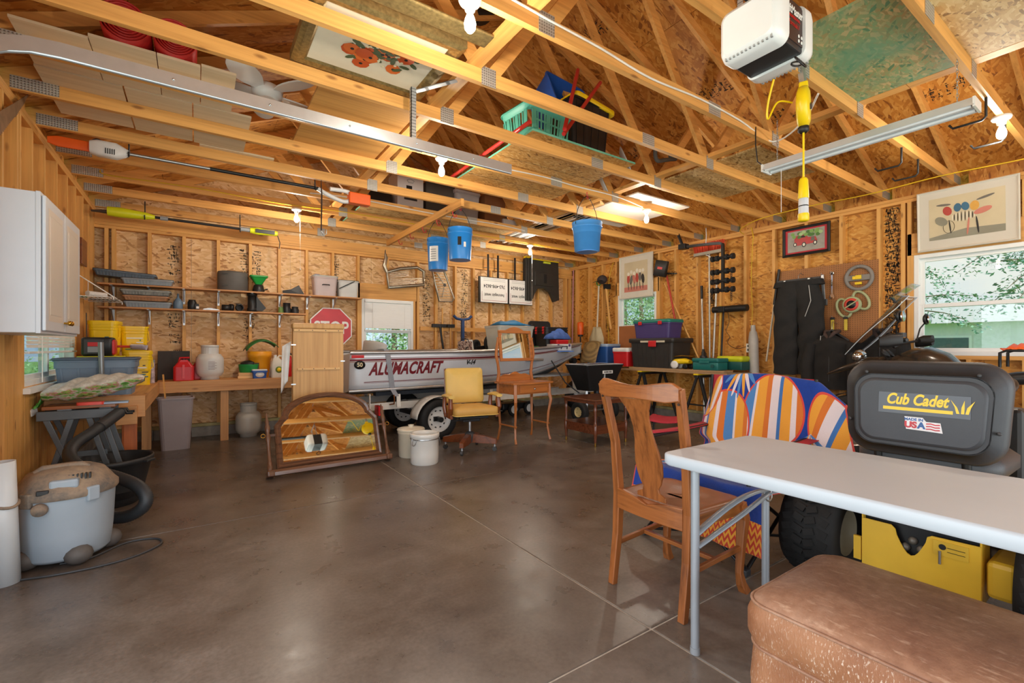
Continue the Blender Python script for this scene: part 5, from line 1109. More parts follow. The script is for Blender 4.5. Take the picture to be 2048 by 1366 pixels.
# ================================================================ left wall, benches and the shelves on the back wall
def DZ(px, py, z): d = ray(px, py); return Vector((0, 0, CAMH))+d*z
# ---- white wall cabinet
CABM = mat('cabinet_white', '#CFD6DF', .35, 0, .02)
t = thing('wall_cabinet', 'white two door wall cabinet hung over the low window on the left wall', 'cabinet', (XL, 3.54, 1.28))
MB().b2((.0, 0, 0), (.312, .926, .77)).build('carcass', CABM, t, bevel=.003); MB().b2((.305, -.004, -.004), (.325, .93, .774)).build('face_frame', CABM, t, bevel=.003)
for k in range(2):
    y0 = .012+.453*k; y1 = y0+.445
    d_ = MB().b2((.327, y0, .012), (.343, y1, .758)).build('door', CABM, t, bevel=.005)
    mb = MB(); ri = lambda o, x: [(x, y, z) for y, z in ((y0+o, .012+o), (y1-o, .012+o), (y1-o, .758-o), (y0+o, .758-o))]
    mb.ring_loft([ri(.055, .3435), ri(.062, .338), ri(.075, .338), ri(.095, .3455)], True, sm=False).build('raised_panel', mat('cabinet_panel_cream', '#D9D2C8', .35, 0, .02), d_)
    ky = y1-.025 if k == 0 else y0+.025
    MB().lathe([(.006, 0), (.006, .016), (.014, .02), (.016, .03), (.010, .037), (0, .038)], 14, TR(.343, ky, .07, 0, PI/2, 0)).build('knob', mat('polished_brass', '#D0A040', .18, 1, .03), d_)
stk = MB()
for k in range(3): stk.b2((.3436, .19, .62-.02*k), (.3442, .235-.01*(k % 2), .628-.02*k))
stk.build('small_print', mat('print_brown', '#6B4A42', .6), t)
q = onX(166, 505, XL+.01); o = MB().b2((0, -.14, -.14), (.022, .14, .14)).build('wooden_plaque', wood('walnut_y', '#7E4320', '#4E2610', 1, 1.6, .3, .3, False, .6), None, (XL+.001, q.y, q.z), bevel=.004); tag(o, 'small brown wooden plaque on the left wall beyond the white cabinet', 'plaque')
# curved pruning saw blade hanging at the far left top
pts = [onX(x, y, XL+.03) for x, y in ((58, 187), (48, 207), (30, 232), (0, 268), (-40, 330))]; p2 = [onX(x, y, XL+.03) for x, y in ((58, 187), (30, 205), (0, 222), (-25, 246), (-60, 315))]
mb = MB(); n = len(pts); mb.add(pts+p2, [(i, i+1, n+i+1, n+i) for i in range(n-1)])
t = thing('pruning_saw', 'curved rusty saw blade hanging high on the left wall', 'saw'); mb.build('blade', mat('saw_steel', '#8A6E52', .45, .6, .3, 14), t, solid=.002)
tb = MB()
for i in range(n-1):
    for j in range(12): a = pts[i].lerp(pts[i+1], j/12); b = pts[i].lerp(pts[i+1], (j+1)/12); c = (a+b)/2+(a-p2[i]).normalized()*.012; tb.add([a, b, c], [(0, 1, 2)])
o = tb.build('teeth', mat('saw_steel', '#8A6E52'), t, solid=.0015); o['kind'] = 'stuff'
MB().cyl(pts[-1], pts[-1]+Vector((0, -.2, -.28)), .02, n=10).build('handle', LZ, t)
# ---- white wire corner shelf with painting tools
WIRE = mat('white_wire', '#EDEDEB', .35, 0, .02)
t = thing('wire_shelf', 'white wire shelf with sloping braces on the left wall beside the back shelves', 'shelf', (XL+.0, 6.42, 1.735))
for k in range(9): MB().cyl((.01+.035*k, 0, 0), (.01+.035*k, .72, 0), .0028, n=5).build('wire', WIRE, t)
for y in (0, .24, .48, .72): MB().cyl((.0, y, -.006), (.30, y, -.006), .004, n=6).build('cross_wire', WIRE, t)
for y in (.02, .70): MB().tube([(.0, y, .23), (.30, y, .0), (.30, y, -.03)], .005, 6).build('brace', WIRE, t); MB().cyl((0, y, .23), (0, y, 0), .0035, n=5).build('back_wire', WIRE, t)
MB().cyl((.30, 0, 0), (.30, .72, 0), .004, n=6).build('front_wire', WIRE, t)
t = thing('paint_roller', 'white paint roller sleeve lying on the white wire shelf', 'paint roller', (XL+.14, 6.62, 1.738), .9); MB().cyl((-.1, 0, .032), (.1, 0, .032), .027, n=14).build('sleeve', mat('roller_nap', '#DAD9D6', .9, 0, .1, 60, .4), t); MB().tube([(.1, 0, .03), (.14, 0, .03), (.14, .1, .02), (.05, .1, .016), (.05, .18, .014)], .004, 6).build('frame', STEEL, t); MB().cyl((.05, .17, .014), (.05, .28, .014), .012, n=8).build('handle', GREEN, t)
o = MB().b2((-.12, -.16, 0), (.12, .16, .012)).build('paint_tray', DGREY, None, (XL+.15, 6.98, 1.738), .2, bevel=.005); tag(o, 'dark flat paint pad holder on the white wire shelf', 'tray')
# ---- two long shelves on the back wall
SHF = wood('shelf_board', '#C98F5A', '#A8703E', 0, .8)
def shelf(label, x0, x1, z, xs, y0=7.27):
    t = thing('wall_shelf', label, 'shelf', (x0, y0, z), 0, 'long shelves on the back wall')
    MB().b2((0, 0, -.02), (x1-x0, D-y0-.001, 0)).build('board', SHF, t, bevel=.002)
    for x in xs:
        b = MB().b2((x-x0-.012, .015, -.026), (x-x0+.012, D-y0-.001, -.0205)).b2((x-x0-.012, D-y0-.006, -.20), (x-x0+.012, D-y0-.001, -.02)); b.bar((x-x0, .06, -.03), (x-x0, D-y0-.005, -.17), .010, .006); b.build('bracket', GALV, t)
    return t
SX = [-.853, -.501, -.139, .247, .632, 1.004]
ZU, ZL_ = 1.972, 1.692
shelf('upper long wooden shelf on the back wall, with the clear bins', -.975, 2.14, ZU, SX+[1.379, 1.756])
shelf('lower long wooden shelf on the back wall, ending above the oak panel', -.975, 1.33, ZL_, SX)
TRAYB = mat('tray_blue_grey', '#5C6A78', .4, 0, .15, 20); TRAYC = frosted('tray_clear', '#A9B6C0', .6, .25); TRAYD = mat('tray_dark', '#3B3937', .5)
def seedtray(label, x, y, z, w, m, h=.07, ry=0, rz=0, d=.26):
    t = thing('seed_tray', label, 'tray', (x, y, z), rz, 'plastic seedling trays on the shelves', 0, ry)
    MB().tub(w, d, h, .92, .003, .02).build('body', m, t); MB().tube([(x_, y_, h) for x_, y_ in rrect(w+.01, d+.01, .02, 3)], .006, 5, True).build('rim', TRAYD, t)
    n = int(w/.032)
    for k in range(n): x_ = -w*.45+w*.9*k/(n-1); MB().bar((x_*.95, -d*.47, .006), (x_, -d*.502, h-.012), .011, .01, (0, 1, 0)).build('cell', m, t)
    return t
seedtray('blue grey seedling tray tilted on the left end of the upper shelf', -.72, 7.40, ZU+.075, .58, TRAYB, .07, .06)
seedtray('clear seedling tray in front of the tilted one on the upper shelf', -.50, 7.385, ZU+.002, .50, TRAYC, .07)
seedtray('pale seedling tray at the bottom of the stack on the lower shelf', -.50, 7.40, ZL_+.001, .46, TRAYC, .07)
seedtray('brown ribbed seedling tray in the middle of the stack on the lower shelf', -.52, 7.40, ZL_+.085, .44, mat('tray_copper', '#A97850', .4, 0, .2, 20), .06)
seedtray('dark rimmed seedling tray on top of the stack on the lower shelf', -.52, 7.39, ZL_+.155, .48, mat('tray_mixed', '#8C8E8A', .4, 0, .4, 14), .06)
t = thing('hat_drum', 'large round dark grey drum lid on the upper shelf', 'drum', (.41, 7.42, ZU+.0)); MB().lathe([(.172, 0), (.182, .012), (.182, .24), (.172, .262), (.14, .27), (0, .272)], 32, sy=.52).build('body', mat('drum_grey', '#57534F', .6, 0, .12, 8), t)
for z in (.06, .22): MB().b2((-.12, -.0935, z), (-.06, -.0915, z+.012)).build('raised_mark', mat('drum_dark', '#3A3734', .6), t)
t = thing('seed_spreader', 'green hand seed spreader with black base on the upper shelf', 'spreader', (.72, 7.385, ZU)); MB().tub(.20, .16, .13, .35, .004, .02, TR(0, 0, .10)).build('hopper', mat('bright_green', '#1F9A3F', .4, 0, .06), t); MB().lathe([(.07, 0), (.075, .02), (.06, .10), (.04, .11)], 16).build('base', BLACK, t); MB().cyl((.06, -.04, .03), (.11, -.05, .05), .008, n=8).build('crank', BLACK, t)
t = thing('black_cover', 'low black cone shaped plastic cover on the upper shelf', 'cover', (1.17, 7.40, ZU)); MB().ring_loft([[(-.14, -.03, 0), (-.14, .03, 0), (-.14, .03, .05), (-.14, -.03, .05)], [(-.04, -.05, 0), (-.04, .05, 0), (-.04, .05, .07), (-.04, -.05, .07)], [(.07, -.07, 0), (.07, .07, 0), (.07, .05, .14), (.07, -.05, .14)], [(.14, -.08, 0), (.14, .08, 0), (.13, .05, .02), (.13, -.05, .02)]], True, sm=False).build('body', BLACK, t, bevel=.008)
PKC = frosted('pink_clear', '#D9C6C4', .55, .3)
t = tote('storage_bin', 'clear lidded bin with a dark handle on the upper shelf', 'bin', (1.60, 7.395, ZU+.001), 0, .34, .22, .28, PKC, frosted('clear_lid', '#C8CDC8', .6), .025, 'clear bins on the upper shelf', .9); MB().tube([(-.05, -.108, .16), (-.045, -.13, .165), (.045, -.13, .165), (.05, -.108, .16)], .007, 6).build('handle', BLACK, t)
o = MB().tub(.28, .16, .13, .92, .004, .02).build('stacked_inner_box', PKC, t, (0, 0, .008)); MB().box((-.12, -.05, .305), (.07, .10, .02)).build('lid_clip', mat('purple_latch', '#4A3E78', .4), t, bevel=.004)
t = tote('storage_bin', 'white translucent bin with black band beside the back window', 'bin', (1.94, 7.395, ZU+.001), 0, .30, .22, .25, frosted('milk_bin', '#DCDCDA', .7, .3), None, 0, 'clear bins on the upper shelf', .92); MB().tube([(x, y, .252) for x, y in rrect(.31, .23, .04, 3)], .006, 6, True).build('rim', BLACK, t); MB().bar((-.15, -.118, .12), (.08, -.118, .245), .014, .008, (0, 1, 0)).build('strap', BLACK, t)
t = thing('funnel_bottle', 'grey blue long necked bottle on the lower shelf', 'bottle', (-.20, 7.39, ZL_)); MB().lathe([(.045, 0), (.052, .01), (.052, .09), (.03, .13), (.013, .15), (.011, .20), (0, .205)], 16).build('body', mat('bottle_blue_grey', '#6B8298', .4), t)
def pipebit(label, x, kind, z=ZL_):
    t = thing('pipe_fitting', label, 'pipe fitting', (x, 7.385, z), 0, 'black pipe fittings on the lower shelf')
    ring = [(.034, 0), (.042, 0), (.042, .10), (.034, .10), (.034, 0)]
    if kind == 'jar': MB().lathe([(.045, 0), (.05, .005), (.05, .10), (.04, .115), (.04, .13), (0, .13)], 16).build('body', BLACK, t); MB().box((.05, -.03, .04), (.05, .04, .08)).build('side_port', BLACK, t, bevel=.008); MB().box((.06, -.052, .03), (.03, .003, .03)).build('label', WHITE, t)
    if kind == 'coupler': MB().lathe(ring, 18, TR(-.06, 0, .045, 0, PI/2, 0)).build('body', BLACK, t); MB().lathe([(.03, 0), (.05, 0), (.05, .04), (.03, .04), (.03, 0)], 18, TR(.03, 0, .05, 0, PI/2, .3)).build('collar', BLACK, t)
    if kind == 'ring': MB().lathe([(.036, 0), (.048, 0), (.048, .05), (.036, .05), (.036, 0)], 20, TR(0, -.02, .05, PI/2, 0, .2)).build('body', BLACK, t); MB().box((0, .0, .10), (.07, .04, .015)).build('saddle', BLACK, t, bevel=.004)
    if kind == 'wye':
        MB().lathe([(.055, 0), (.062, 0), (.062, .05), (.055, .06), (.055, .22), (.064, .225), (.064, .262), (.05, .262), (.05, 0)], 20).build('body', BLACK, t); MB().prism([(.05, .02), (.13, .02), (.17, .06), (.05, .22)], -.04, .04, Matrix(((1, 0, 0, 0), (0, 0, 1, 0), (0, 1, 0, 0), (0, 0, 0, 1)))).build('branch', BLACK, t, bevel=.01)
    if kind == 'cups':
        MB().lathe([(.055, 0), (.06, .07), (.05, .08), (.05, .15), (.045, .15)], 18).build('body', BLACK, t); MB().lathe([(.05, 0), (.055, .06), (.045, .07), (.045, .10), (0, .10)], 18, TR(.11, 0, 0)).build('second_cup', BLACK, t); MB().lathe([(.04, 0), (.03, .08), (.025, .09), (0, .09)], 14, TR(-.08, -.02, 0)).build('green_cup', frosted('green_clear', '#6E8F4E', .75), t)
pipebit('black plastic jar with a small white label on the lower shelf', -.05, 'jar'); pipebit('black pipe coupler lying on the lower shelf left of the open ring', .34, 'coupler'); pipebit('black open pipe ring on the lower shelf right of the coupler', .48, 'ring'); pipebit('tall black pipe branch standing on the lower shelf', .64, 'wye'); pipebit('black pipe cups with a small green cup on the lower shelf', 1.08, 'cups')
o = MB().prism([(-.10, 0), (.10, 0), (.08, .015), (-.02, .03), (-.08, .018)], -.05, .05, TR(.16, 7.37, ZL_, PI/2)).build('putty_knife', GALV, None); tag(o, 'flat grey metal tool lying on the lower shelf', 'tool')
# ---- L shaped work bench
BN = lambda ax: wood('bench_%s' % 'xyz'[ax], '#D29A60', '#AE713C', ax, .8)
t = thing('work_bench', 'rough timber work bench along the back wall', 'bench', (0, 0, 0))
for k in range(4): MB().b2((-.40, 6.975+.13*k, .745), (1.75, 7.10+.13*k, .783)).build('top_plank', BN(0), t, bevel=.003)
MB().b2((-.385, 6.935, .645), (1.75, 6.974, .783)).build('front_apron', BN(0), t, bevel=.003)
for x in (.295, 1.55): MB().b2((x-.045, 6.99, 0), (x+.045, 7.03, .745)).build('leg', BN(2), t, bevel=.003)
t = thing('work_bench', 'short timber work bench along the left wall under the blue tote', 'bench', (0, 0, 0))
for k in range(4): MB().b2((-1.0+.15*k, 5.13, .745), (-.853+.15*k, 6.97, .783)).build('top_plank', BN(1), t, bevel=.003)
MB().b2((-.41, 5.13, .64), (-.37, 6.93, .783)).build('front_apron', BN(1), t, bevel=.003); MB().b2((-1.0, 5.10, .60), (-.37, 5.13, .783)).build('end_apron', BN(0), t, bevel=.003); MB().b2((-.56, 5.06, .545), (-.42, 5.10, .70)).build('corner_block', BN(0), t, bevel=.003)
MB().b2((-.53, 6.86, 0), (-.44, 6.92, .745)).build('leg', BN(2), t, bevel=.003); MB().b2((-.68, 6.60, 0), (-.59, 6.68, .745)).build('leg', wood('red_fir', '#B8632E', '#8A4218', 2, .8), t, bevel=.003)
MB().b2((-.52, 5.16, 0), (-.43, 5.20, .64)).build('leg', wood('red_fir', '#B8632E', '#8A4218', 2, .8), t, bevel=.003)
ZBN = .783
def propane(label, x, y, z, m, txt=None, s=1):
    t = thing('propane_tank', label, 'propane tank', (x, y, z), 0, None)
    MB().lathe([(.10*s, 0), (.105*s, .0), (.105*s, .035), (.13*s, .05), (.152*s, .09), (.155*s, .13), (.155*s, .25), (.150*s, .28), (.12*s, .325), (.06*s, .345), (0, .35)], 28).build('body', m, t)
    mb = MB()
    for a0 in (0, PI): 
        ring = []
        for k in range(10): a = a0+.25+ (PI-.5)*k/9; c, s_ = math.cos(a)*.095, math.sin(a)*.095; ring.append([Vector((c, s_, .325)), Vector((c*1.05, s_*1.05, .325)), Vector((c*1.05, s_*1.05, .44)), Vector((c, s_, .44))])
        mb.ring_loft(ring, True, sm=False)
    ring = [[Vector((math.cos(a)*r, math.sin(a)*r, z_)) for a in [2*PI*k/24 for k in range(24)]] for r, z_ in ((.095, .415), (.101, .415), (.101, .445), (.095, .445))]
    mb.ring_loft(ring, False, True); o = mb.build('collar', m, t)
    MB().cyl((0, 0, .34), (0, 0, .41), .02, n=10).cyl((0, -.05, .39), (0, .03, .39), .012, n=8).build('valve', mat('brass', '#B08A3E', .3, 1), t)
    if txt:
        for k in range(7): MB().b2((-.02, -.1575, .23-.016*k), (.05+.02*(k % 2), -.1555, .234-.016*k)).build('printed_line', mat('print_grey', '#8C6E6E', .6), t)
    return t
propane('white propane tank standing on the work bench', .142, 7.17, ZBN, mat('tank_white', '#D3D4D2', .35, 0, .04), 1)
propane('grey propane tank standing on the floor under the work bench', .58, 7.17, 0, mat('tank_grey', '#BFBDB2', .4, 0, .05))
GAS = mat('gas_can_red', '#C91E27', .4, 0, .06)
for lab, x, y, w in (('red plastic gas can in front of the dark mat on the bench', -.135, 7.12, .21), ('red plastic gas can half hidden behind the white propane tank', .05, 7.30, .20)):
    t = thing('gas_can', lab, 'gas can', (x, y, ZBN), 0, None)
    rg = [[(x_*k, y_*k, z) for x_, y_ in rrect(w, .20, .03, 3)] for z, k in ((0, .96), (.01, 1), (.17, 1))]+[[(x_*kx, y_*.7, z) for x_, y_ in rrect(w, .20, .03, 3)] for z, kx in ((.235, .55), (.26, .35))]
    MB().ring_loft(rg, True, sm=False).build('body', GAS, t, bevel=.006); MB().b2((-.012, -.108, .03), (.012, -.098, .20)).build('moulded_rib', mat('rib_red', '#D8484C', .4), t); MB().cyl((.0, .03, .25), (.0, .03, .29), .025, n=12).build('cap', BLACK, t)
    MB().tube([(-.05, 0, .23), (-.04, 0, .285), (.06, 0, .285)], .012, 6).build('handle', GAS, t)
for lab, x0, w, rz_, dy in (('dark rubber mat leaning on the wall behind the gas cans', -.245, .34, .0, 0), ('narrow dark rubber mat at the left end of the back bench', -.34, .14, .1, -.03)):
    o = MB().box((0, 0, .185), (w, .012, .37)).build('rubber_mat', mat('mat_dark', '#3B3532', .7, 0, .15, 9), None, (x0, 7.44+dy, ZBN)); o.rotation_euler = (-.12, 0, 0); tag(o, lab, 'mat')
t = thing('green_tub', 'green round tub holding a black lid, on two wood blocks', 'tub', (.60, 7.26, ZBN+.075)); MB().lathe([(.115, 0), (.125, .02), (.135, .10), (.138, .11), (.130, .11), (.12, .02), (0, .02)], 24).build('body', mat('tub_green', '#1C9246', .4), t); MB().sphere((0, .01, .115), (.115, .11, .05), 14).build('black_lid', BLACK, t)
for k, (z, w) in enumerate(((0, .26), (.038, .24))): o = MB().box((0, 0, .0185), (w, .14, .036)).build('wood_block', LXp, None, (.58, 7.17, ZBN+z)); tag(o, ('lower wood block under the green tub', 'upper wood block under the green tub')[k], 'wood block')
t = thing('bucket', 'orange yellow bucket with a green leaf shaped lid on the bench', 'bucket', (.725, 7.30, ZBN)); MB().lathe([(.115, 0), (.118, .01), (.142, .27), (.15, .275), (.15, .36), (.14, .36), (.135, .30)], 24).build('body', mat('bucket_orange', '#F0A420', .4, 0, .04), t); MB().lathe([(0, .36), (.14, .36), (.14, .355)], 24).build('content', BSTEEL, t)
MB().box((-.05, -.130, .16), (.06, .012, .09)).build('label', mat('print_dark', '#4A3A20', .6), t)
o = MB().surf(lambda u, v: (-.20+.40*u, -.12+.24*v, .03+.11*math.sin(PI*u)**.8+.03*math.sin(PI*v)), 14, 8).build('garden_scoop', mat('leaf_green', '#1F6B30', .45, 0, .1), None, (.745, 7.29, ZBN+.36), .1, solid=.008); o.rotation_euler.y = -.12; tag(o, 'green curved scoop lying on the orange yellow bucket', 'scoop')
t = thing('detergent_tub', 'small blue tub with white lid in front of the orange bucket', 'tub', (.70, 7.08, ZBN)); MB().tub(.17, .12, .10, .9, .004, .02).build('body', mat('tub_blue', '#2457A8', .4, 0, .05), t); rr_slab(.18, .13, .10, .12, .02, .005).build('lid', WHITE, t); MB().lathe([(.035, 0), (.035, .002), (0, .002)], 16, TR(0, -.061, .05, PI/2), sx=1.5).build('label', WHITE, t)
t = thing('spray_jug', 'white weed killer jug with a yellow flower label on the bench', 'jug', (.925, 7.10, ZBN)); MB().ring_loft([[(x*k, y*k, z) for x, y in rrect(.17, .11, .03, 4)] for z, k in ((0, .95), (.01, 1), (.17, 1), (.21, .9))]+[[(x*.45-.02, y*.6, z) for x, y in rrect(.17, .11, .03, 4)] for z in (.27, .275)], True).build('body', mat('jug_white', '#E0DDCF', .4), t)
MB().tube([(-.01, 0, .26), (.02, 0, .30), (.07, 0, .29), (.085, 0, .20)], .014, 8).build('handle', mat('jug_white', '#E0DDCF'), t); MB().lathe([(.045, 0), (.045, .002), (0, .002)], 18, TR(.01, -.056, .11, PI/2)).build('label', mat('label_green', '#6E8A3A', .5), t); MB().lathe([(.026, 0), (.026, .002), (0, .002)], 14, TR(.01, -.058, .11, PI/2)).build('flower', YEL, t); MB().cyl((-.03, 0, .27), (-.03, 0, .31), .02, n=10).build('cap', WHITE, t)
t = thing('fire_extinguisher', 'small red fire extinguisher beside the white cloth on the bench', 'extinguisher', (1.085, 7.28, ZBN)); MB().lathe([(.05, 0), (.055, .01), (.055, .25), (.035, .29), (.02, .30), (.02, .33), (0, .33)], 18).build('cylinder', RED, t); MB().box((.0, -.02, .35), (.03, .11, .025)).box((0, -.02, .385), (.025, .10, .015)).build('valve_handle', BLACK, t, bevel=.003); MB().tube([(0, .04, .34), (.07, .02, .30), (.07, 0, .18)], .010, 6).build('hose', BLACK, t)
t = thing('spray_bottle', 'grey spray bottle between the orange bucket and the white jug', 'bottle', (.83, 7.30, ZBN)); MB().lathe([(.04, 0), (.042, .01), (.042, .22), (.015, .27), (.015, .31)], 14).build('body', mat('bottle_grey', '#A7A6A0', .4), t); MB().box((-.02, 0, .33), (.11, .03, .04)).build('trigger_head', GREY, t, bevel=.006)
# ---- floor under the bench
t = thing('waste_bin', 'tall mauve grey waste bin with a stick in it, under the back bench', 'bin', (-.205, 6.76, 0), .03); MB().tub(.345, .24, .61, .80, .005, .04).build('body', mat('bin_mauve', '#9A8E8E', .45, 0, .04), t); MB().bar((-.06, .02, .05), (-.12, .03, .88), .03, .012).build('stick', LZ, t)
# ---- left bench things
t = tote('storage_tote', 'blue grey open storage tote on the left bench', 'tote', (-.715, 5.46, ZBN), .0, .52, .40, .315, mat('tote_slate', '#6C8095', .5, 0, .06), None, 0, None, .90, 5); MB().tube([(x, y, .315) for x, y in rrect(.54, .42, .045, 4)], .012, 6, True).build('rim', mat('tote_slate_dark', '#4E5F73', .5), t); MB().ring_loft([[(x, y, z) for x, y in rrect(.528, .408, .04, 3)] for z in (.24, .30)], True).build('upper_band', mat('tote_slate', '#6C8095'), t)
for k in range(2): MB().tube([(-.28+.07*math.cos(a)+.1*k, -.235, .05+.05*math.sin(a)+.02*k) for a in [2*PI*j/16 for j in range(16)]], .009, 6, True).build('coiled_tube', mat('tube_grey', '#7E8894', .4), t)
BKT = mat('litter_yellow', '#F4CB12', .35, 0, .05)
def litter(label, x, y, z, rz=0, h=.34, lid=True):
    t = thing('litter_bucket', label, 'bucket', (x, y, z), rz, 'yellow plastic buckets on the left bench')
    MB().tub(.25, .25, h, .86, .005, .05, None, 0, .008, 4).build('body', BKT, t)
    for k in range(2): MB().tube([(x_, y_, h-.05-.03*k) for x_, y_ in rrect(.246, .246, .05, 4)], .005, 5, True).build('rib', BKT, t)
    if lid: rr_slab(.262, .262, h-.01, h+.02, .055, .006).build('lid', BKT, t)
    MB().tube([(.126, -.02, h-.05), (.135, -.06, h-.16), (.10, -.128, h-.20), (-.02, -.13, h-.19)], .005, 6).build('bail', BKT, t)
    r_ = random.Random(int(x*100)); 
    for k in range(7): MB().b2((r_.uniform(-.08, .05), -.1215, .06+.025*k), (r_.uniform(.055, .09), -.1185, .072+.025*k)).build('label_mark', r_.choice([mat('lab_green', '#2E8A6A', .5), mat('lab_dark', '#5A4A2A', .5), WHITE, mat('lab_blue', '#2A6A8A', .5)]), t)
    return t
litter('yellow bucket standing at the front corner of the left bench, below the grey scoop', -.545, 6.62, ZBN, .1, .36)
litter('yellow bucket stacked behind the grey scoop, with green and blue marks', -.60, 6.84, ZBN+.30, .05, .35, False) if False else litter('yellow bucket stacked behind the grey scoop, with green and blue marks', -.595, 6.885, ZBN+.305, .05, .35, False)
litter('yellow bucket with an orange rim above the black and red radio', -.83, 6.72, ZBN+.31, -.1, .375)
litter('yellow bucket at the bottom of the stack against the back wall', -.60, 6.89, ZBN, 0, .30); litter('yellow bucket hidden low behind the blue tote', -.83, 6.70, ZBN, 0, .305)
o = MB().ring_loft([[(x, y, z) for x, y in rrect(.36, .26, .06, 4)] for z in (0, .035)], True).build('yellow_cover', mat('lid_yellow_green', '#D9D21E', .4), None, (-.80, 6.26, 1.075)); tag(o, 'flat yellow lid under the black and red radio', 'lid')
t = tote('storage_tote', 'low grey box behind the blue tote carrying the radio', 'tote', (-.80, 6.24, ZBN), 0, .34, .34, .28, DGREY, DGREY, .012)
t = thing('jobsite_radio', 'black and red jobsite radio with an antenna on the left bench', 'radio', (-.82, 6.24, 1.11), .0)
rr_slab(.25, .20, 0, .19, .04, .02).build('body', BLACK, t); MB().b2((-.10, -.112, .02), (.05, -.098, .17)).build('speaker_frame', DGREY, t, bevel=.012); MB().b2((-.07, -.116, .10), (.02, -.110, .14)).build('red_panel', RED, t); MB().b2((-.07, -.116, .04), (.02, -.110, .095)).build('grille', GREY, t); MB().b2((.09, -.09, .01), (.135, .09, .17)).build('red_side', RED, t, bevel=.02)
MB().cyl((-.10, .05, .19), (-.105, .06, .44), .004, n=6).build('antenna', BLACK, t)
t = thing('scoop', 'grey plastic scoop with a red handle on a yellow bucket', 'scoop', (-.53, 6.52, 1.166), -.2); MB().surf(lambda u, v: (-.06+.13*u, .055*math.cos(PI*v), .058-.055*math.sin(PI*v)*(.8+.2*u)), 6, 10).build('bowl', mat('scoop_grey', '#B0A8B4', .5), t, solid=.005); MB().cyl((-.06, 0, .04), (-.24, .02, .045), .014, n=8).build('handle', mat('handle_red', '#D8483C', .4), t)
t = thing('caulk_tubes', 'grey printed caulk tube standing beside the yellow bucket', 'tube', (-.43, 6.82, ZBN)); MB().cyl((0, 0, 0), (0, 0, .24), .026, n=14).build('body', mat('tube_print', '#B9A9AE', .4, 0, .4, 30), t); MB().cyl((0, 0, .24), (0, 0, .27), .027, n=14).build('cap', GREY, t)
t = thing('vacuum_wand', 'upright grey metal wand in front of the blue tote', 'wand', (-.665, 5.22, ZBN), 0); MB().cyl((0, 0, 0), (-.01, 0, .46), .020, n=12).build('tube', mat('wand_grey', '#84888A', .35, .5), t); MB().cyl((0, 0, 0), (0, 0, .03), .026, n=12).build('ferrule', DGREY, t)
# ---- folding work stand with the soil bag
WMG = mat('stand_grey', '#5E6468', .45, .4, .1)
t = thing('work_stand', 'grey folding work stand with clamping boards before the left bench', 'work stand', (-.73, 4.93, 0))
for y in (-.09, .07): MB().b2((-.22, y-.055, .73), (.20, y+.055, .755)).build('clamp_board', wood('oak_x', '#A8622C', '#6E3814', 0), t, bevel=.003)
MB().b2((-.25, -.14, .65), (.19, -.11, .72)).b2((-.25, .10, .65), (.19, .13, .72)).build('top_rail', WMG, t, bevel=.004)
MB().b2((-.14, -.12, .70), (-.06, .11, .728)).build('end_block', GREY, t); MB().b2((.10, -.12, .66), (.17, .11, .728)).build('end_block', WMG, t)
for y in (-.125, .115):
    for x0, x1 in ((-.06, -.24), (.04, .22), (.12, .30), (-.20, -.08)): MB().bar((x0, y, .66), (x1, y*1.12, 0 if x0 != -.2 else .33), .036, .018, (0, 1, 0)).build('leg', WMG, t, bevel=.003)
    MB().bar((-.16, y, .24), (.16, y, .30), .03, .012, (0, 1, 0)).build('brace', WMG, t)
MB().bar((-.15, -.12, .38), (.15, -.12, .38), .04, .012, (0, 1, 0)).build('step_plate', WMG, t)
for y in (-.07, .05): MB().tube([(.19, y, .69), (.25, y, .69), (.26, y, .665), (.30, y, .665)], .011, 6).build('crank_handle', BLACK, t)
N = NT('soil_bag_print'); v = N.coord((1, 1, 1), rnd=False); f = N.noise(N.coord((9, 9, 24), rnd=False), 1, 5, .6)
s_ = N.n('SeparateXYZ'); N.l(v, s_.inputs[0]); c = N.ramp(f, [(.30, '#1F5A30'), (.40, '#6FA848'), (.48, '#C8C8B8'), (.53, '#B86A6E'), (.58, '#8FB85A'), (.66, '#3A3A2E'), (.74, '#D8D2B8')])
hi = N.n('MapRange'); hi.inputs['From Min'].default_value = .150; hi.inputs['From Max'].default_value = .165; nn = N.n('Math', operation='MULTIPLY_ADD'); nn.inputs[1].default_value = -.17; N.l(s_.outputs['X'], nn.inputs[0]); N.l(s_.outputs['Z'], nn.inputs[2]); N.l(nn.outputs[0], hi.inputs['Value'])
N.l(N.mix(c, N.ramp(N.noise(v, 40, 4), [(.35, '#B9B8AE'), (.65, '#D6D5CC')]), hi.outputs[0]), N.p.inputs['Base Color']); N.p.inputs['Roughness'].default_value = .3; N.bump(N.noise(v, 26, 5), .5, .01); SOIL = N.m
def soil(u, v):
    a = 2*PI*u; q = v; hh = .085*math.sin(PI*min(1, q*.9+.08))**.6; ww = .17-.04*q
    cx = -.30+.60*q; wob = .012*math.sin(q*30+u*20)+.008*math.sin(u*31)
    return (cx, math.cos(a)*(ww+wob)*(.35+.65*math.sin(PI*min(1, q*.93+.07))**.3), .09+.10*q+math.sin(a)*(hh+wob*.6)*1.0)
t = thing('soil_bag', 'crumpled green printed potting soil bag on the folding work stand', 'bag', (-.66, 4.93, .748), .02)
MB().surf(soil, 32, 30, cu=True).build('bag', SOIL, t)
MB().surf(lambda u, v: (-.29-.06*u, -.05+.10*v-.03*u, .09-.11*u+.02*math.sin(v*9+u*7)), 8, 8).build('tail', mat('green_film', '#5FAE4A', .25, 0, .2, 20), t, solid=.004); MB().bar((-.34, -.02, -.02), (-.36, -.08, -.04), .012, .05).build('white_tab', WHITE, t)
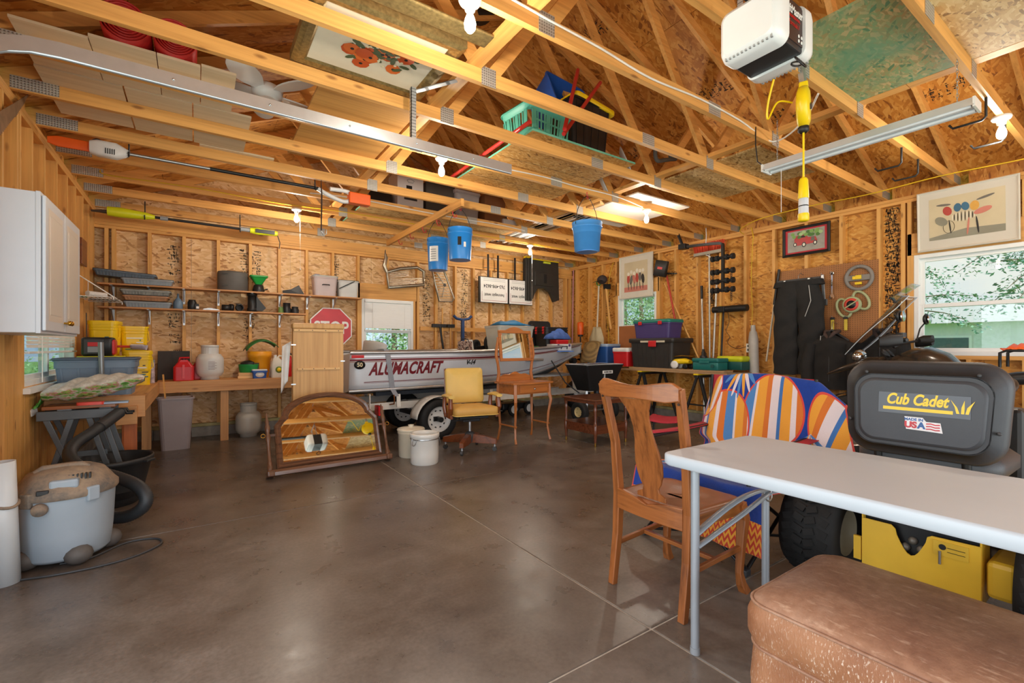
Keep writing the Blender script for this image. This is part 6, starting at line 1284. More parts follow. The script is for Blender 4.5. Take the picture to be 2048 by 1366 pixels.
MB().ring_loft([[(x-.02, y-.15, z) for x, y in rrect(.16, .06, .02, 3)] for z in (.008, .03)], True).build('red_scoop', mat('handle_red', '#D8483C'), t)
o = MB().b2((.06, -.17, 0), (.27, -.06, .012)).build('blue_folder', mat('pale_blue', '#9DB4CF', .4), None, (-.73, 4.93, .757), .05); tag(o, 'pale blue flat folder lying on the clamping board under the soil bag', 'folder')
# ---- black planter, shop vacuum, hose, pipe, cord
t = thing('planter_pot', 'large black plastic planter pot behind the vacuum hose', 'pot', (-.55, 4.66, 0)); MB().lathe([(.165, 0), (.175, .005), (.205, .10), (.21, .115), (.255, .32), (.27, .325), (.27, .355), (.26, .358), (.25, .34), (.20, .06), (0, .05)], 36).build('body', mat('pot_black', '#26282A', .5, 0, .2, 8), t)
for a in (-.5, 2.6): c_ = Vector((math.cos(a), math.sin(a), 0)); MB().box((0, 0, 0), (.04, .09, .02), Matrix.Translation(c_*.28+Vector((0, 0, .33))) @ Matrix.Rotation(a, 4, 'Z')).build('lug', mat('pot_black', '#26282A'), t, bevel=.006)
VG = mat('vac_grey', '#9BA7B1', .45, 0, .04); N = NT('dusty_grey'); f = N.noise(N.coord(rnd=False), 7, 6, .7); N.l(N.ramp(f, [(.35, '#5E5A56'), (.5, '#8A7866'), (.65, '#A08A70')]), N.p.inputs['Base Color']); N.p.inputs['Roughness'].default_value = .75; VD = N.m
t = thing('shop_vacuum', 'dusty grey shop vacuum with a black hose near the left wall', 'vacuum', (-.615, 3.63, 0), .0)
MB().lathe([(.0, .03), (.175, .03), (.192, .05), (.203, .16), (.213, .37), (.215, .395), (.20, .395)], 36).build('tank', VG, t)
MB().lathe([(.222, .375), (.228, .385), (.228, .41), (.21, .43), (.19, .46), (.165, .495), (.11, .52), (.05, .53), (0, .532)], 32).build('motor_head', VD, t)
MB().tube([(-.12, -.05, .505), (-.09, -.05, .528), (.07, -.04, .53), (.10, -.04, .51)], .016, 8).build('carry_handle', VD, t)
MB().box((.02, -.17, .455), (.12, .06, .05), None).build('control_panel', VG, t, bevel=.012); MB().box((-.06, -.205, .425), (.05, .02, .025)).build('power_switch', BLACK, t, bevel=.004)
for k in range(6): MB().box((.035+.017*k, -.145-.0*k, .482), (.007, .03, .03), None).build('cooling_slot', BLACK, t)
for a in (-2.2, -.9): c_ = Vector((math.cos(a)*.215, math.sin(a)*.215, .385)); MB().box((0, 0, 0), (.03, .06, .08), Matrix.Translation(c_) @ Matrix.Rotation(a, 4, 'Z')).build('latch', VG if a > -1.5 else VD, t, bevel=.008)
for a in (-1.15, .2, 2.1, -2.5): c_ = Vector((math.cos(a)*.18, math.sin(a)*.18, 0)); k_ = MB().sphere(c_+Vector((0, 0, .055)), (.065, .055, .055), 12).build('castor_housing', mat('dusty_black', '#55504C', .6, 0, .2, 12), t); MB().cyl(c_+Vector((-.012, 0, .026)), c_+Vector((.012, 0, .026)), .026, n=12).build('castor_wheel', BLACK, k_)
MB().lathe([(.03, 0), (.035, .01), (.03, .03), (0, .035)], 16, Matrix.Translation((-.07, -.205, .34)) @ Matrix.Rotation(PI/2, 4, 'X')).build('drain_cap', VD, t)
hp_ = [DZ(x, y, z) for x, y, z in ((207, 848, 3.48), (182, 866, 3.36), (152, 886, 3.24), (139, 908, 3.14), (153, 930, 3.06), (190, 943, 3.02), (235, 955, 3.02), (272, 970, 3.0), (291, 990, 2.98), (288, 1012, 2.97), (262, 1030, 2.97), (230, 1035, 2.96), (205, 1022, 2.94), (196, 995, 2.90), (190, 965, 2.86), (176, 940, 2.83))]
def smooth(P, n=6):
    out = []
    for i in range(len(P)-1):
        a, b, c, d = P[max(0, i-1)], P[i], P[i+1], P[min(len(P)-1, i+2)]
        for k in range(n):
            t_ = k/n; out.append(.5*((2*b)+(-a+c)*t_+(2*a-5*b+4*c-d)*t_*t_+(-a+3*b-3*c+d)*t_**3))
    return out+[P[-1]]
HP = smooth(hp_, 14); HP = [Vector((p.x, p.y, max(p.z, .045))) for p in HP]
hs_ = MB().tube([p-Vector((-.615, 3.63, 0)) for p in HP], [.036 if k % 2 else .0395 for k in range(len(HP))], 12).build('hose', mat('hose_black', '#2B2E31', .5, 0, .15, 20), t)
MB().tube([p-Vector((-.615, 3.63, 0)) for p in (HP[0]+(HP[0]-HP[4]).normalized()*.18, HP[0], HP[6])], .043, 12).build('hose_cuff', mat('hose_black', '#2B2E31'), t)
t = thing('plastic_pipe', 'white plastic pipe standing upright beside the shop vacuum', 'pipe', (-.80, 3.385, 0)); o = MB().lathe([(.047, 0), (.054, 0), (.054, .62), (.047, .62), (.047, 0)], 24, caps=False).build('pipe', mat('pvc', '#C9CFD2', .35, 0, .03), t); t.rotation_euler = (0, -.03, 0)
MB().tube([(.057*math.cos(a), .057*math.sin(a), .40+.01*math.sin(a*2)) for a in [2*PI*k/20 for k in range(20)]], .008, 6, True).build('wire_tie', VD, t)
cp = smooth([onZ(x, y, .006) for x, y in ((120, 1128), (180, 1116), (250, 1086), (300, 1077), (321, 1079), (318, 1090), (270, 1112), (200, 1132), (110, 1150), (40, 1160), (-60, 1178), (-160, 1190))], 8)
o = MB().tube(cp, .006, 6).build('extension_cord', DGREY); tag(o, 'black power cord of the vacuum looping over the floor', 'cord')
q = onX(115, 868, XL+.0); o = MB().b2((0, -.035, -.055), (.012, .035, .055)).build('metal_plate', GALV, None, (XL+.0015, q.y-.1, q.z), bevel=.002); tag(o, 'small galvanised outlet plate low on the left wall', 'outlet')
# ---- stop sign
t = thing('stop_sign', 'red octagonal stop sign hung on the back wall behind the oak panel', 'sign', (1.725, 7.49, 1.50))
oc = lambda r: [(r*math.cos(PI/8+k*PI/4), r*math.sin(PI/8+k*PI/4)) for k in range(8)]
MF = Matrix(((1, 0, 0, 0), (0, 0, -1, 0), (0, 1, 0, 0), (0, 0, 0, 1)))
MB().prism(oc(.335), 0, .004, MF).build('plate', WHITE, t); MB().prism(oc(.318), .004, .0055, MF).build('face', mat('sign_red', '#C41E2A', .35), t)
text('STOP', .27, WHITE, t, MF @ Matrix.Translation((0, -.005, .007)), 'lettering', .0006, 0, .005, sx=.8)
# ================================================================ right wall and rear right corner
def WX(y, z, d=.0): return Vector((XR-d, y, z))
MR = Matrix(((0, 0, -1, 0), (-1, 0, 0, 0), (0, 1, 0, 0), (0, 0, 0, 1)))      # local x -> -Y (rightwards in view), local y -> up, local z -> into the room
def wallM(y, z, d=.0): m = MR.copy(); m.translation = (XR-d, y, z); return m
def picture(label, y0, y1, z0, z1, d, fw, fm, mm, inset, am, tilt=0):
    t = thing('framed_picture', label, 'picture', (XR-d, (y0+y1)/2, z0)); t.rotation_euler = (0, -tilt, 0)
    w, h = y1-y0, z1-z0; M = MR.copy(); M.translation = (0, 0, h/2)
    mb = MB(); Rg = lambda o, z: [(x*(w/2-o), y*(h/2-o), z) for x, y in ((-1, -1), (1, -1), (1, 1), (-1, 1))]
    mb.ring_loft([Rg(0, 0), Rg(0, .022), Rg(fw*.4, .028), Rg(fw, .018), Rg(fw, .006)], False, sm=False, M=M).build('frame', fm, t)
    MB().box((0, 0, .006), (w-.01, h-.01, .004), M).build('mat_board', mm, t)
    MB().box((inset[2], inset[3], .009), (w-2*inset[0], h-2*inset[1], .003), M).build('print', am, t)
    return t, M @ Matrix.Translation((inset[2], inset[3], .0112)), w-2*inset[0], h-2*inset[1]
PAP = mat('print_cream', '#CDBE9C', .6, 0, .08, 3); OFFW = mat('frame_offwhite', '#D8D2C4', .4, 0, .03)
COLS = [mat('ink_%d' % k, c_, .7) for k, c_ in enumerate(('#B4473C', '#3F6A86', '#D8A24A', '#6E6860', '#C77B6A', '#2E2B28', '#E6E0D0', '#8E8A78'))]
BLC = [0]
def blob(parent, M, cx, cy, rx, ry, m, rot=0, n=14, z=0, name='painted_shape'):
    BLC[0] = (BLC[0]+1) % 60; z = z+BLC[0]*.00006
    return MB().prism([(cx+math.cos(a)*rx*math.cos(rot)-math.sin(a)*ry*math.sin(rot), cy+math.cos(a)*rx*math.sin(rot)+math.sin(a)*ry*math.cos(rot)) for a in [2*PI*k/n for k in range(n)]], z, z+.0006, M).build(name, m, parent)
t, M, w, h = picture('white framed print of abstract riders, above the small window', 5.34, 6.12, 2.11, 2.90, .03, .03, OFFW, OFFW, (.12, .12, 0, 0), PAP)
r = random.Random(3)
for k in range(6): blob(t, M, -.17+.068*k, .08+r.uniform(-.04, .04), .03, .035, COLS[6], 0, 12, .0004); blob(t, M, -.17+.068*k, -.03+r.uniform(-.03, .03), .035, .09, COLS[(0, 3, 4, 0, 3, 5)[k]], r.uniform(-.2, .2), 12); blob(t, M, -.17+.068*k, -.17, .008, .08, COLS[5], r.uniform(-.15, .15), 8)
MB().b2((-w/2, -h/2, 0), (w/2, -h/2+.09, .0003), M).build('painted_ground', COLS[4], t)
t, M, w, h = picture('large pale framed print with striped shapes leaning above the large window', .92, 1.70, 2.255, 2.90, .045, .02, OFFW, mat('mat_greige', '#CFC8BA', .6, 0, .02), (.10, .10, 0, .01), PAP, .05)
for k in range(13): blob(t, M, -.10+.014*k, -.01, .004, .055-.0014*abs(k-6)**1.6, COLS[5 if k % 2 else 6], 0, 10, .0003)
for cx, cy, rx, ry, ci, ro in ((-.14, .07, .035, .05, 0, .3), (-.06, .09, .03, .045, 1, 0), (.0, .09, .03, .045, 1, .2), (.07, .08, .035, .05, 2, 0), (.13, .02, .07, .03, 4, .3), (-.19, -.03, .06, .04, 7, -.8), (.15, .15, .07, .012, 3, .25), (-.17, .14, .06, .012, 3, -.1), (-.12, -.10, .006, .075, 5, .1), (.02, -.12, .008, .09, 4, -.08), (.09, -.12, .008, .09, 5, .1)): blob(t, M, cx, cy, rx, ry, COLS[ci], ro, 14, .0006)
MB().tube([M @ Vector((-.13+.045*math.cos(a), -.10+.065*math.sin(a), .001)) for a in [2*PI*k/20 for k in range(20)]], .002, 4, True).build('painted_ring', COLS[5], t)
MB().prism([(-w/2, -h/2), (w/2, -h/2), (w/2, -h/2+.07), (0, -h/2+.085), (-w/2, -h/2+.03)], 0, .0004, M).build('painted_ground', COLS[7], t)
t, M, w, h = picture('black framed picture of a red vintage car with a red mat', 2.575, 3.155, 2.43, 2.82, .012, .035, BLACK, mat('mat_red', '#B3202E', .6), (.065, .055, 0, 0), mat('picture_road', '#9A958C', .5, 0, .15, 12))
for k in range(26): blob(t, M, r.uniform(-w/2+.03, w/2-.03), r.uniform(.05, h/2-.025), .026, .022, mat('picture_green_%d' % (k % 3), ('#4F7A3A', '#7FA858', '#A9C48A')[k % 3], .6), 0, 8)
CR = mat('car_red', '#B01E22', .4)
MB().prism([(-.14, -.03), (-.14, .03), (-.11, .075), (.0, .08), (.03, .035), (.12, .03), (.14, -.02), (.13, -.05), (-.10, -.06)], .001, .0016, M).build('painted_car', CR, t); MB().prism([(-.10, .04), (-.09, .065), (-.015, .068), (.0, .04)], .0017, .0021, M).build('painted_windows', COLS[5], t)
for cx, cy, rr_ in ((-.02, -.055, .034), (.115, -.05, .03), (-.13, -.04, .028)): blob(t, M, cx, cy, rr_*.8, rr_, BLACK, 0, 14, .002); blob(t, M, cx, cy, rr_*.45, rr_*.6, COLS[6], 0, 12, .0028)
MB().prism([(.06, -.02), (.07, .035), (.105, .035), (.11, -.02)], .0018, .0022, M).build('painted_radiator', COLS[3], t)
# pegboard
PEG = NT('pegboard'); v = PEG.coord((1, 1, 1), rnd=False); m1 = PEG.n('VectorMath', operation='SCALE'); m1.inputs['Scale'].default_value = 1/.0254; PEG.l(v, m1.inputs[0]); fr = PEG.n('VectorMath', operation='FRACTION'); PEG.l(m1.outputs[0], fr.inputs[0]); sb_ = PEG.n('VectorMath', operation='SUBTRACT'); sb_.inputs[1].default_value = (.5, .5, .5); PEG.l(fr.outputs[0], sb_.inputs[0]); mz = PEG.n('VectorMath', operation='MULTIPLY'); mz.inputs[1].default_value = (0, 1, 1); PEG.l(sb_.outputs[0], mz.inputs[0]); ln = PEG.n('VectorMath', operation='LENGTH'); PEG.l(mz.outputs[0], ln.inputs[0])
PEG.l(PEG.mix(PEG.ramp(ln.outputs['Value'], [(.13, '#2E1B0E'), (.17, '#A8703E')]), PEG.ramp(PEG.noise(v, 5, 4), [(.3, (.86, .84, .82, 1)), (.7, (1, 1, 1, 1))]), 1, 'MULTIPLY'), PEG.p.inputs['Base Color']); PEG.p.inputs['Roughness'].default_value = .6
o = MB().b2((-.006, -.58, -.55), (0, .58, .55)).build('pegboard', PEG.m, None, (XR-.001, 2.655, 1.70)); tag(o, 'brown perforated pegboard behind the hanging black clothes', 'pegboard')
def hookat(parent, y, z, L=.05, x0=0): return MB().tube([(x0, y, z), (x0-.03, y, z), (x0-L, y, z-.01), (x0-L, y, z+.015)], .003, 5).build('peg_hook', STEEL, parent)
XP = XR-.008
t = thing('adjustable_wrench', 'long grey pipe wrench hanging on the pegboard beside the black trousers', 'wrench', (XP, 2.665, 2.14)); hookat(t, 0, .0); MB().bar((-.02, 0, 0), (-.02, -.02, -.33), .035, .012, (1, 0, 0)).build('shaft', GALV, t, bevel=.003); MB().b2((-.03, -.06, -.40), (-.01, .03, -.32)).build('jaw', mat('wrench_grey', '#77797A', .4, .7), t, bevel=.006)
t = thing('combination_wrench', 'bright silver spanner hanging alone on the pegboard', 'wrench', (XP, 2.555, 2.15)); hookat(t, 0, .0); MB().bar((-.02, 0, -.02), (-.02, 0, -.28), .020, .007, (1, 0, 0)).build('shaft', CHROME, t, bevel=.002); MB().lathe([(.012, -.004), (.024, -.004), (.024, .004), (.012, .004), (.012, -.004)], 16, TR(-.02, 0, -.005, 0, PI/2, 0)).build('ring_end', CHROME, t)
MB().prism([(-.026, .0), (-.024, -.03), (-.012, -.045), (-.010, -.018), (.010, -.018), (.012, -.045), (.024, -.03), (.026, 0), (.012, .02), (-.012, .02)], -.004, .004, Matrix(((0, 0, 1, -.02), (1, 0, 0, 0), (0, 1, 0, -.295), (0, 0, 0, 1)))).build('open_end', CHROME, t)
t = thing('small_steering_wheel', 'small grey steering wheel with yellow centre on the pegboard', 'steering wheel', (XP-.02, 2.265, 2.05)); MB().tube([(0, .135*math.cos(a), .14*math.sin(a)) for a in [2*PI*k/28 for k in range(28)]], .022, 8, True).build('rim', mat('rim_grey', '#85807A', .6), t); MB().box((.0, 0, 0), (.02, .25, .07)).build('spoke', mat('rim_grey', '#85807A'), t, bevel=.008); MB().b2((-.03, -.03, -.02), (-.008, .03, .03)).b2((-.03, -.035, -.085), (-.008, .035, -.055)).b2((-.03, .03, -.02), (-.008, .06, .02)).build('yellow_centre', YEL, t, bevel=.004)
hookat(t, 0, .12, .04, .012)
PGN = mat('pale_green', '#A9B084', .5, 0, .05); t = thing('lawn_sprinkler', 'pale green looped sprinkler with a red and black dial on the pegboard', 'sprinkler', (XP-.02, 2.33, 1.725)); 
for a0, L in ((.5, .13), (3.5, .15)): c_ = Vector((0, -math.cos(a0)*.10, math.sin(a0)*.10)); MB().tube([c_+Vector((0, -(math.cos(a0)*.07*math.cos(a)-math.sin(a0)*.12*math.sin(a)), math.sin(a0)*.07*math.cos(a)+math.cos(a0)*.12*math.sin(a))) for a in [2*PI*k/20 for k in range(20)]], .016, 8, True).build('loop_arm', PGN, t)
MD_ = Matrix.Translation((-.01, 0, 0)) @ Matrix.Rotation(-PI/2, 4, 'Y'); MB().lathe([(.10, 0), (.10, .03), (.085, .036), (0, .036)], 24, MD_).build('dial_body', PGN, t); MB().lathe([(.078, .037), (.078, .039), (.045, .039)], 24, MD_, caps=False).build('red_ring', mat('dial_red', '#D24A3A', .5), t); MB().lathe([(.05, .037), (.05, .0395), (0, .0395)], 20, MD_).build('dial_face', BLACK, t); MB().bar((-.055, -.07, .045), (-.055, .06, -.04), .02, .012).build('pointer', PGN, t); hookat(t, 0, .1, .04, .012)
for y in (2.545, 2.40, 2.70): t = thing('hand_tool', 'yellow handled tool hanging on the lower pegboard behind the jackets, %s' % {2.545: 'middle one', 2.40: 'nearest the motorcycle', 2.70: 'half behind the trousers'}[y], 'tool', (XP, y, 1.58), 0, 'yellow handled tools on the pegboard'); hookat(t, 0, 0); MB().bar((-.03, 0, .0), (-.03, .0, -.03), .05, .02, (1, 0, 0)).build('dark_head', BLACK, t, bevel=.005); MB().bar((-.03, 0, -.03), (-.03, 0, -.17), .035, .014, (1, 0, 0)).build('yellow_handle', mat('handle_yellow', '#D9C040', .5), t, bevel=.004)
# hanging motorcycle clothes
BLKC = mat('black_cloth', '#1F1E1D', .85, 0, .2, 10, .3, 60)
def garment(name, label, cat, loc, prof_fn, nz=26, nt=28, extra=None):
    t = thing(name, label, cat, loc)
    return t
t = thing('riding_trousers', 'black padded riding trousers hanging from a clip hanger on the pegboard', 'trousers', (6.56, 2.90, .845))
def leg(s):
    def f(u, v):
        a = 2*PI*u; z = 1.22*(1-v); wv = .168-.012*math.sin(PI*v)-.005*v; yc = s*(.15+.006*v) if v > .30 else s*(.15*(v/.30)**.5*.9+.013)
        if v < .3: wv = .16+.02*(1-v/.3)
        return (math.cos(a)*(.085-.01*v)+.012*math.sin(v*30+u*12)*math.sin(PI*v), yc+math.sin(a)*wv+.010*math.sin(v*24+s), z+.012*math.sin(u*9))
    return f
for s in (-1, 1): MB().surf(leg(s), 30, 34, cu=True).build('trouser_leg', BLKC, t)
MB().ring_loft([[(x, y, z) for x, y in rrect(.14, .62-.04*k, .06, 4)] for k, z in enumerate((1.16, 1.23))], True).build('waistband', BLKC, t)
MB().tube([(-.08, -.16, 1.15), (-.095, -.19, .95), (-.092, -.12, .75)], .004, 5).build('white_piping', mat('piping_white', '#CFCFCB', .5), t); MB().tube([(-.087, -.30, .50), (-.085, -.285, .25), (-.075, -.26, .0)], .004, 5).build('white_piping', mat('piping_white', '#CFCFCB'), t)
MB().bar((0, -.26, 1.245), (0, .26, 1.245), .012, .03).build('hanger_bar', BLACK, t)
for y in (-.15, .15): MB().box((-.03, y, 1.225), (.05, .03, .05)).build('hanger_clip', STEEL, t, bevel=.005)
MB().tube([(0, 0, 1.25), (0, 0, 1.30), (.03, -.02, 1.335), (.09, -.01, 1.32), (.135, 0, 1.325)], .004, 6).build('hanger_hook', STEEL, t)
def jacket(label, y, z, w, seed):
    t = thing('riding_jacket', label, 'jacket', (6.54, y, z-.72))
    def body(u, v):
        a = 2*PI*u; q = v; ww = (w*.5)*(1 if q > .12 else .45+.55*(q/.12)**.7); return (math.cos(a)*(.10+.02*math.sin(u*25+seed))*(1 if q > .1 else .6+4*q*.4), math.sin(a)*ww+.012*math.sin(q*22+seed), .72*(1-q)-.09*abs(math.sin(a))*(1 if q < .4 else .4)*(1-q))
    MB().surf(body, 34, 26, cu=True).build('body', BLKC, t)
    for s in (-1, 1): MB().tube([(-.02, s*w*.44, .56), (-.05, s*(w*.52), .30), (-.07, s*w*.50, .02), (-.08, s*w*.47, -.08)], [.075, .08, .065, .055], 12).build('sleeve', BLKC, t)
    MB().tube([(-.07, .05, .68), (-.09, .0, .62), (-.09, -.05, .69), (.0, -.08, .72), (.05, 0, .72), (.0, .08, .72)], .022, 8, True).build('collar', mat('lining_brown', '#4A3A34', .8), t); MB().bar((-.104, -.01, .60), (-.118, -.01, .1), .012, .006, (0, 1, 0)).build('zip', DGREY, t)
    MB().tube([(0, -w*.36, .60), (0, 0, .735), (0, w*.36, .60)], .014, 6).build('hanger', DGREY, t); MB().tube([(0, 0, .73), (0, 0, .80), (.05, .01, .84), (.15, 0, .82)], .004, 6).build('hanger_hook', STEEL, t)
jacket('black riding jacket with a brown lining hanging below the pegboard tools', 2.50, 1.40, .50, 1); jacket('black riding jacket hanging behind the motorcycle windscreen', 1.99, 1.40, .42, 5)
# brooms, poles and sticks
def stick(name, label, cat, a, b, r, m, extra=None):
    t = thing(name, label, cat, a); a, b = Vector(a), Vector(b); MB().cyl((0, 0, 0), b-a, r, n=10).build('shaft', m, t); return t, b-a
ALUP = mat('aluminium_pole', '#B9B6AE', .35, .6, .08)
t, d_ = stick('push_broom', 'push broom with orange red bristles turned up against the right wall', 'broom', WX(4.20, .01, .10), WX(4.24, 2.66, .06), .013, ALUP); MB().b2((d_.x-.04, d_.y-.25, d_.z), (d_.x+.02, d_.y+.25, d_.z+.045)).build('broom_head', mat('broom_grey', '#A79F8E', .6), t); MB().bar((d_.x-.03, d_.y-.06, d_.z-.06), (d_.x-.01, d_.y+.06, d_.z+.01), .02, .012).build('bracket', STEEL, t)
mb = MB(); r = random.Random(5)
for k in range(260): y_ = r.uniform(-.24, .24); x_ = r.uniform(-.035, .015); mb.bar((d_.x+x_, d_.y+y_, d_.z+.045), (d_.x+x_+r.gauss(0, .012), d_.y+y_*1.12+r.gauss(0, .01), d_.z+.17+r.uniform(0, .03)), .005, .005)
o = mb.build('bristles', mat('bristle_red', '#E0502E', .7, 0, .2), t); o['kind'] = 'stuff'
for lab, ya, yb, zb, rr_, m in (('silver pole with a black grip leaning on the right wall', 4.26, 4.39, 2.10, .016, ALUP), ('long plain silver pole right of the broom handle', 4.16, 4.13, 2.25, .016, ALUP), ('yellow handled pole leaning behind the plank bench', 4.07, 4.06, 1.85, .016, mat('pole_yellow', '#C79A30', .5)), ('dark pole nearest the wall lamp', 4.03, 4.02, 1.75, .014, BSTEEL)):
    t, d_ = stick('pole', lab, 'pole', WX(ya, .01, .16), WX(yb, zb, .03), rr_, m)
    if 'grip' in lab: MB().cyl(d_*.94, d_*1.04, .021, n=10).build('grip', BLACK, t)
t, d_ = stick('wooden_stick', 'long bare wooden stick leaning diagonally beside the small window', 'stick', WX(4.34, .88, .08), WX(5.10, 2.30, .03), .016, LZ)
t, d_ = stick('garden_rake', 'red shafted rake standing head up beside the small window', 'rake', WX(4.80, 1.55, .12), WX(5.04, 2.42, .05), .016, mat('shaft_red', '#B8402E', .5)); MB().bar(d_+Vector((0, -.20, .02)), d_+Vector((0, .20, .06)), .02, .02).build('rake_bar', BSTEEL, t)
for k in range(9): MB().tube([d_+Vector((0, -.19+.0475*k, .04)), d_+Vector((-.05, -.19+.0475*k, .05)), d_+Vector((-.07, -.19+.0475*k, .0))], .004, 5).build('tine', BSTEEL, t)
t = thing('power_supply', 'black cargo box with red marks hung above the red rake', 'box', WX(5.13, 2.42, .13), 0); t.rotation_euler.x = .25; rr_slab(.07, .24, 0, .27, .012, .006).build('body', BLACK, t); MB().b2((-.037, -.05, .12), (-.035, .05, .16)).build('red_mark', RED, t)
t = thing('snow_shovel', 'beige scoop snow shovel hanging blade down in the rear right corner', 'shovel', WX(6.62, 1.10, .12)); SHB = mat('shovel_beige', '#B9AC8A', .5, 0, .06)
MB().surf(lambda u, v: (-.02-.06*math.sin(PI*v)-.03*u+.012*math.sin(v*PI*5)*(1-u*.5), (v-.5)*(.20+.20*min(1, u*2.2)), .50-.50*u), 10, 16).build('blade', SHB, t, solid=.008); MB().cyl((-.02, 0, .45), (.05, .02, 1.33), .017, n=10).build('handle', mat('handle_pale', '#CFC4AE', .5), t); MB().tube([(.05, .02, 1.32), (.05, .075, 1.37), (.05, .075, 1.43), (.05, -.035, 1.43), (.05, -.035, 1.37), (.05, .02, 1.32)], .012, 6).build('grip', GREEN, t)
t = thing('axe', 'pale wooden axe handle hanging beside the snow shovel', 'axe', WX(6.42, 1.55, .06)); MB().tube([(0, -.10, 0), (0, -.05, .2), (0, .03, .8)], [.02, .017, .02], 8, sq=(1, 1.4)).build('handle', LZ, t); MB().prism([(-.08, .78), (.09, .80), (.10, .90), (-.08, .88)], -.015, .015, Matrix(((0, 0, 1, 0), (1, 0, 0, 0), (0, 1, 0, 0), (0, 0, 0, 1)))).build('head', BSTEEL, t)
t = thing('work_hat', 'dark cap hanging on a nail above the snow shovel', 'cap', WX(6.50, 2.50, .12)); MB().sphere((0, 0, .03), (.09, .11, .09), 14).build('crown', mat('cap_dark', '#3A3030', .8), t); MB().surf(lambda u, v: (-.08-.09*u, (v-.5)*.18, .0-.03*u+.01*math.cos((v-.5)*4)), 5, 6).build('peak', BLACK, t, solid=.006); MB().cyl((.0, 0, .10), (.12, 0, .11), .004, n=5).build('nail', STEEL, t)
t = thing('ice_auger', 'hand ice auger with an orange motor cap in the rear right corner', 'auger', WX(7.10, .72, .14)); MB().cyl((0, 0, 0), (0, 0, .75), .016, n=8).build('shaft', BSTEEL, t); MB().lathe([(.06, .74), (.065, .76), (.065, .98), (.05, 1.0), (0, 1.0)], 16).build('motor_cap', ORANGE, t); MB().lathe([(.05, .70), (.055, .74), (.05, .76)], 16).build('collar', BLACK, t)
MB().surf(lambda u, v: ((.016+.07*v)*math.cos(u*PI*6), (.016+.07*v)*math.sin(u*PI*6), .05+.38*u), 40, 3).build('spiral_blade', BSTEEL, t, solid=.004)
stick('pole', 'thin pink pole standing in the rear right corner', 'pole', WX(7.33, .02, .18), WX(7.44, 2.86, .03), .012, mat('pink_pole', '#C98A92', .5))
# wall lamp bar, outlet and cables
t = thing('wall_heater', 'black horizontal bar heater on the right wall with a hanging cord', 'heater', WX(3.90, 1.78, .06)); MB().cyl((0, -.27, 0), (0, .27, 0), .05, n=16).build('body', BLACK, t); MB().b2((-.06, .06, -.045), (-.02, .16, .045)).build('control_box', BSTEEL, t, bevel=.008); MB().b2((0, -.05, -.03), (.058, .05, .03)).build('bracket', BSTEEL, t)
MB().tube(smooth([Vector(p) for p in ((0, .03, -.05), (.03, .03, -.20), (.0, .06, -.33), (.03, .02, -.42), (.03, .05, -.52), (.04, -.08, -.60), (.03, -.24, -.57))], 6), .004, 5).build('power_cord', BLACK, t)
t = thing('wall_outlet', 'white electrical outlet on the right wall beside the black heater', 'outlet', WX(3.62, 1.19, .0)); MB().b2((-.045, -.04, -.065), (-.001, .04, .065)).build('box', WHITE, t, bevel=.004); MB().b2((-.05, -.017, .01), (-.045, .017, .045)).b2((-.05, -.017, -.045), (-.045, .017, -.01)).build('socket_face', BLACK, t)
YC = mat('cable_yellow', '#D9B21E', .45); WC = mat('cable_white', '#E8E4DA', .45)
def cable(label, pts, r=.006, m=YC): o = MB().tube(smooth([Vector(p) for p in pts], 5), r, 6).build('electrical_cable', m); tag(o, label, 'cable'); return o
cable('yellow cable running down the right wall to the white outlet', [WX(3.60, 2.95, .012), WX(3.56, 2.80, .03), WX(3.58, 2.70, .012), WX(3.60, 2.2, .012), WX(3.585, 1.7, .012), WX(3.62, 1.27, .012)])
cable('yellow cable running down the rear end of the right wall', [WX(6.30, 2.86, .012), WX(6.42, 2.5, .015), WX(6.45, 1.8, .012), WX(6.42, 1.2, .012)])
t = thing('leaf_blower_tube', 'pale grey plastic tube leaning behind the black trousers', 'tube', WX(3.46, .02, .16)); t.rotation_euler = (-.05, .05, 0); MB().lathe([(.06, 0), (.065, .05), (.065, 1.30), (.05, 1.40), (.035, 1.42), (.03, 1.50)], 18).build('tube', mat('tube_grey_pale', '#A9A59E', .45), t)
t, d_ = stick('dark_pole', 'black and white pole leaning on the wall left of the pegboard', 'pole', WX(3.36, 1.0, .06), WX(3.20, 2.28, .03), .012, mat('handle_pale', '#CFC4AE', .5)); MB().cyl(d_*.62, d_*1.0, .018, n=10).build('black_sleeve', BLACK, t)
t = thing('hand_saw', 'orange framed saw hanging low on the right wall', 'saw', WX(3.55, .84, .04)); MB().tube([(0, -.06, 0), (0, -.07, .14), (0, .05, .18), (0, .08, .05), (0, .0, -.02)], .014, 6, True).build('frame', ORANGE, t)
for k in range(3): MB().bar((0, -.06, .03+.04*k), (0, .06, .05+.04*k), .012, .01).build('slot', BLACK, t)
o = MB().b2((0, 5.36, 1.03), (.006, 6.16, 1.60)).build('cardboard_sheet', mat('cardboard', '#A8683A', .8, 0, .06), None, (XR-.012, 0, 0)); tag(o, 'brown board covering the lower half of the small window', 'board')
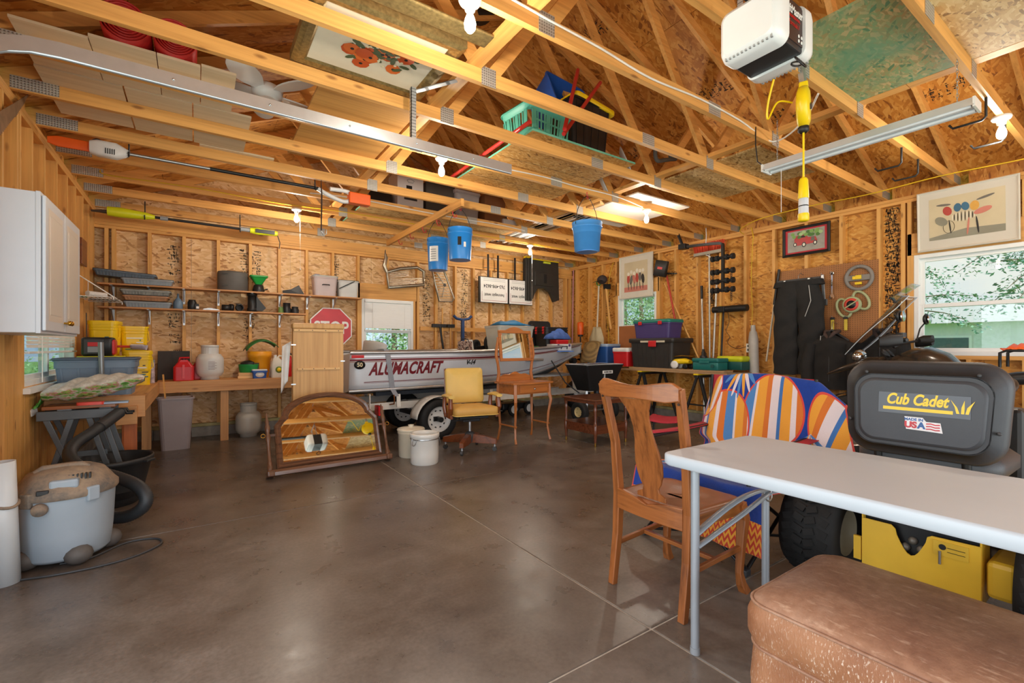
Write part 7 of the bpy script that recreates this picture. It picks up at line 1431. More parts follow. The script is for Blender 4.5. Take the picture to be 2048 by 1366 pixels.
# hitch bike rack hung from the trusses
t = thing('bike_rack', 'black hitch bike rack hanging from the roof trusses by the right wall', 'bike rack', (6.26, 3.80, 0)); BR = mat('rack_black', '#1E1E20', .4, .3)
MB().tube([(-.10, .653, 2.95), (-.10, .60, 2.82), (-.09, .57, 2.74)], .022, 8).build('hanger_strap', BR, t); MB().tube(smooth([Vector(p) for p in ((-.1, .57, 2.73), (-.05, .35, 2.73), (.02, .10, 2.72), (.04, .02, 2.70), (.04, .0, 2.62), (.04, .0, 2.0))], 6), .026, 4, sm=False).build('mast', BR, t); MB().b2((-.15, .50, 2.70), (-.04, .62, 2.78)).build('receiver', BR, t, bevel=.006); MB().tube([(-.1, .18, 2.95), (-.06, .2, 2.84), (-.04, .22, 2.74)], .006, 6).build('hanging_hook', STEEL, t)
for z in (2.50, 2.30, 2.16, 2.03):
    MB().cyl((.04, -.17, z), (.04, .17, z), .024, n=10).build('cradle_bar', BR, t)
    for y in (-.15, -.06, .09, .16): MB().cyl((.04, y-.018, z), (.04, y+.018, z), .042, n=12).build('rubber_cradle', RUBBER, t)
for y, z in ((-.15, 2.30), (-.15, 2.03), (.15, 2.03), (.13, 2.30)):
    for k in range(5): MB().tube([(.0, y+.012*math.cos(a), z-.05-.028*k+.016*math.sin(a)) for a in [2*PI*j/8 for j in range(8)]], .004, 4, True).build('strap_link', RUBBER, t)
# ---- back wall, right part
CHR2 = mat('grille_chrome', '#A39B8C', .3, .85, .12, 10)
t = thing('car_grille', 'chrome car grille hanging sideways by the back window', 'grille', (2.90, 7.40, 2.33)); P_ = [(-.33, .10), (-.30, -.15), (.32, -.06), (.32, .17), (.20, .23), (-.1, .18)]
MB().tube([(x, 0, z) for x, z in P_], .028, 8, True).build('surround', CHR2, t); MB().tube([(-.33, 0, .10), (-.37, 0, .20), (-.34, 0, .34), (-.36, -.01, .40)], [.03, .035, .03, .015], 8).build('side_trim', CHR2, t)
for k in range(9): z = -.10+.026*k; MB().bar((-.28, .01, z-.02), (.30 if k < 5 else .05, .01, z+.05), .016, .012).build('grille_bar', CHR2, t)
MB().tube([(-.35, 0, .40), (-.35, .0, .46), (-.33, .11, .42)], .006, 6).build('hook', STEEL, t)
t = thing('car_grille', 'narrow chrome grille hanging on edge below the blue buckets', 'grille', (3.62, 7.42, 2.28)); P_ = [(-.25, .32), (-.02, .30), (.19, -.20), (.15, -.26), (-.10, -.27)]
MB().tube([(x, 0, z) for x, z in P_], .018, 8, True).build('surround', CHR2, t)
for k in range(12): q = k/11; MB().bar((-.23+.12*q, .01, .29-.53*q), (-.03+.17*q, .01, .28-.50*q), .012, .01).build('grille_bar', CHR2, t)
MB().tube([(-.15, -.005, .22), (.0, -.01, .02), (-.05, -.01, -.2)], .010, 6).build('centre_trim', CHR2, t); MB().sphere((.0, -.015, .02), (.03, .015, .03), 12).build('badge_boss', mat('boss_dark', '#5A544C', .4, .5), t); MB().tube([(-.12, 0, .31), (-.12, .03, .40), (-.12, .095, .40)], .006, 6).build('hook', STEEL, t)
SGN = mat('sign_face', '#E4E1DC', .4, 0, .02); SRED = mat('sign_dull_red', '#A04A4A', .5)
for lab, x0, x1, y in (('white yard sign hung upside down at the left of the pair', 4.32, 4.92, 7.36), ('white yard sign hung upside down, partly behind the black folded table', 4.97, 5.52, 7.38)):
    t = thing('yard_sign', lab, 'sign', ((x0+x1)/2, y, 2.04), 0, None); w = x1-x0; MB().b2((-w/2, -.012, 0), (w/2, .012, .46)).build('panel', SGN, t); MB().b2((-w/2-.03, -.014, -.012), (-w/2, .03, .472)).b2((-w/2, -.012, -.012), (w/2, .014, 0)).b2((-w/2, -.012, .46), (w/2, .014, .472)).build('frame', BSTEEL, t)
    MI = Matrix.Translation((0, -.0135, .23)) @ Matrix.Rotation(PI/2, 4, 'X') @ Matrix.Rotation(PI, 4, 'Z')
    text('hennepin west', .085, BLACK, t, MI @ Matrix.Translation((0, .09, 0)), ext=.0004, sx=.88, bold=.0012); text('763-498-8624', .088, BLACK, t, MI @ Matrix.Translation((0, -.075, 0)), ext=.0004, sx=.95, bold=.0012)
    for sx_ in (-1, 1): MB().b2((sx_*(w/2-.03)-.003, -.0135, .03), (sx_*(w/2-.03)+.003, -.0125, .20)).build('border', SRED, t)
    MB().b2((-w/2+.03, -.0135, .03), (w/2-.03, -.0125, .036)).build('border', SRED, t)
    for z in (.40, .43): MB().b2((-w/2+.06, -.0135, z), (w/2-.06, -.0125, z+.006)).build('small_print', GREY, t)
    for x in (-.12, .10): MB().bar((x, .02, .46), (x, .02, .90), .02, .03).build('steel_stake', BSTEEL, t); MB().cyl((x, .02, .66), (x, D-y+.01, .67), .006, n=6).build('hook', STEEL, t)
t = thing('folded_work_table', 'black folding work table with yellow edge hung flat on the back wall', 'work table', (5.78, 7.40, 2.16)); FT = mat('work_table_black', '#2D2B28', .5, 0, .15)
MB().prism([(-.46, 0), (-.30, .0), (-.30, .80), (.42, .80), (.44, .02), (.30, -.03), (.20, .16), (.05, .24), (-.12, .22), (-.20, .10), (-.24, .0), (-.46, -.02), (-.46, .80), (-.30, .80)][2:11]+[(-.30, .05)], -.03, .03, MF).build('leg_panel', FT, t, bevel=.012)
for k in range(3): MB().b2((-.44+.055*k, -.07, -.04), (-.40+.055*k, .0, .82)).build('folded_beam', FT, t, bevel=.006)
MB().b2((-.20, -.045, .28), (.30, -.03, .56)).build('raised_panel', FT, t, bevel=.01); MB().b2((.02, -.052, .34), (.10, -.045, .52)).build('catch', BLACK, t, bevel=.004)
MB().b2((-.28, -.045, .79), (.42, .01, .81)).build('yellow_edge', YEL, t); MB().b2((.02, -.05, .74), (.20, -.03, .775)).build('yellow_label', mat('label_lime', '#C9D23A', .5), t); MB().b2((-.46, -.07, .80), (-.34, -.01, .83)).build('yellow_grip', YEL, t)
for lab, x, z0, z1, m in (('first bare tool handle hooked on the rail left of the blue stand', 3.47, 1.05, 1.95, LZ), ('second bare tool handle hooked on the rail', 3.60, 1.05, 1.9, LZ), ('third bare tool handle hooked on the rail', 3.76, 1.05, 1.85, LZ)):
    t = thing('sledge_hammer', lab, 'hammer', (x, 7.46, z0), 0, 'long handled hammers on the rail'); MB().cyl((0, 0, 0), (0, 0, z1-z0), .015, n=8).build('handle', m, t); MB().b2((-.07, -.035, .50), (.07, .03, .56)).build('head', BSTEEL, t, bevel=.006)
t, d_ = stick('crowbar', 'dark crowbar leaning on the back wall behind the boat', 'crowbar', (3.62, 7.38, .9), (3.54, 7.44, 1.60), .018, BSTEEL)
t = thing('roller_stand', 'blue steel roller stand with a T shaped top behind the boat', 'roller stand', (3.92, 7.30, .0)); SB = mat('stand_blue', '#2E4A78', .45, .2); MB().bar((0, 0, .05), (0, 0, 1.70), .05, .05).build('post', SB, t); MB().tube([(-.18, 0, 1.76), (-.12, 0, 1.71), (0, 0, 1.69), (.12, 0, 1.71), (.18, 0, 1.76)], .025, 8).build('cradle', SB, t)
for k in range(3): a = 2*PI*k/3+.5; MB().bar((0, 0, .15), (math.cos(a)*.16, math.sin(a)*.16, 0), .03, .02).build('foot', SB, t)
# ================================================================ overhead: bulbs, door gear, loft storage, hanging things
ZC = 3.020          # top of the bottom chords
EMB = mat('bulb_glow', '#FFF1D6', .3, 0, .0, emit=14); PORC = mat('porcelain', '#EDEBE6', .25, 0, .02)
def bulb(label, x, y, string=0):
    t = thing('ceiling_lamp', label, 'lamp', (x, y, ZT), 0, None)
    MB().lathe([(.055, 0), (.058, -.012), (.05, -.025), (.03, -.035), (.026, -.06), (0, -.06)], 20).build('porcelain_base', PORC, t)
    MB().lathe([(.012, -.06), (.014, -.075), (.024, -.10), (.030, -.125), (.027, -.15), (.015, -.165), (0, -.168)], 16).build('bulb', EMB, t)
    lamp('bulb_light', 'POINT', (0, 0, -.215), (0, 0, 0), BULB_W, (1, .90, .76), t, shadow_soft_size=.04)
    if string: MB().cyl((.04, 0, -.03), (.045, 0, -string), .0012, n=5).build('pull_string', PORC, t); MB().sphere((.045, 0, -string), .009, 8).build('pull_bead', PORC, t)
    return t
def lampx(px, py, k): y = Y0T+DYT*k; return onY(px, py, y).x, y
bulb('bare bulb above the flower painting at the top of the view', lampx(940, 10, 1)[0], lampx(940, 10, 1)[1])
bulb('bare bulb lit beside the end of the door track', lampx(887, 330, 4)[0]-.02, Y0T+DYT*4-.0)
bulb('bare bulb with a long pull string over the left work bench', *lampx(593, 432, 8), .75); bulb('bare bulb on the right with the white cable, right of the hanging blue pail', *lampx(1293, 430, 4))
bulb('bare bulb with a string in front of the black folded table', *lampx(1060, 500, 8), .6); bulb('bare bulb at the upper right near the shop light', *lampx(2003, 200, -1))
bulb('added bare bulb out of view behind the camera', 3.0, -1.657)  # extra bulb added out of view
# ---- overhead door track and opener
t = thing('door_track', 'galvanised overhead door track curving down at the left wall', 'track', (0, 3.02, 0)); TZ = 2.60
tp = [(XL+.06, 0, 1.2), (XL+.06, 0, 2.0), (XL+.075, 0, 2.25), (XL+.16, 0, 2.45), (XL+.32, 0, 2.59), (XL+.52, 0, TZ), (2.05, 0, TZ)]
tp = [(XL+.06, 0, 1.2), (XL+.06, 0, 2.16)]+[(XL+.06+.42*(1-math.cos(a)), 0, 2.18+.42*math.sin(a)) for a in [PI/2*k/8 for k in range(1, 8)]]+[(XL+.50, 0, TZ), (2.04, 0, TZ)]
def chan(off, w): return [Vector(p)+Vector((0, off, 0)) for p in tp]
mb = MB(); rings = []
for i, p in enumerate(tp):
    a = Vector(tp[min(i+1, len(tp)-1)])-Vector(tp[max(i-1, 0)]); a.normalize(); n = Vector((-a.z, 0, a.x)); p = Vector(p)
    rings.append([p+n*h_+Vector((0, y, 0)) for y, h_ in ((-.03, -.034), (-.012, -.034), (-.012, -.030), (-.026, -.026), (-.026, .026), (.0, .030), (.012, .034), (.0, .036), (-.03, .034))])
mb.ring_loft(rings, True, sm=False).build('track', mat('track_zinc', '#C9D2DA', .3, .8, .05, 14), t)
MB().tube([Vector(p)+Vector((0, -.018, -.032)) for p in tp], .010, 8).build('rolled_lip', mat('track_zinc', '#C9D2DA'), t)
for k in range(5): MB().sphere((-.1+.45*k, -.03, TZ), .007, 8).build('bolt', STEEL, t)
PERF = NT('perforated_angle'); _v = PERF.coord((1, 1, 45), rnd=False); _w = PERF.n('TexWave', wave_type='BANDS', bands_direction='Z'); _w.inputs['Scale'].default_value = .32; PERF.l(_v, _w.inputs['Vector']); PERF.l(PERF.ramp(_w.outputs['Fac'], [(.02, '#4A4A48'), (.12, '#B4B7B9')]), PERF.p.inputs['Base Color']); PERF.p.inputs['Metallic'].default_value = .7; PERF.p.inputs['Roughness'].default_value = .4; PERF = PERF.m
xb = 1.24; MB().b2((xb-.018, .0, TZ-.02), (xb+.018, .004, 3.0)).b2((xb-.018, .0, TZ-.02), (xb-.014, .03, 3.0)).build('hanger_angle', PERF, t); MB().bar((xb+.02, .01, 2.98), (xb+.36, -.34, 3.05), .035, .006).build('hanger_brace', PERF, t)
LENS = mat('lens_white', '#E4E5E4', .35, 0, .02)
t = thing('door_opener', 'white and black garage door opener motor hung from the trusses', 'door opener', (2.22, 1.12, 2.66)); t.scale = (.76, .80, .86)
MB().b2((-.135, -.15, -.13), (.135, .15, .12)).build('motor_case', mat('opener_dark', '#26272A', .4, 0, .05), t, bevel=.01)
for s in (-1, 1):
    rg = [[(s*x, y*k, z*kz-.005) for y, z in rrect(.34, .28, .05, 5)] for x, k, kz in ((.10, 1.0, 1.0), (.17, 1.02, 1.0), (.215, .95, .92), (.235, .82, .75))]
    ln_ = MB().ring_loft(rg, True).build('light_lens', LENS, t)
    for k in range(12): MB().b2((s*.205-.003, -.135+.0235*k, -.135), (s*.225+.003, -.125+.0235*k, -.085)).build('lens_slot', mat('slot_grey', '#9A9C9C', .5), ln_)
MB().b2((-.13, -.153, -.10), (.13, -.149, .10)).build('label_panel', mat('label_brown', '#3A2A28', .4), t)
ML = Matrix.Translation((0, -.1545, 0)) @ Matrix.Rotation(PI/2, 4, 'X')
text('LiftMaster', .060, WHITE, t, ML @ Matrix.Translation((0, .058, 0)), ext=.0005, bold=.0012, sx=.80); text('PROFESSIONAL', .020, RED, t, ML @ Matrix.Translation((0, .022, 0)), ext=.0005, bold=.0004); text('Formula I', .036, RED, t, ML @ Matrix.Translation((-.01, -.012, 0)), ext=.0005, shear=.3, sx=.9)
for x in (.05, .085):
    for z in (-.055, -.08): MB().lathe([(.009, 0), (.009, .002), (.004, .002)], 10, ML @ Matrix.Translation((x, z, 0))).build('dial_mark', WHITE, t)
MB().bar((-3.1, 0, .16), (.05, 0, .16), .05, .04).build('rail', BSTEEL, t); MB().b2((-.12, -.03, .12), (.12, .03, .14)).build('rail_mount', BSTEEL, t)
for y in (-.12, .16): MB().bar((0, y, .10), (0, y, .42), .035, .005, (1, 0, 0)).build('hanger_angle', PERF, t)
MB().bar((-.02, -.13, .36), (-.02, .17, .36), .005, .035).build('hanger_angle', PERF, t)
for k in range(2): MB().tube([(.06+.05*math.cos(a), -.16+.02*k+.02*math.sin(a), -.19+.03*math.sin(a+k)) for a in [2*PI*j/14 for j in range(14)]], .005, 5, True).build('bundled_wire', BLACK, t)
# ---- cord reel with work light
y_ = Y0T-.03; q = onY(1607, 215, y_)
t = thing('cord_reel', 'yellow cord reel hanging from a truss by a bracket', 'cord reel', (q.x, y_, q.z)); MB().lathe([(.0, -.036), (.09, -.036), (.122, -.024), (.127, 0), (.122, .024), (.09, .036), (0, .036)], 28, Matrix.Rotation(.35, 4, 'Z') @ Matrix.Rotation(PI/2, 4, 'X')).build('housing', YEL, t); MB().box((0, 0, .13), (.06, .05, .05), Matrix.Rotation(.35, 4, 'Z')).build('neck', YEL, t, bevel=.008); MB().bar((0, 0, .14), (0, .02, .30), .04, .03).build('bracket', GALV, t); MB().lathe([(.02, -.16), (.032, -.15), (.032, -.125), (.02, -.115)], 14).build('stop_ball', BLACK, t)
MB().cyl((0, 0, -.12), (0, 0, -.44), .006, n=6).build('cord', YEL, t); MB().tube(smooth([Vector(p) for p in ((-.06, .04, .03), (-.16, .08, .02), (-.24, .10, -.10), (-.27, .08, .0), (-.30, .0, .20), (-.40, -.10, .26))], 6), .006, 6).build('supply_cord', YEL, t)
MB().box((-.005, -.0, .0), (.10, .012, .03), Matrix.Rotation(.35, 4, 'Z') @ Matrix.Translation((0, -.04, 0)) @ Matrix.Rotation(-.5, 4, 'Y')).build('label', mat('label_brown', '#3A2A28'), t)
t = thing('work_light', 'yellow hand work light hanging on the cord of the reel', 'work light', (q.x, y_, q.z-.44)); t.scale = (.85, .85, .68); MB().lathe([(.008, 0), (.022, -.01), (.030, -.03), (.036, -.18), (.036, -.20)], 16).build('grip', YEL, t); MB().lathe([(.032, -.20), (.033, -.34)], 16).build('lamp_tube', frosted('tube_clear', '#D9DDE4', .75), t); MB().lathe([(.036, -.34), (.037, -.35), (.037, -.40), (.03, -.41), (0, -.41)], 16).build('end_cap', YEL, t); MB().lathe([(.0335, -.265), (.0345, -.27), (.0335, -.275)], 16, caps=False).build('band', BLACK, t)
# ---- fluorescent shop light on chains
t = thing('shop_light', 'long white fluorescent shop light hanging on chains', 'lamp', (3.77, 1.30, 2.60)); TIN = mat('tin_white', '#DADCDE', .3, .2, .03)
MB().add([(x, y, z) for y in (-.605, .605) for x, z in ((-.075, 0), (-.045, .055), (.045, .055), (.075, 0), (.04, .035), (-.04, .035))], [tuple(range(6))[::-1], tuple(range(6, 12))]+[(i, (i+1) % 6, 6+(i+1) % 6, 6+i) for i in range(6)]).build('reflector', TIN, t); MB().b2((-.025, -.60, .012), (.025, .60, .036)).build('ballast_cover', TIN, t)
for x in (-.045, .045): MB().cyl((x, -.59, .008), (x, .59, .008), .013, n=10).build('tube', mat('tube_white', '#EDF0F2', .2), t)
for s in (-1, 1):
    MB().b2((-.07, s*.605-.006, -.008), (.07, s*.605+.006, .05)).build('end_plate', WHITE, t)
    for k in range(14): MB().tube([(.005*math.cos(a) if k % 2 else 0, s*.52+(0 if k % 2 else .005*math.cos(a)), .062+.024*k+.016*math.sin(a)) for a in [2*PI*j/8 for j in range(8)]], .0018, 4, True).build('chain_link', STEEL, t)
MB().tube([(-.0, .60, .03), (-.03, .66, .10), (-.02, .68, .25), (0, .69, .40)], .005, 5).build('power_cord', BLACK, t); MB().cyl((.02, .5, .0), (.02, .5, -.34), .002, n=5).build('pull_string', WHITE, t)
# ---- vinyl coated ladder hooks under the trusses
for lab, px, py, k in (('black hook under the right truss, left one of a pair', 1803, 310, 0), ('black hook under the right truss, right one of a pair', 1836, 330, 0), ('black hook near the upper right bulb', 1972, 250, -1), ('black hook at the right edge of the view', 2010, 245, -1)):
    y = Y0T+DYT*k; x = onY(px, py, y).x; t = thing('storage_hook', lab, 'hook', (x, y, ZT), 0, 'vinyl coated hooks under the trusses'); MB().tube([(0, 0, .02), (0, 0, -.13), (0, .02, -.15), (0, .17, -.15), (0, .19, -.12)], .008, 8).build('hook', BLACK, t); MB().cyl((0, 0, -.045), (0, 0, .02), .0065, n=8).build('threaded_end', STEEL, t)
# ---- cables stapled to the trusses
def trussY(k): return Y0T+DYT*k-.027
def along(k, pxs, z=.05): return [Vector((onY(px, 300, trussY(k)).x, trussY(k), ZT+dz)) for px, dz in pxs]
cable('white cable stapled along a truss from the top edge to the reel', along(1, ((1000, .085), (1100, .07), (1200, .06), (1300, .03), (1400, .06), (1480, .05), (1545, .01)))+[Vector((3.9, 1.7, ZT+.02)), Vector((3.5, 1.42, ZT-.0))], .007, WC)
cable('white cable along a truss to the bulb right of the pail', along(4, ((1010, .04), (1090, .06), (1150, .05), (1230, .055), (1285, .01))), .007, WC)
cable('white cable along the rear trusses behind the blue buckets', along(7, ((620, .03), (700, .06), (800, .05), (900, .04), (1000, .05), (1050, .03))), .007, WC)
cable('yellow cable along the rear truss over the left bench', along(8, ((200, .08), (215, .04), (330, .05), (420, .05), (560, .03), (700, .05), (900, .03), (1080, .02), (1160, .0))), .006, YC)
cable('yellow cable running over the long lateral brace', [Vector((1.53, y, 3.066)) for y in (1.3, 2.0, 3.0, 4.0, 5.0)], .009, YC)
cable('yellow cable strung along the right wall above the pictures', [Vector((XR-.55, y, ZT-.012-.02*(k % 2))) for k, y in enumerate((.3, .8, 1.4, 2.0, 2.6, 3.2))]+[Vector((XR-.3, 3.6, ZT-.05)), Vector((XR-.03, 3.7, ZT-.06))], .006, YC)
# ---- boards and goods lying on the bottom chords
def board(label, x0, x1, y0, y1, m, z=ZC, th=.016, name='loft_board', group=None, edge=None):
    o = MB().b2((x0, y0, z), (x1, y1, z+th)).build(name, m, None); tag(o, label, 'board', group)
    return o
PLYP = wood('ply_pale', '#E6D2B0', '#D6BC92', 0, .5, .6, 0, False, .3); PLYB = wood('ply_brown', '#C99450', '#A8702F', 0, .5, .5, 0, False, .6)
for k, (x0, x1, y0, y1) in enumerate(((-.86, -.53, 3.66, 4.17), (-.525, -.21, 3.62, 4.18), (-.205, .02, 3.62, 4.18), (.025, .22, 3.60, 4.18), (-.87, -.43, 4.20, 4.94), (-.42, -.03, 4.20, 4.96), (-.02, .36, 4.20, 4.97), (.02, .62, 5.0, 5.36))):
    nm = ('first', 'second', 'third', 'fourth')[k % 4] if k < 7 else ''
    board('pale plywood offcut on the trusses, %s from the left in the %s row' % (nm, 'nearer' if k < 4 else 'farther') if k < 7 else 'pale plywood strip farthest back on the left trusses', x0, x1, y0, y1, PLYP, group='pale plywood offcuts on the left trusses')
board('grained brown plywood panel on the trusses left of the long brace', .70, 1.42, 3.42, 4.75, PLYB, th=.019)
GE = mat('edge_green', '#6FB79A', .6)
for lab, x0, x1, y0, y1, m in (('green edged strand board holding the laundry basket and totes', 2.33, 3.60, 3.10, 4.52, osb('osb_loft', ['#8E6230', '#C08C46', '#CC9A54', '#DCB272'], 2, 1.7)), ('green edged strand board holding the boxes at the back', 1.75, 4.05, 5.72, 6.95, OFT)):
    t = thing('loft_board', lab, 'board', (0, 0, ZC)); MB().b2((x0, y0, 0), (x1, y1, .016)).build('panel', m, t)
    for a, b in (((x0-.003, y0, 0), (x0, y1, .0165)), ((x0, y0-.003, 0), (x1, y0, .0165)), ((x1, y0, 0), (x1+.003, y1, .0165))): MB().b2(a, b).build('painted_edge', GE, t)
    for k in range(1, 5): y = y0+(y1-y0)*k/5; MB().b2((x0, y-.002, -.0006), (x1, y+.002, 0)).build('grid_line', INK, t)
board('strand board sheet on the trusses left of the shop light', 4.22, 5.30, 2.18, 3.44, OFT, ZC); board('green stained strand board right of the door opener', 2.88, 4.05, .80, 1.40, OFG, ZC); board('tan strand board at the upper right corner', 3.10, 4.05, .1, .77, OFT, ZC)
board('white wall board sheet on the trusses behind the right bulb', 4.30, 5.30, 3.66, 4.86, mat('gypsum', '#E3D9CC', .7, 0, .04), ZC)
for k in range(7): x = 4.16+.06*k; o = MB().b2((x, 4.55+.1*(k % 3), ZC), (x+.045, 6.75-.1*(k % 2), ZC+.03)).build('trim_strip', (GALV, mat('trim_white', '#D9D2CC', .4), mat('trim_dark', '#5A5650', .4, .4))[k % 3]); tag(o, ('metal', 'white', 'dark')[k % 3]+' trim strip lying on the rear trusses, number %s from the left' % ('one', 'two', 'three', 'four', 'five', 'six', 'seven')[k], 'trim strip', 'trim strips on the rear trusses')
# flower painting lying face down on the trusses
t = thing('framed_painting', 'gold framed painting of orange flowers lying face down on the trusses', 'painting', (.93, 2.86, ZC+.0)); GOLD = mat('gold_frame', '#8E7A4E', .4, .6, .35, 40); MFD = Matrix.Rotation(PI, 4, 'X')
mb = MB(); Rg = lambda o, z: [(x*(.44-o), y*(.37-o), z) for x, y in ((-1, -1), (1, -1), (1, 1), (-1, 1))]
mb.ring_loft([Rg(0, .07), Rg(0, .012), Rg(.03, .0), Rg(.07, .008), Rg(.085, .02)], False, sm=False).build('frame', GOLD, t); MB().b2((-.40, -.33, .02), (.40, .33, .03)).build('canvas', mat('canvas_cream', '#E2D8C0', .7, 0, .05), t)
r = random.Random(11)
for k in range(40): a = r.uniform(0, 2*PI); rad = r.uniform(0, .22); blob(t, TR(0, 0, .0195, PI), math.cos(a)*rad*1.1, math.sin(a)*rad, .036, .016, mat('leaf_paint', '#4F5B3A', .7), r.uniform(0, 3), 8, .0)
for k in range(16): a = r.uniform(0, 2*PI); rad = r.uniform(.03, .17); cx, cy = math.cos(a)*rad*1.1, math.sin(a)*rad; blob(t, TR(0, 0, .0188, PI), cx, cy, .055, .05, mat('petal_%d' % (k % 2), ('#C4501E', '#D96A2A')[k % 2], .7), r.uniform(0, 3), 9); blob(t, TR(0, 0, .0182, PI), cx, cy, .012, .012, INK, 0, 8)
for k in range(14): blob(t, TR(0, 0, .0176, PI), .04+r.gauss(0, .06), r.gauss(0, .05), .010, .010, mat('petal_white', '#E8DDB8', .7), 0, 8)
o = MB().b2((-.45, -.06, 0), (.45, .06, .02)).build('frame_moulding', GOLD, None, (1.0, 2.36, ZC), .0, bevel=.008); tag(o, 'separate ridged gold moulding lying on the truss before the painting', 'moulding')
# rolled red mats
for lab, x, y, r0 in (('left roll of red ribbed hose on the plywood offcuts', -.36, 3.77, .125), ('right roll of red ribbed hose on the plywood offcuts', -.115, 3.77, .115)):
    t = thing('rolled_hose', lab, 'hose', (x, y, ZC+.016+r0)); MB().surf(lambda u, v: ((.03+(r0-.03)*u)*math.cos(u*PI*12), -.18+.36*v, (.03+(r0-.03)*u)*math.sin(u*PI*12)), 150, 3).build('coil', mat('hose_red', '#C8302A', .5, 0, .15, 30), t, solid=.006)
o = MB().tube([(-.55, 3.0, 3.16), (-.35, 3.1, 3.18), (-.1, 3.05, 3.16)], [.10, .12, .09], 12).build('red_bundle', mat('hose_red', '#C8302A')); tag(o, 'red bundle lying above the nearest plywood at the top left', 'bundle')
o = MB().tube([(-.86, 4.55, 3.11), (-.74, 4.58, 3.11)], [.07, .075], 12).build('red_bundle', mat('hose_red', '#C8302A')); tag(o, 'end of a red bundle at the left edge of the plywood offcuts', 'bundle')
# ceiling fan parts
t = thing('ceiling_fan', 'white ceiling fan lying upside down on the trusses', 'fan', (.44, 3.92, ZC+.10)); FB = mat('fan_white', '#DDDCD9', .4, 0, .03); MB().lathe([(.06, -.05), (.10, -.03), (.11, .03), (.06, .06), (0, .06)], 20).build('motor', FB, t)
for k in range(5):
    a = 2*PI*k/5+.3; M = Matrix.Rotation(a, 4, 'Z') @ Matrix.Rotation(.25, 4, 'X'); MB().prism([(.09, -.03)]+[(.27+.17*math.cos(a), .085*math.sin(a)) for a in [-2.5+5.0*q/14 for q in range(15)]]+[(.09, .03)], -.005, .005, M).build('blade', FB, t)
# loft goods on the front board
ZL2 = ZC+.017
t = thing('laundry_basket', 'teal laundry basket with slotted sides on the loft board', 'basket', (2.62, 3.42, ZL2), .1); TQ = mat('basket_teal', '#5FBFA8', .45, 0, .05)
rg = []
for z, k in ((0, .84), (.09, .90)): rg.append([(x, y, z) for x, y in rrect(.56*k, .40*k, .07, 4)])
MB().ring_loft(rg, True).build('base', TQ, t); MB().ring_loft([[(x, y, z) for x, y in rrect(.56*k, .40*k, .07, 4)] for z, k in ((.23, .97), (.29, 1.02), (.295, 1.06), (.28, 1.06))], False).build('rim', TQ, t, solid=.006)
for s in (-1, 1):
    for k in range(11): x = -.22+.044*k; MB().bar((x*.92, s*.182, .085), (x, s*.196, .24), .014 if k % 4 else .05, .008, (0, 1, 0)).build('slat', TQ, t)
    for k in range(8): y = -.14+.04*k; MB().bar((s*.256, y*.92, .085), (s*.272, y, .24), .008, .014 if k % 3 else .04, (0, 1, 0)).build('slat', TQ, t)
    MB().b2((-.22, s*.188-.003, .155), (.22, s*.188+.003, .17)).build('slat', TQ, t)
t = tote('storage_tote', 'tall black tote with a yellow lid on the loft board', 'tote', (3.12, 3.42, ZL2), .05, .52, .42, .50, BLACK, None, 0, None, .86, 5); rr_slab(.56, .46, .485, .53, .05, .01, TR(0, 0, 0, 0, .08, 0)).build('lid', YEL, t)
t = tote('storage_tote', 'blue open tote tipped up behind the black tote on the loft', 'tote', (3.08, 3.86, ZL2+.06), .1, .58, .42, .36, mat('tote_blue', '#2A62C4', .4, 0, .06), None, 0, None, .88); t.rotation_euler = (1.15, 0, .1); t.location = (3.22, 3.98, ZL2+.66); MB().box((.0, -.215, .30), (.14, .02, .05)).build('handle', GREY, t, bevel=.006)
for lab, a, b, m in (('red pole leaning out of the black tote, left one', (2.55, 2.95, 3.03), (3.02, 3.30, 3.86), .018), ('red pole leaning out of the black tote, right one', (2.60, 3.02, 3.03), (3.30, 3.28, 3.82), .018), ('red pole lying along the left edge of the loft board', (2.27, 3.06, 3.06), (2.30, 4.6, 3.06), .018)):
    o = MB().cyl(a, b, m, n=10).build('red_pole', mat('pole_red', '#C4302C', .35, 0, .1)); tag(o, lab, 'pole')
for lab, x, y, z in (('white round plastic dish nearer on the loft board end', 3.72, 3.36, ZC+.13), ('white round plastic dish behind the first, over the lateral brace', 4.0, 3.95, ZC+.12)):
    t = thing('plastic_dish', lab, 'dish', (x, y, z)); t.rotation_euler = (1.15, .3, .5); MB().lathe([(0, 0), (.10, .005), (.15, .03), (.165, .035), (.15, .022), (.1, -.004), (0, -.008)], 28, caps=False).build('dish', FB, t)
t = thing('tube_handle', 'grey foam covered bent tube hanging over a truss', 'handle', (3.86, 2.98, ZC+.10)); MB().tube(smooth([Vector(p) for p in ((.22, .0, .02), (.14, 0, .0), (.04, 0, -.03), (-.06, 0, -.06), (-.10, 0, -.02), (-.09, 0, .08), (-.02, 0, .13), (.08, 0, .12), (.13, 0, .04), (.16, 0, .02))], 6), .02, 10).build('tube', mat('foam_grey', '#5A5854', .8), t)
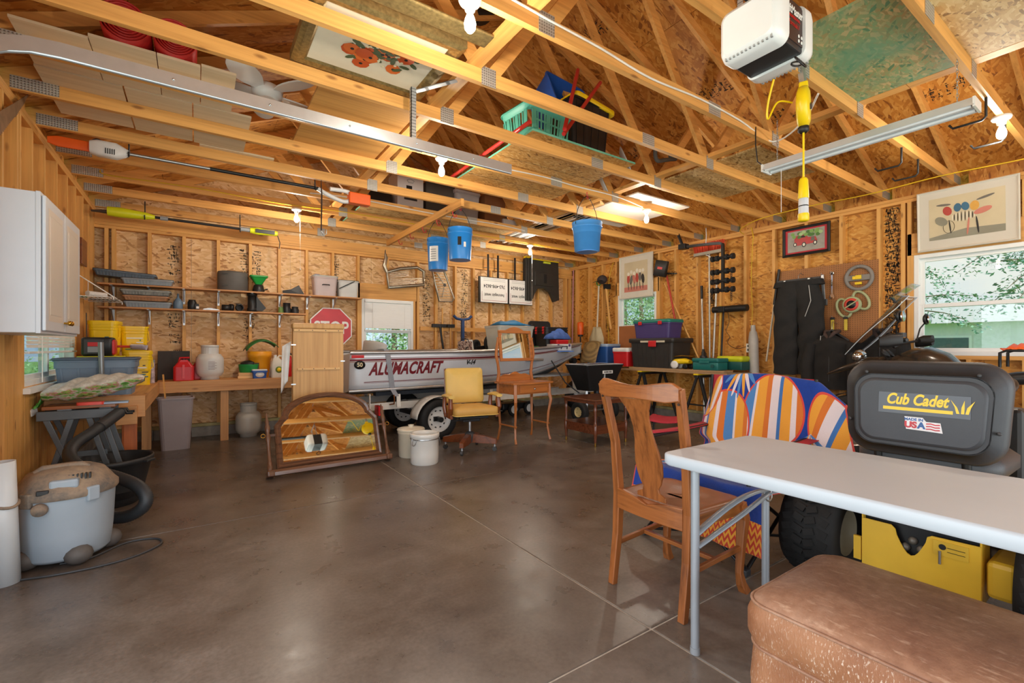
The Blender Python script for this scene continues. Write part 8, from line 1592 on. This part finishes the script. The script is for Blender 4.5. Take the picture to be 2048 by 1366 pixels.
# boxes on the rear loft board
def carton(label, cat, x, y, w, d, h, m, rz=0, z=ZL2, name='storage_box'): 
    t = thing(name, label, cat, (x, y, z), rz); MB().b2((-w/2, -d/2, 0), (w/2, d/2, h)).build('body', m, t, bevel=.004); MB().b2((-w/2-.001, -d/2-.001, h-.001), (w/2+.001, d/2+.001, h+.004)).build('flap', m, t); return t
CB = mat('cardboard_box', '#8A5A34', .8, 0, .08); WB = mat('box_white', '#D9D5D4', .5, 0, .03)
t = carton('white printed appliance box at the left end of the rear loft', 'box', 2.33, 5.95, .36, .34, .46, WB)
MB().b2((-.09, -.172, .10), (.09, -.1715, .20)).build('printed_pot', DGREY, t); MB().b2((-.06, -.172, .24), (.02, -.1715, .29)).build('printed_pan', BSTEEL, t); MB().tube([(-.05, -.172, .36), (-.03, -.172, .33), (.03, -.172, .33), (.05, -.172, .36), (0, -.172, .38)], .004, 4, True).build('printed_logo', GREY, t)
carton('dark grey box between the white box and the clear bin', 'box', 2.80, 6.05, .44, .40, .42, mat('box_dark', '#4A4540', .6)); carton('brown cardboard box right of the clear loft bin', 'box', 3.66, 6.0, .36, .4, .40, CB); carton('black low box left of the white appliance box', 'box', 1.95, 6.0, .30, .3, .20, BLACK)
t = carton('flat white carton at the right end of the rear loft', 'box', 3.95, 5.86, .34, .2, .08, WB); carton('small grey carton standing behind the flat white carton', 'box', 3.96, 6.2, .22, .2, .24, GREY)
tote('storage_bin', 'clear bin with a grey lid on the rear loft', 'bin', (3.20, 5.96, ZL2), 0, .40, .34, .36, frosted('bin_smoke', '#B9B4B4', .7), frosted('bin_smoke_lid', '#C4C0C0', .8), .03)
# ---- poles and tools hung under the trusses
yS = 5.13; a, b = onY(95, 293, yS), onY(700, 395, yS); zS = ZT-.07; q0 = onY(190, 300, yS).x; q1 = onY(640, 380, yS).x
t = thing('pole_saw', 'orange and white cordless pole saw hung under the trusses', 'pole saw', (0, yS, zS)); xs_ = [onY(px, 330, yS).x for px in (95, 180, 258, 420, 625, 640, 700, 728)]
MB().ring_loft([[(x, y, z) for y, z in rrect(.02+.0*k, h_, .009, 3)] for x, h_, k in ((xs_[0], .05, 0), (xs_[0]+.06, .085, 0), (xs_[1]+.02, .08, 0))], True).build('blade_cover', ORANGE, t)
MB().ring_loft([[(x, y, z) for y, z in rrect(.10*k, .13*k, .03, 3)] for x, k in ((xs_[1], .8), (xs_[1]+.05, 1), (xs_[1]+.17, 1), (xs_[2]-.02, .6), (xs_[2], .4))], True).build('motor_head', mat('tool_white', '#DADADA', .4), t); MB().lathe([(.04, -.055), (.045, -.05), (.045, .0)], 14, TR(xs_[1]+.05, -.02, .03, PI/2)).build('oil_cap', BLACK, t)
for k in range(5): MB().b2((xs_[1]+.10+.014*k, -.053, -.045), (xs_[1]+.107+.014*k, -.049, .0)).build('vent_slot', DGREY, t)
MB().cyl((xs_[2], 0, 0), (xs_[3], 0, -.0), .015, n=10).build('shaft', STEEL, t); MB().cyl((xs_[3], 0, 0), (xs_[5], 0, 0), .017, n=10).build('dark_shaft', BLACK, t)
MB().tube(smooth([Vector(p) for p in ((xs_[5]-.02, 0, 0), (xs_[5]+.06, 0, -.04), (xs_[6]-.08, 0, -.09), (xs_[6], 0, -.06), (xs_[6]-.02, 0, .02), (xs_[5]+.1, 0, .02))], 5), .022, 8).build('handle', mat('tool_white', '#DADADA'), t); MB().b2((xs_[6]-.02, -.05, -.10), (xs_[7]+.06, .05, .02)).build('battery_housing', ORANGE, t, bevel=.012)
for x in (xs_[2], xs_[5]-.05): MB().tube([(x, .0, .14), (x, .0, -.02), (x+.0, -.025, -.03), (x, -.03, .01)], .006, 6).build('hook', BSTEEL, t)
yP = 7.06; xp = [onY(px, 440, yP).x for px in (182, 215, 290, 310, 328, 480, 500, 555)]; zP = onY(290, 432, yP).z; zQ = onY(555, 468, yP).z; zl = lambda x: zP+(zQ-zP)*(x-xp[2])/(xp[7]-xp[2])
t = thing('pole_pruner', 'lime yellow cordless pole saw hung in front of the back wall plate', 'pole saw', (0, yP, 0)); LIME = mat('lime_tool', '#D6DC1E', .4, 0, .05)
MB().tube([(xp[0], 0, zl(xp[0])-.02), (xp[1], 0, zl(xp[1])-.01)], [.02, .045], 8, sq=(1, .5)).build('saw_head', mat('head_dark', '#4A4038', .6), t); MB().tube([(xp[1], 0, zl(xp[1])), (xp[1]+.12, 0, zl(xp[1])), (xp[2], 0, zl(xp[2])), (xp[3], 0, zl(xp[3]))], [.055, .06, .045, .025], 10).build('motor_housing', LIME, t)
MB().cyl((xp[3], 0, zl(xp[3])), (xp[5], 0, zl(xp[5])), .016, n=10).build('shaft', BLACK, t); MB().cyl((xp[3]+.05, 0, zl(xp[3]+.05)), (xp[4]+.04, 0, zl(xp[4])), .026, n=10).build('coupling', GREY, t); MB().cyl((xp[5], 0, zl(xp[5])), (xp[6], 0, zl(xp[6])), .028, n=10).build('collar', GREY, t)
MB().tube([(xp[6], 0, zl(xp[6])), (xp[6]+.1, 0, zl(xp[6])-.0), (xp[7], 0, zl(xp[7]))], [.035, .05, .03], 10).build('handle', LIME, t); MB().b2((xp[6]+.06, -.055, zl(xp[6])-.03), (xp[7]-.04, -.045, zl(xp[6])+.02)).build('grip_opening', BLACK, t); MB().tube([(xp[7], 0, zl(xp[7])-.02), (xp[7]+.03, 0, zl(xp[7])-.12), (xp[7]+.02, 0, zl(xp[7])-.20)], .006, 5).build('cord', BLACK, t)
for x in (xp[2], xp[5]): MB().tube([(x, .0, ZT+.02), (x, .0, zl(x)-.03), (x, -.04, zl(x)-.05), (x, -.05, zl(x))], .006, 6).build('hook', BSTEEL, t)
x_ = onY(633, 380, 5.3).x; t = thing('rubber_strap', 'dark rubber strap hanging from the pole saw hook', 'strap', (x_, 5.07, ZT)); MB().tube([(0, 0, .04), (0, 0, -.05), (.005, 0, -.15), (-.0, 0, -.52)], [.008, .012, .02, .016], 6, sq=(1, .4)).build('strap', mat('strap_dark', '#3A2C24', .7), t); MB().tube([(0, 0, -.52), (.02, 0, -.56), (.05, 0, -.55), (.05, 0, -.50)], .006, 6).build('hook', STEEL, t)
t = thing('hanging_rail', 'timber rail under the rear trusses with red hooks', 'rail', (2.55, 0, 0)); MB().b2((-.019, 4.75, ZT-.09), (.019, 7.30, ZT-.002)).build('rail', LY, t)
RH = mat('hook_red', '#C42A2A', .4)
for y in (5.0, 5.45, 5.9, 6.35, 6.8): MB().tube([(.0, y, ZT-.09), (.0, y, ZT-.12), (.02, y, ZT-.16), (.05, y, ZT-.15), (.05, y, ZT-.12)], .006, 6).build('red_hook', RH, t)
def pail(label, x, y, ztop, w, h, m, lab=None, flare=.88):
    t = thing('bucket', label, 'bucket', (x, y, ztop-h)); MB().lathe([(w/2*flare, 0), (w/2*flare, .004), (w/2*.985, h*.80), (w/2*1.04, h*.81), (w/2*1.04, h*.84), (w/2, h*.85), (w/2*1.03, h*.985), (w/2*1.03, h), (w/2*.97, h), (w/2*.85, .01), (0, .01)], 28).build('body', m, t)
    zt = ZT-ztop+h; MB().tube(smooth([Vector(p) for p in ((-w*.52, 0, h*.9), (-w*.40, 0, h*.9+(zt-h)*.55), (0, 0, zt-.03), (w*.40, 0, h*.9+(zt-h)*.55), (w*.52, 0, h*.9))], 6), .004, 5).build('bail', BSTEEL, t); MB().tube([(0, 0, zt+.02), (0, 0, zt-.05), (.015, 0, zt-.055), (.02, 0, zt-.02)], .005, 5).build('hook', RH, t)
    return t
PB = mat('pail_blue', '#2A86D8', .3, 0, .05)
def facing(a0, a1, z0, z1, r, m, t, nm): MB().surf(lambda u, v: (r*math.cos(a0+(a1-a0)*u), r*math.sin(a0+(a1-a0)*u), z0+(z1-z0)*v), 8, 2).build(nm, m, t)
t = pail('bright blue bucket hanging right, nearer of the two close together', onY(920, 490, 5.04).x, 5.04, onY(920, 458, 5.04).z, .30, .385, PB); facing(-2.25, -1.95, .16, .26, .146, INK, t, 'printed_mark'); facing(-1.75, -1.55, .14, .20, .146, WHITE, t, 'barcode_label')
t = pail('blue bucket hanging left, with a white text label', onY(876, 505, 5.65).x, 5.65, onY(876, 478, 5.65).z, .285, .42, PB); facing(-2.9, -2.0, .10, .30, .140, WHITE, t, 'label')
for k in range(5): facing(-2.75, -2.2, .13+.03*k, .14+.03*k, .1408, GREY, t, 'label_line')
t = pail('lighter blue tapered pail hanging alone on the right', onY(1174, 470, 3.82).x, 3.82, onY(1174, 446, 3.82).z, .33, .33, mat('pail_blue_light', '#4A96E0', .3, 0, .05), None, .72); facing(-2.9, -2.3, .17, .20, .145, mat('pale_print', '#BFD6EE', .4), t, 'printed_name')
for lab, x, y in (('black roof vent at the top of the view', 3.3, 2.25), ('black roof vent deeper in the roof left of the loft tote', 2.3, 3.9)):
    t = thing('roof_vent', lab, 'vent', (x, y, zroof(x)-.005)); t.rotation_euler = (0, math.atan(PIT)*(1 if x > XM else -1), 0); MB().b2((-.10, -.10, -.05), (.10, .10, 0)).build('body', BLACK, t, bevel=.01); MB().lathe([(.07, -.07), (.07, -.05), (0, -.05)], 16).build('throat', BSTEEL, t)
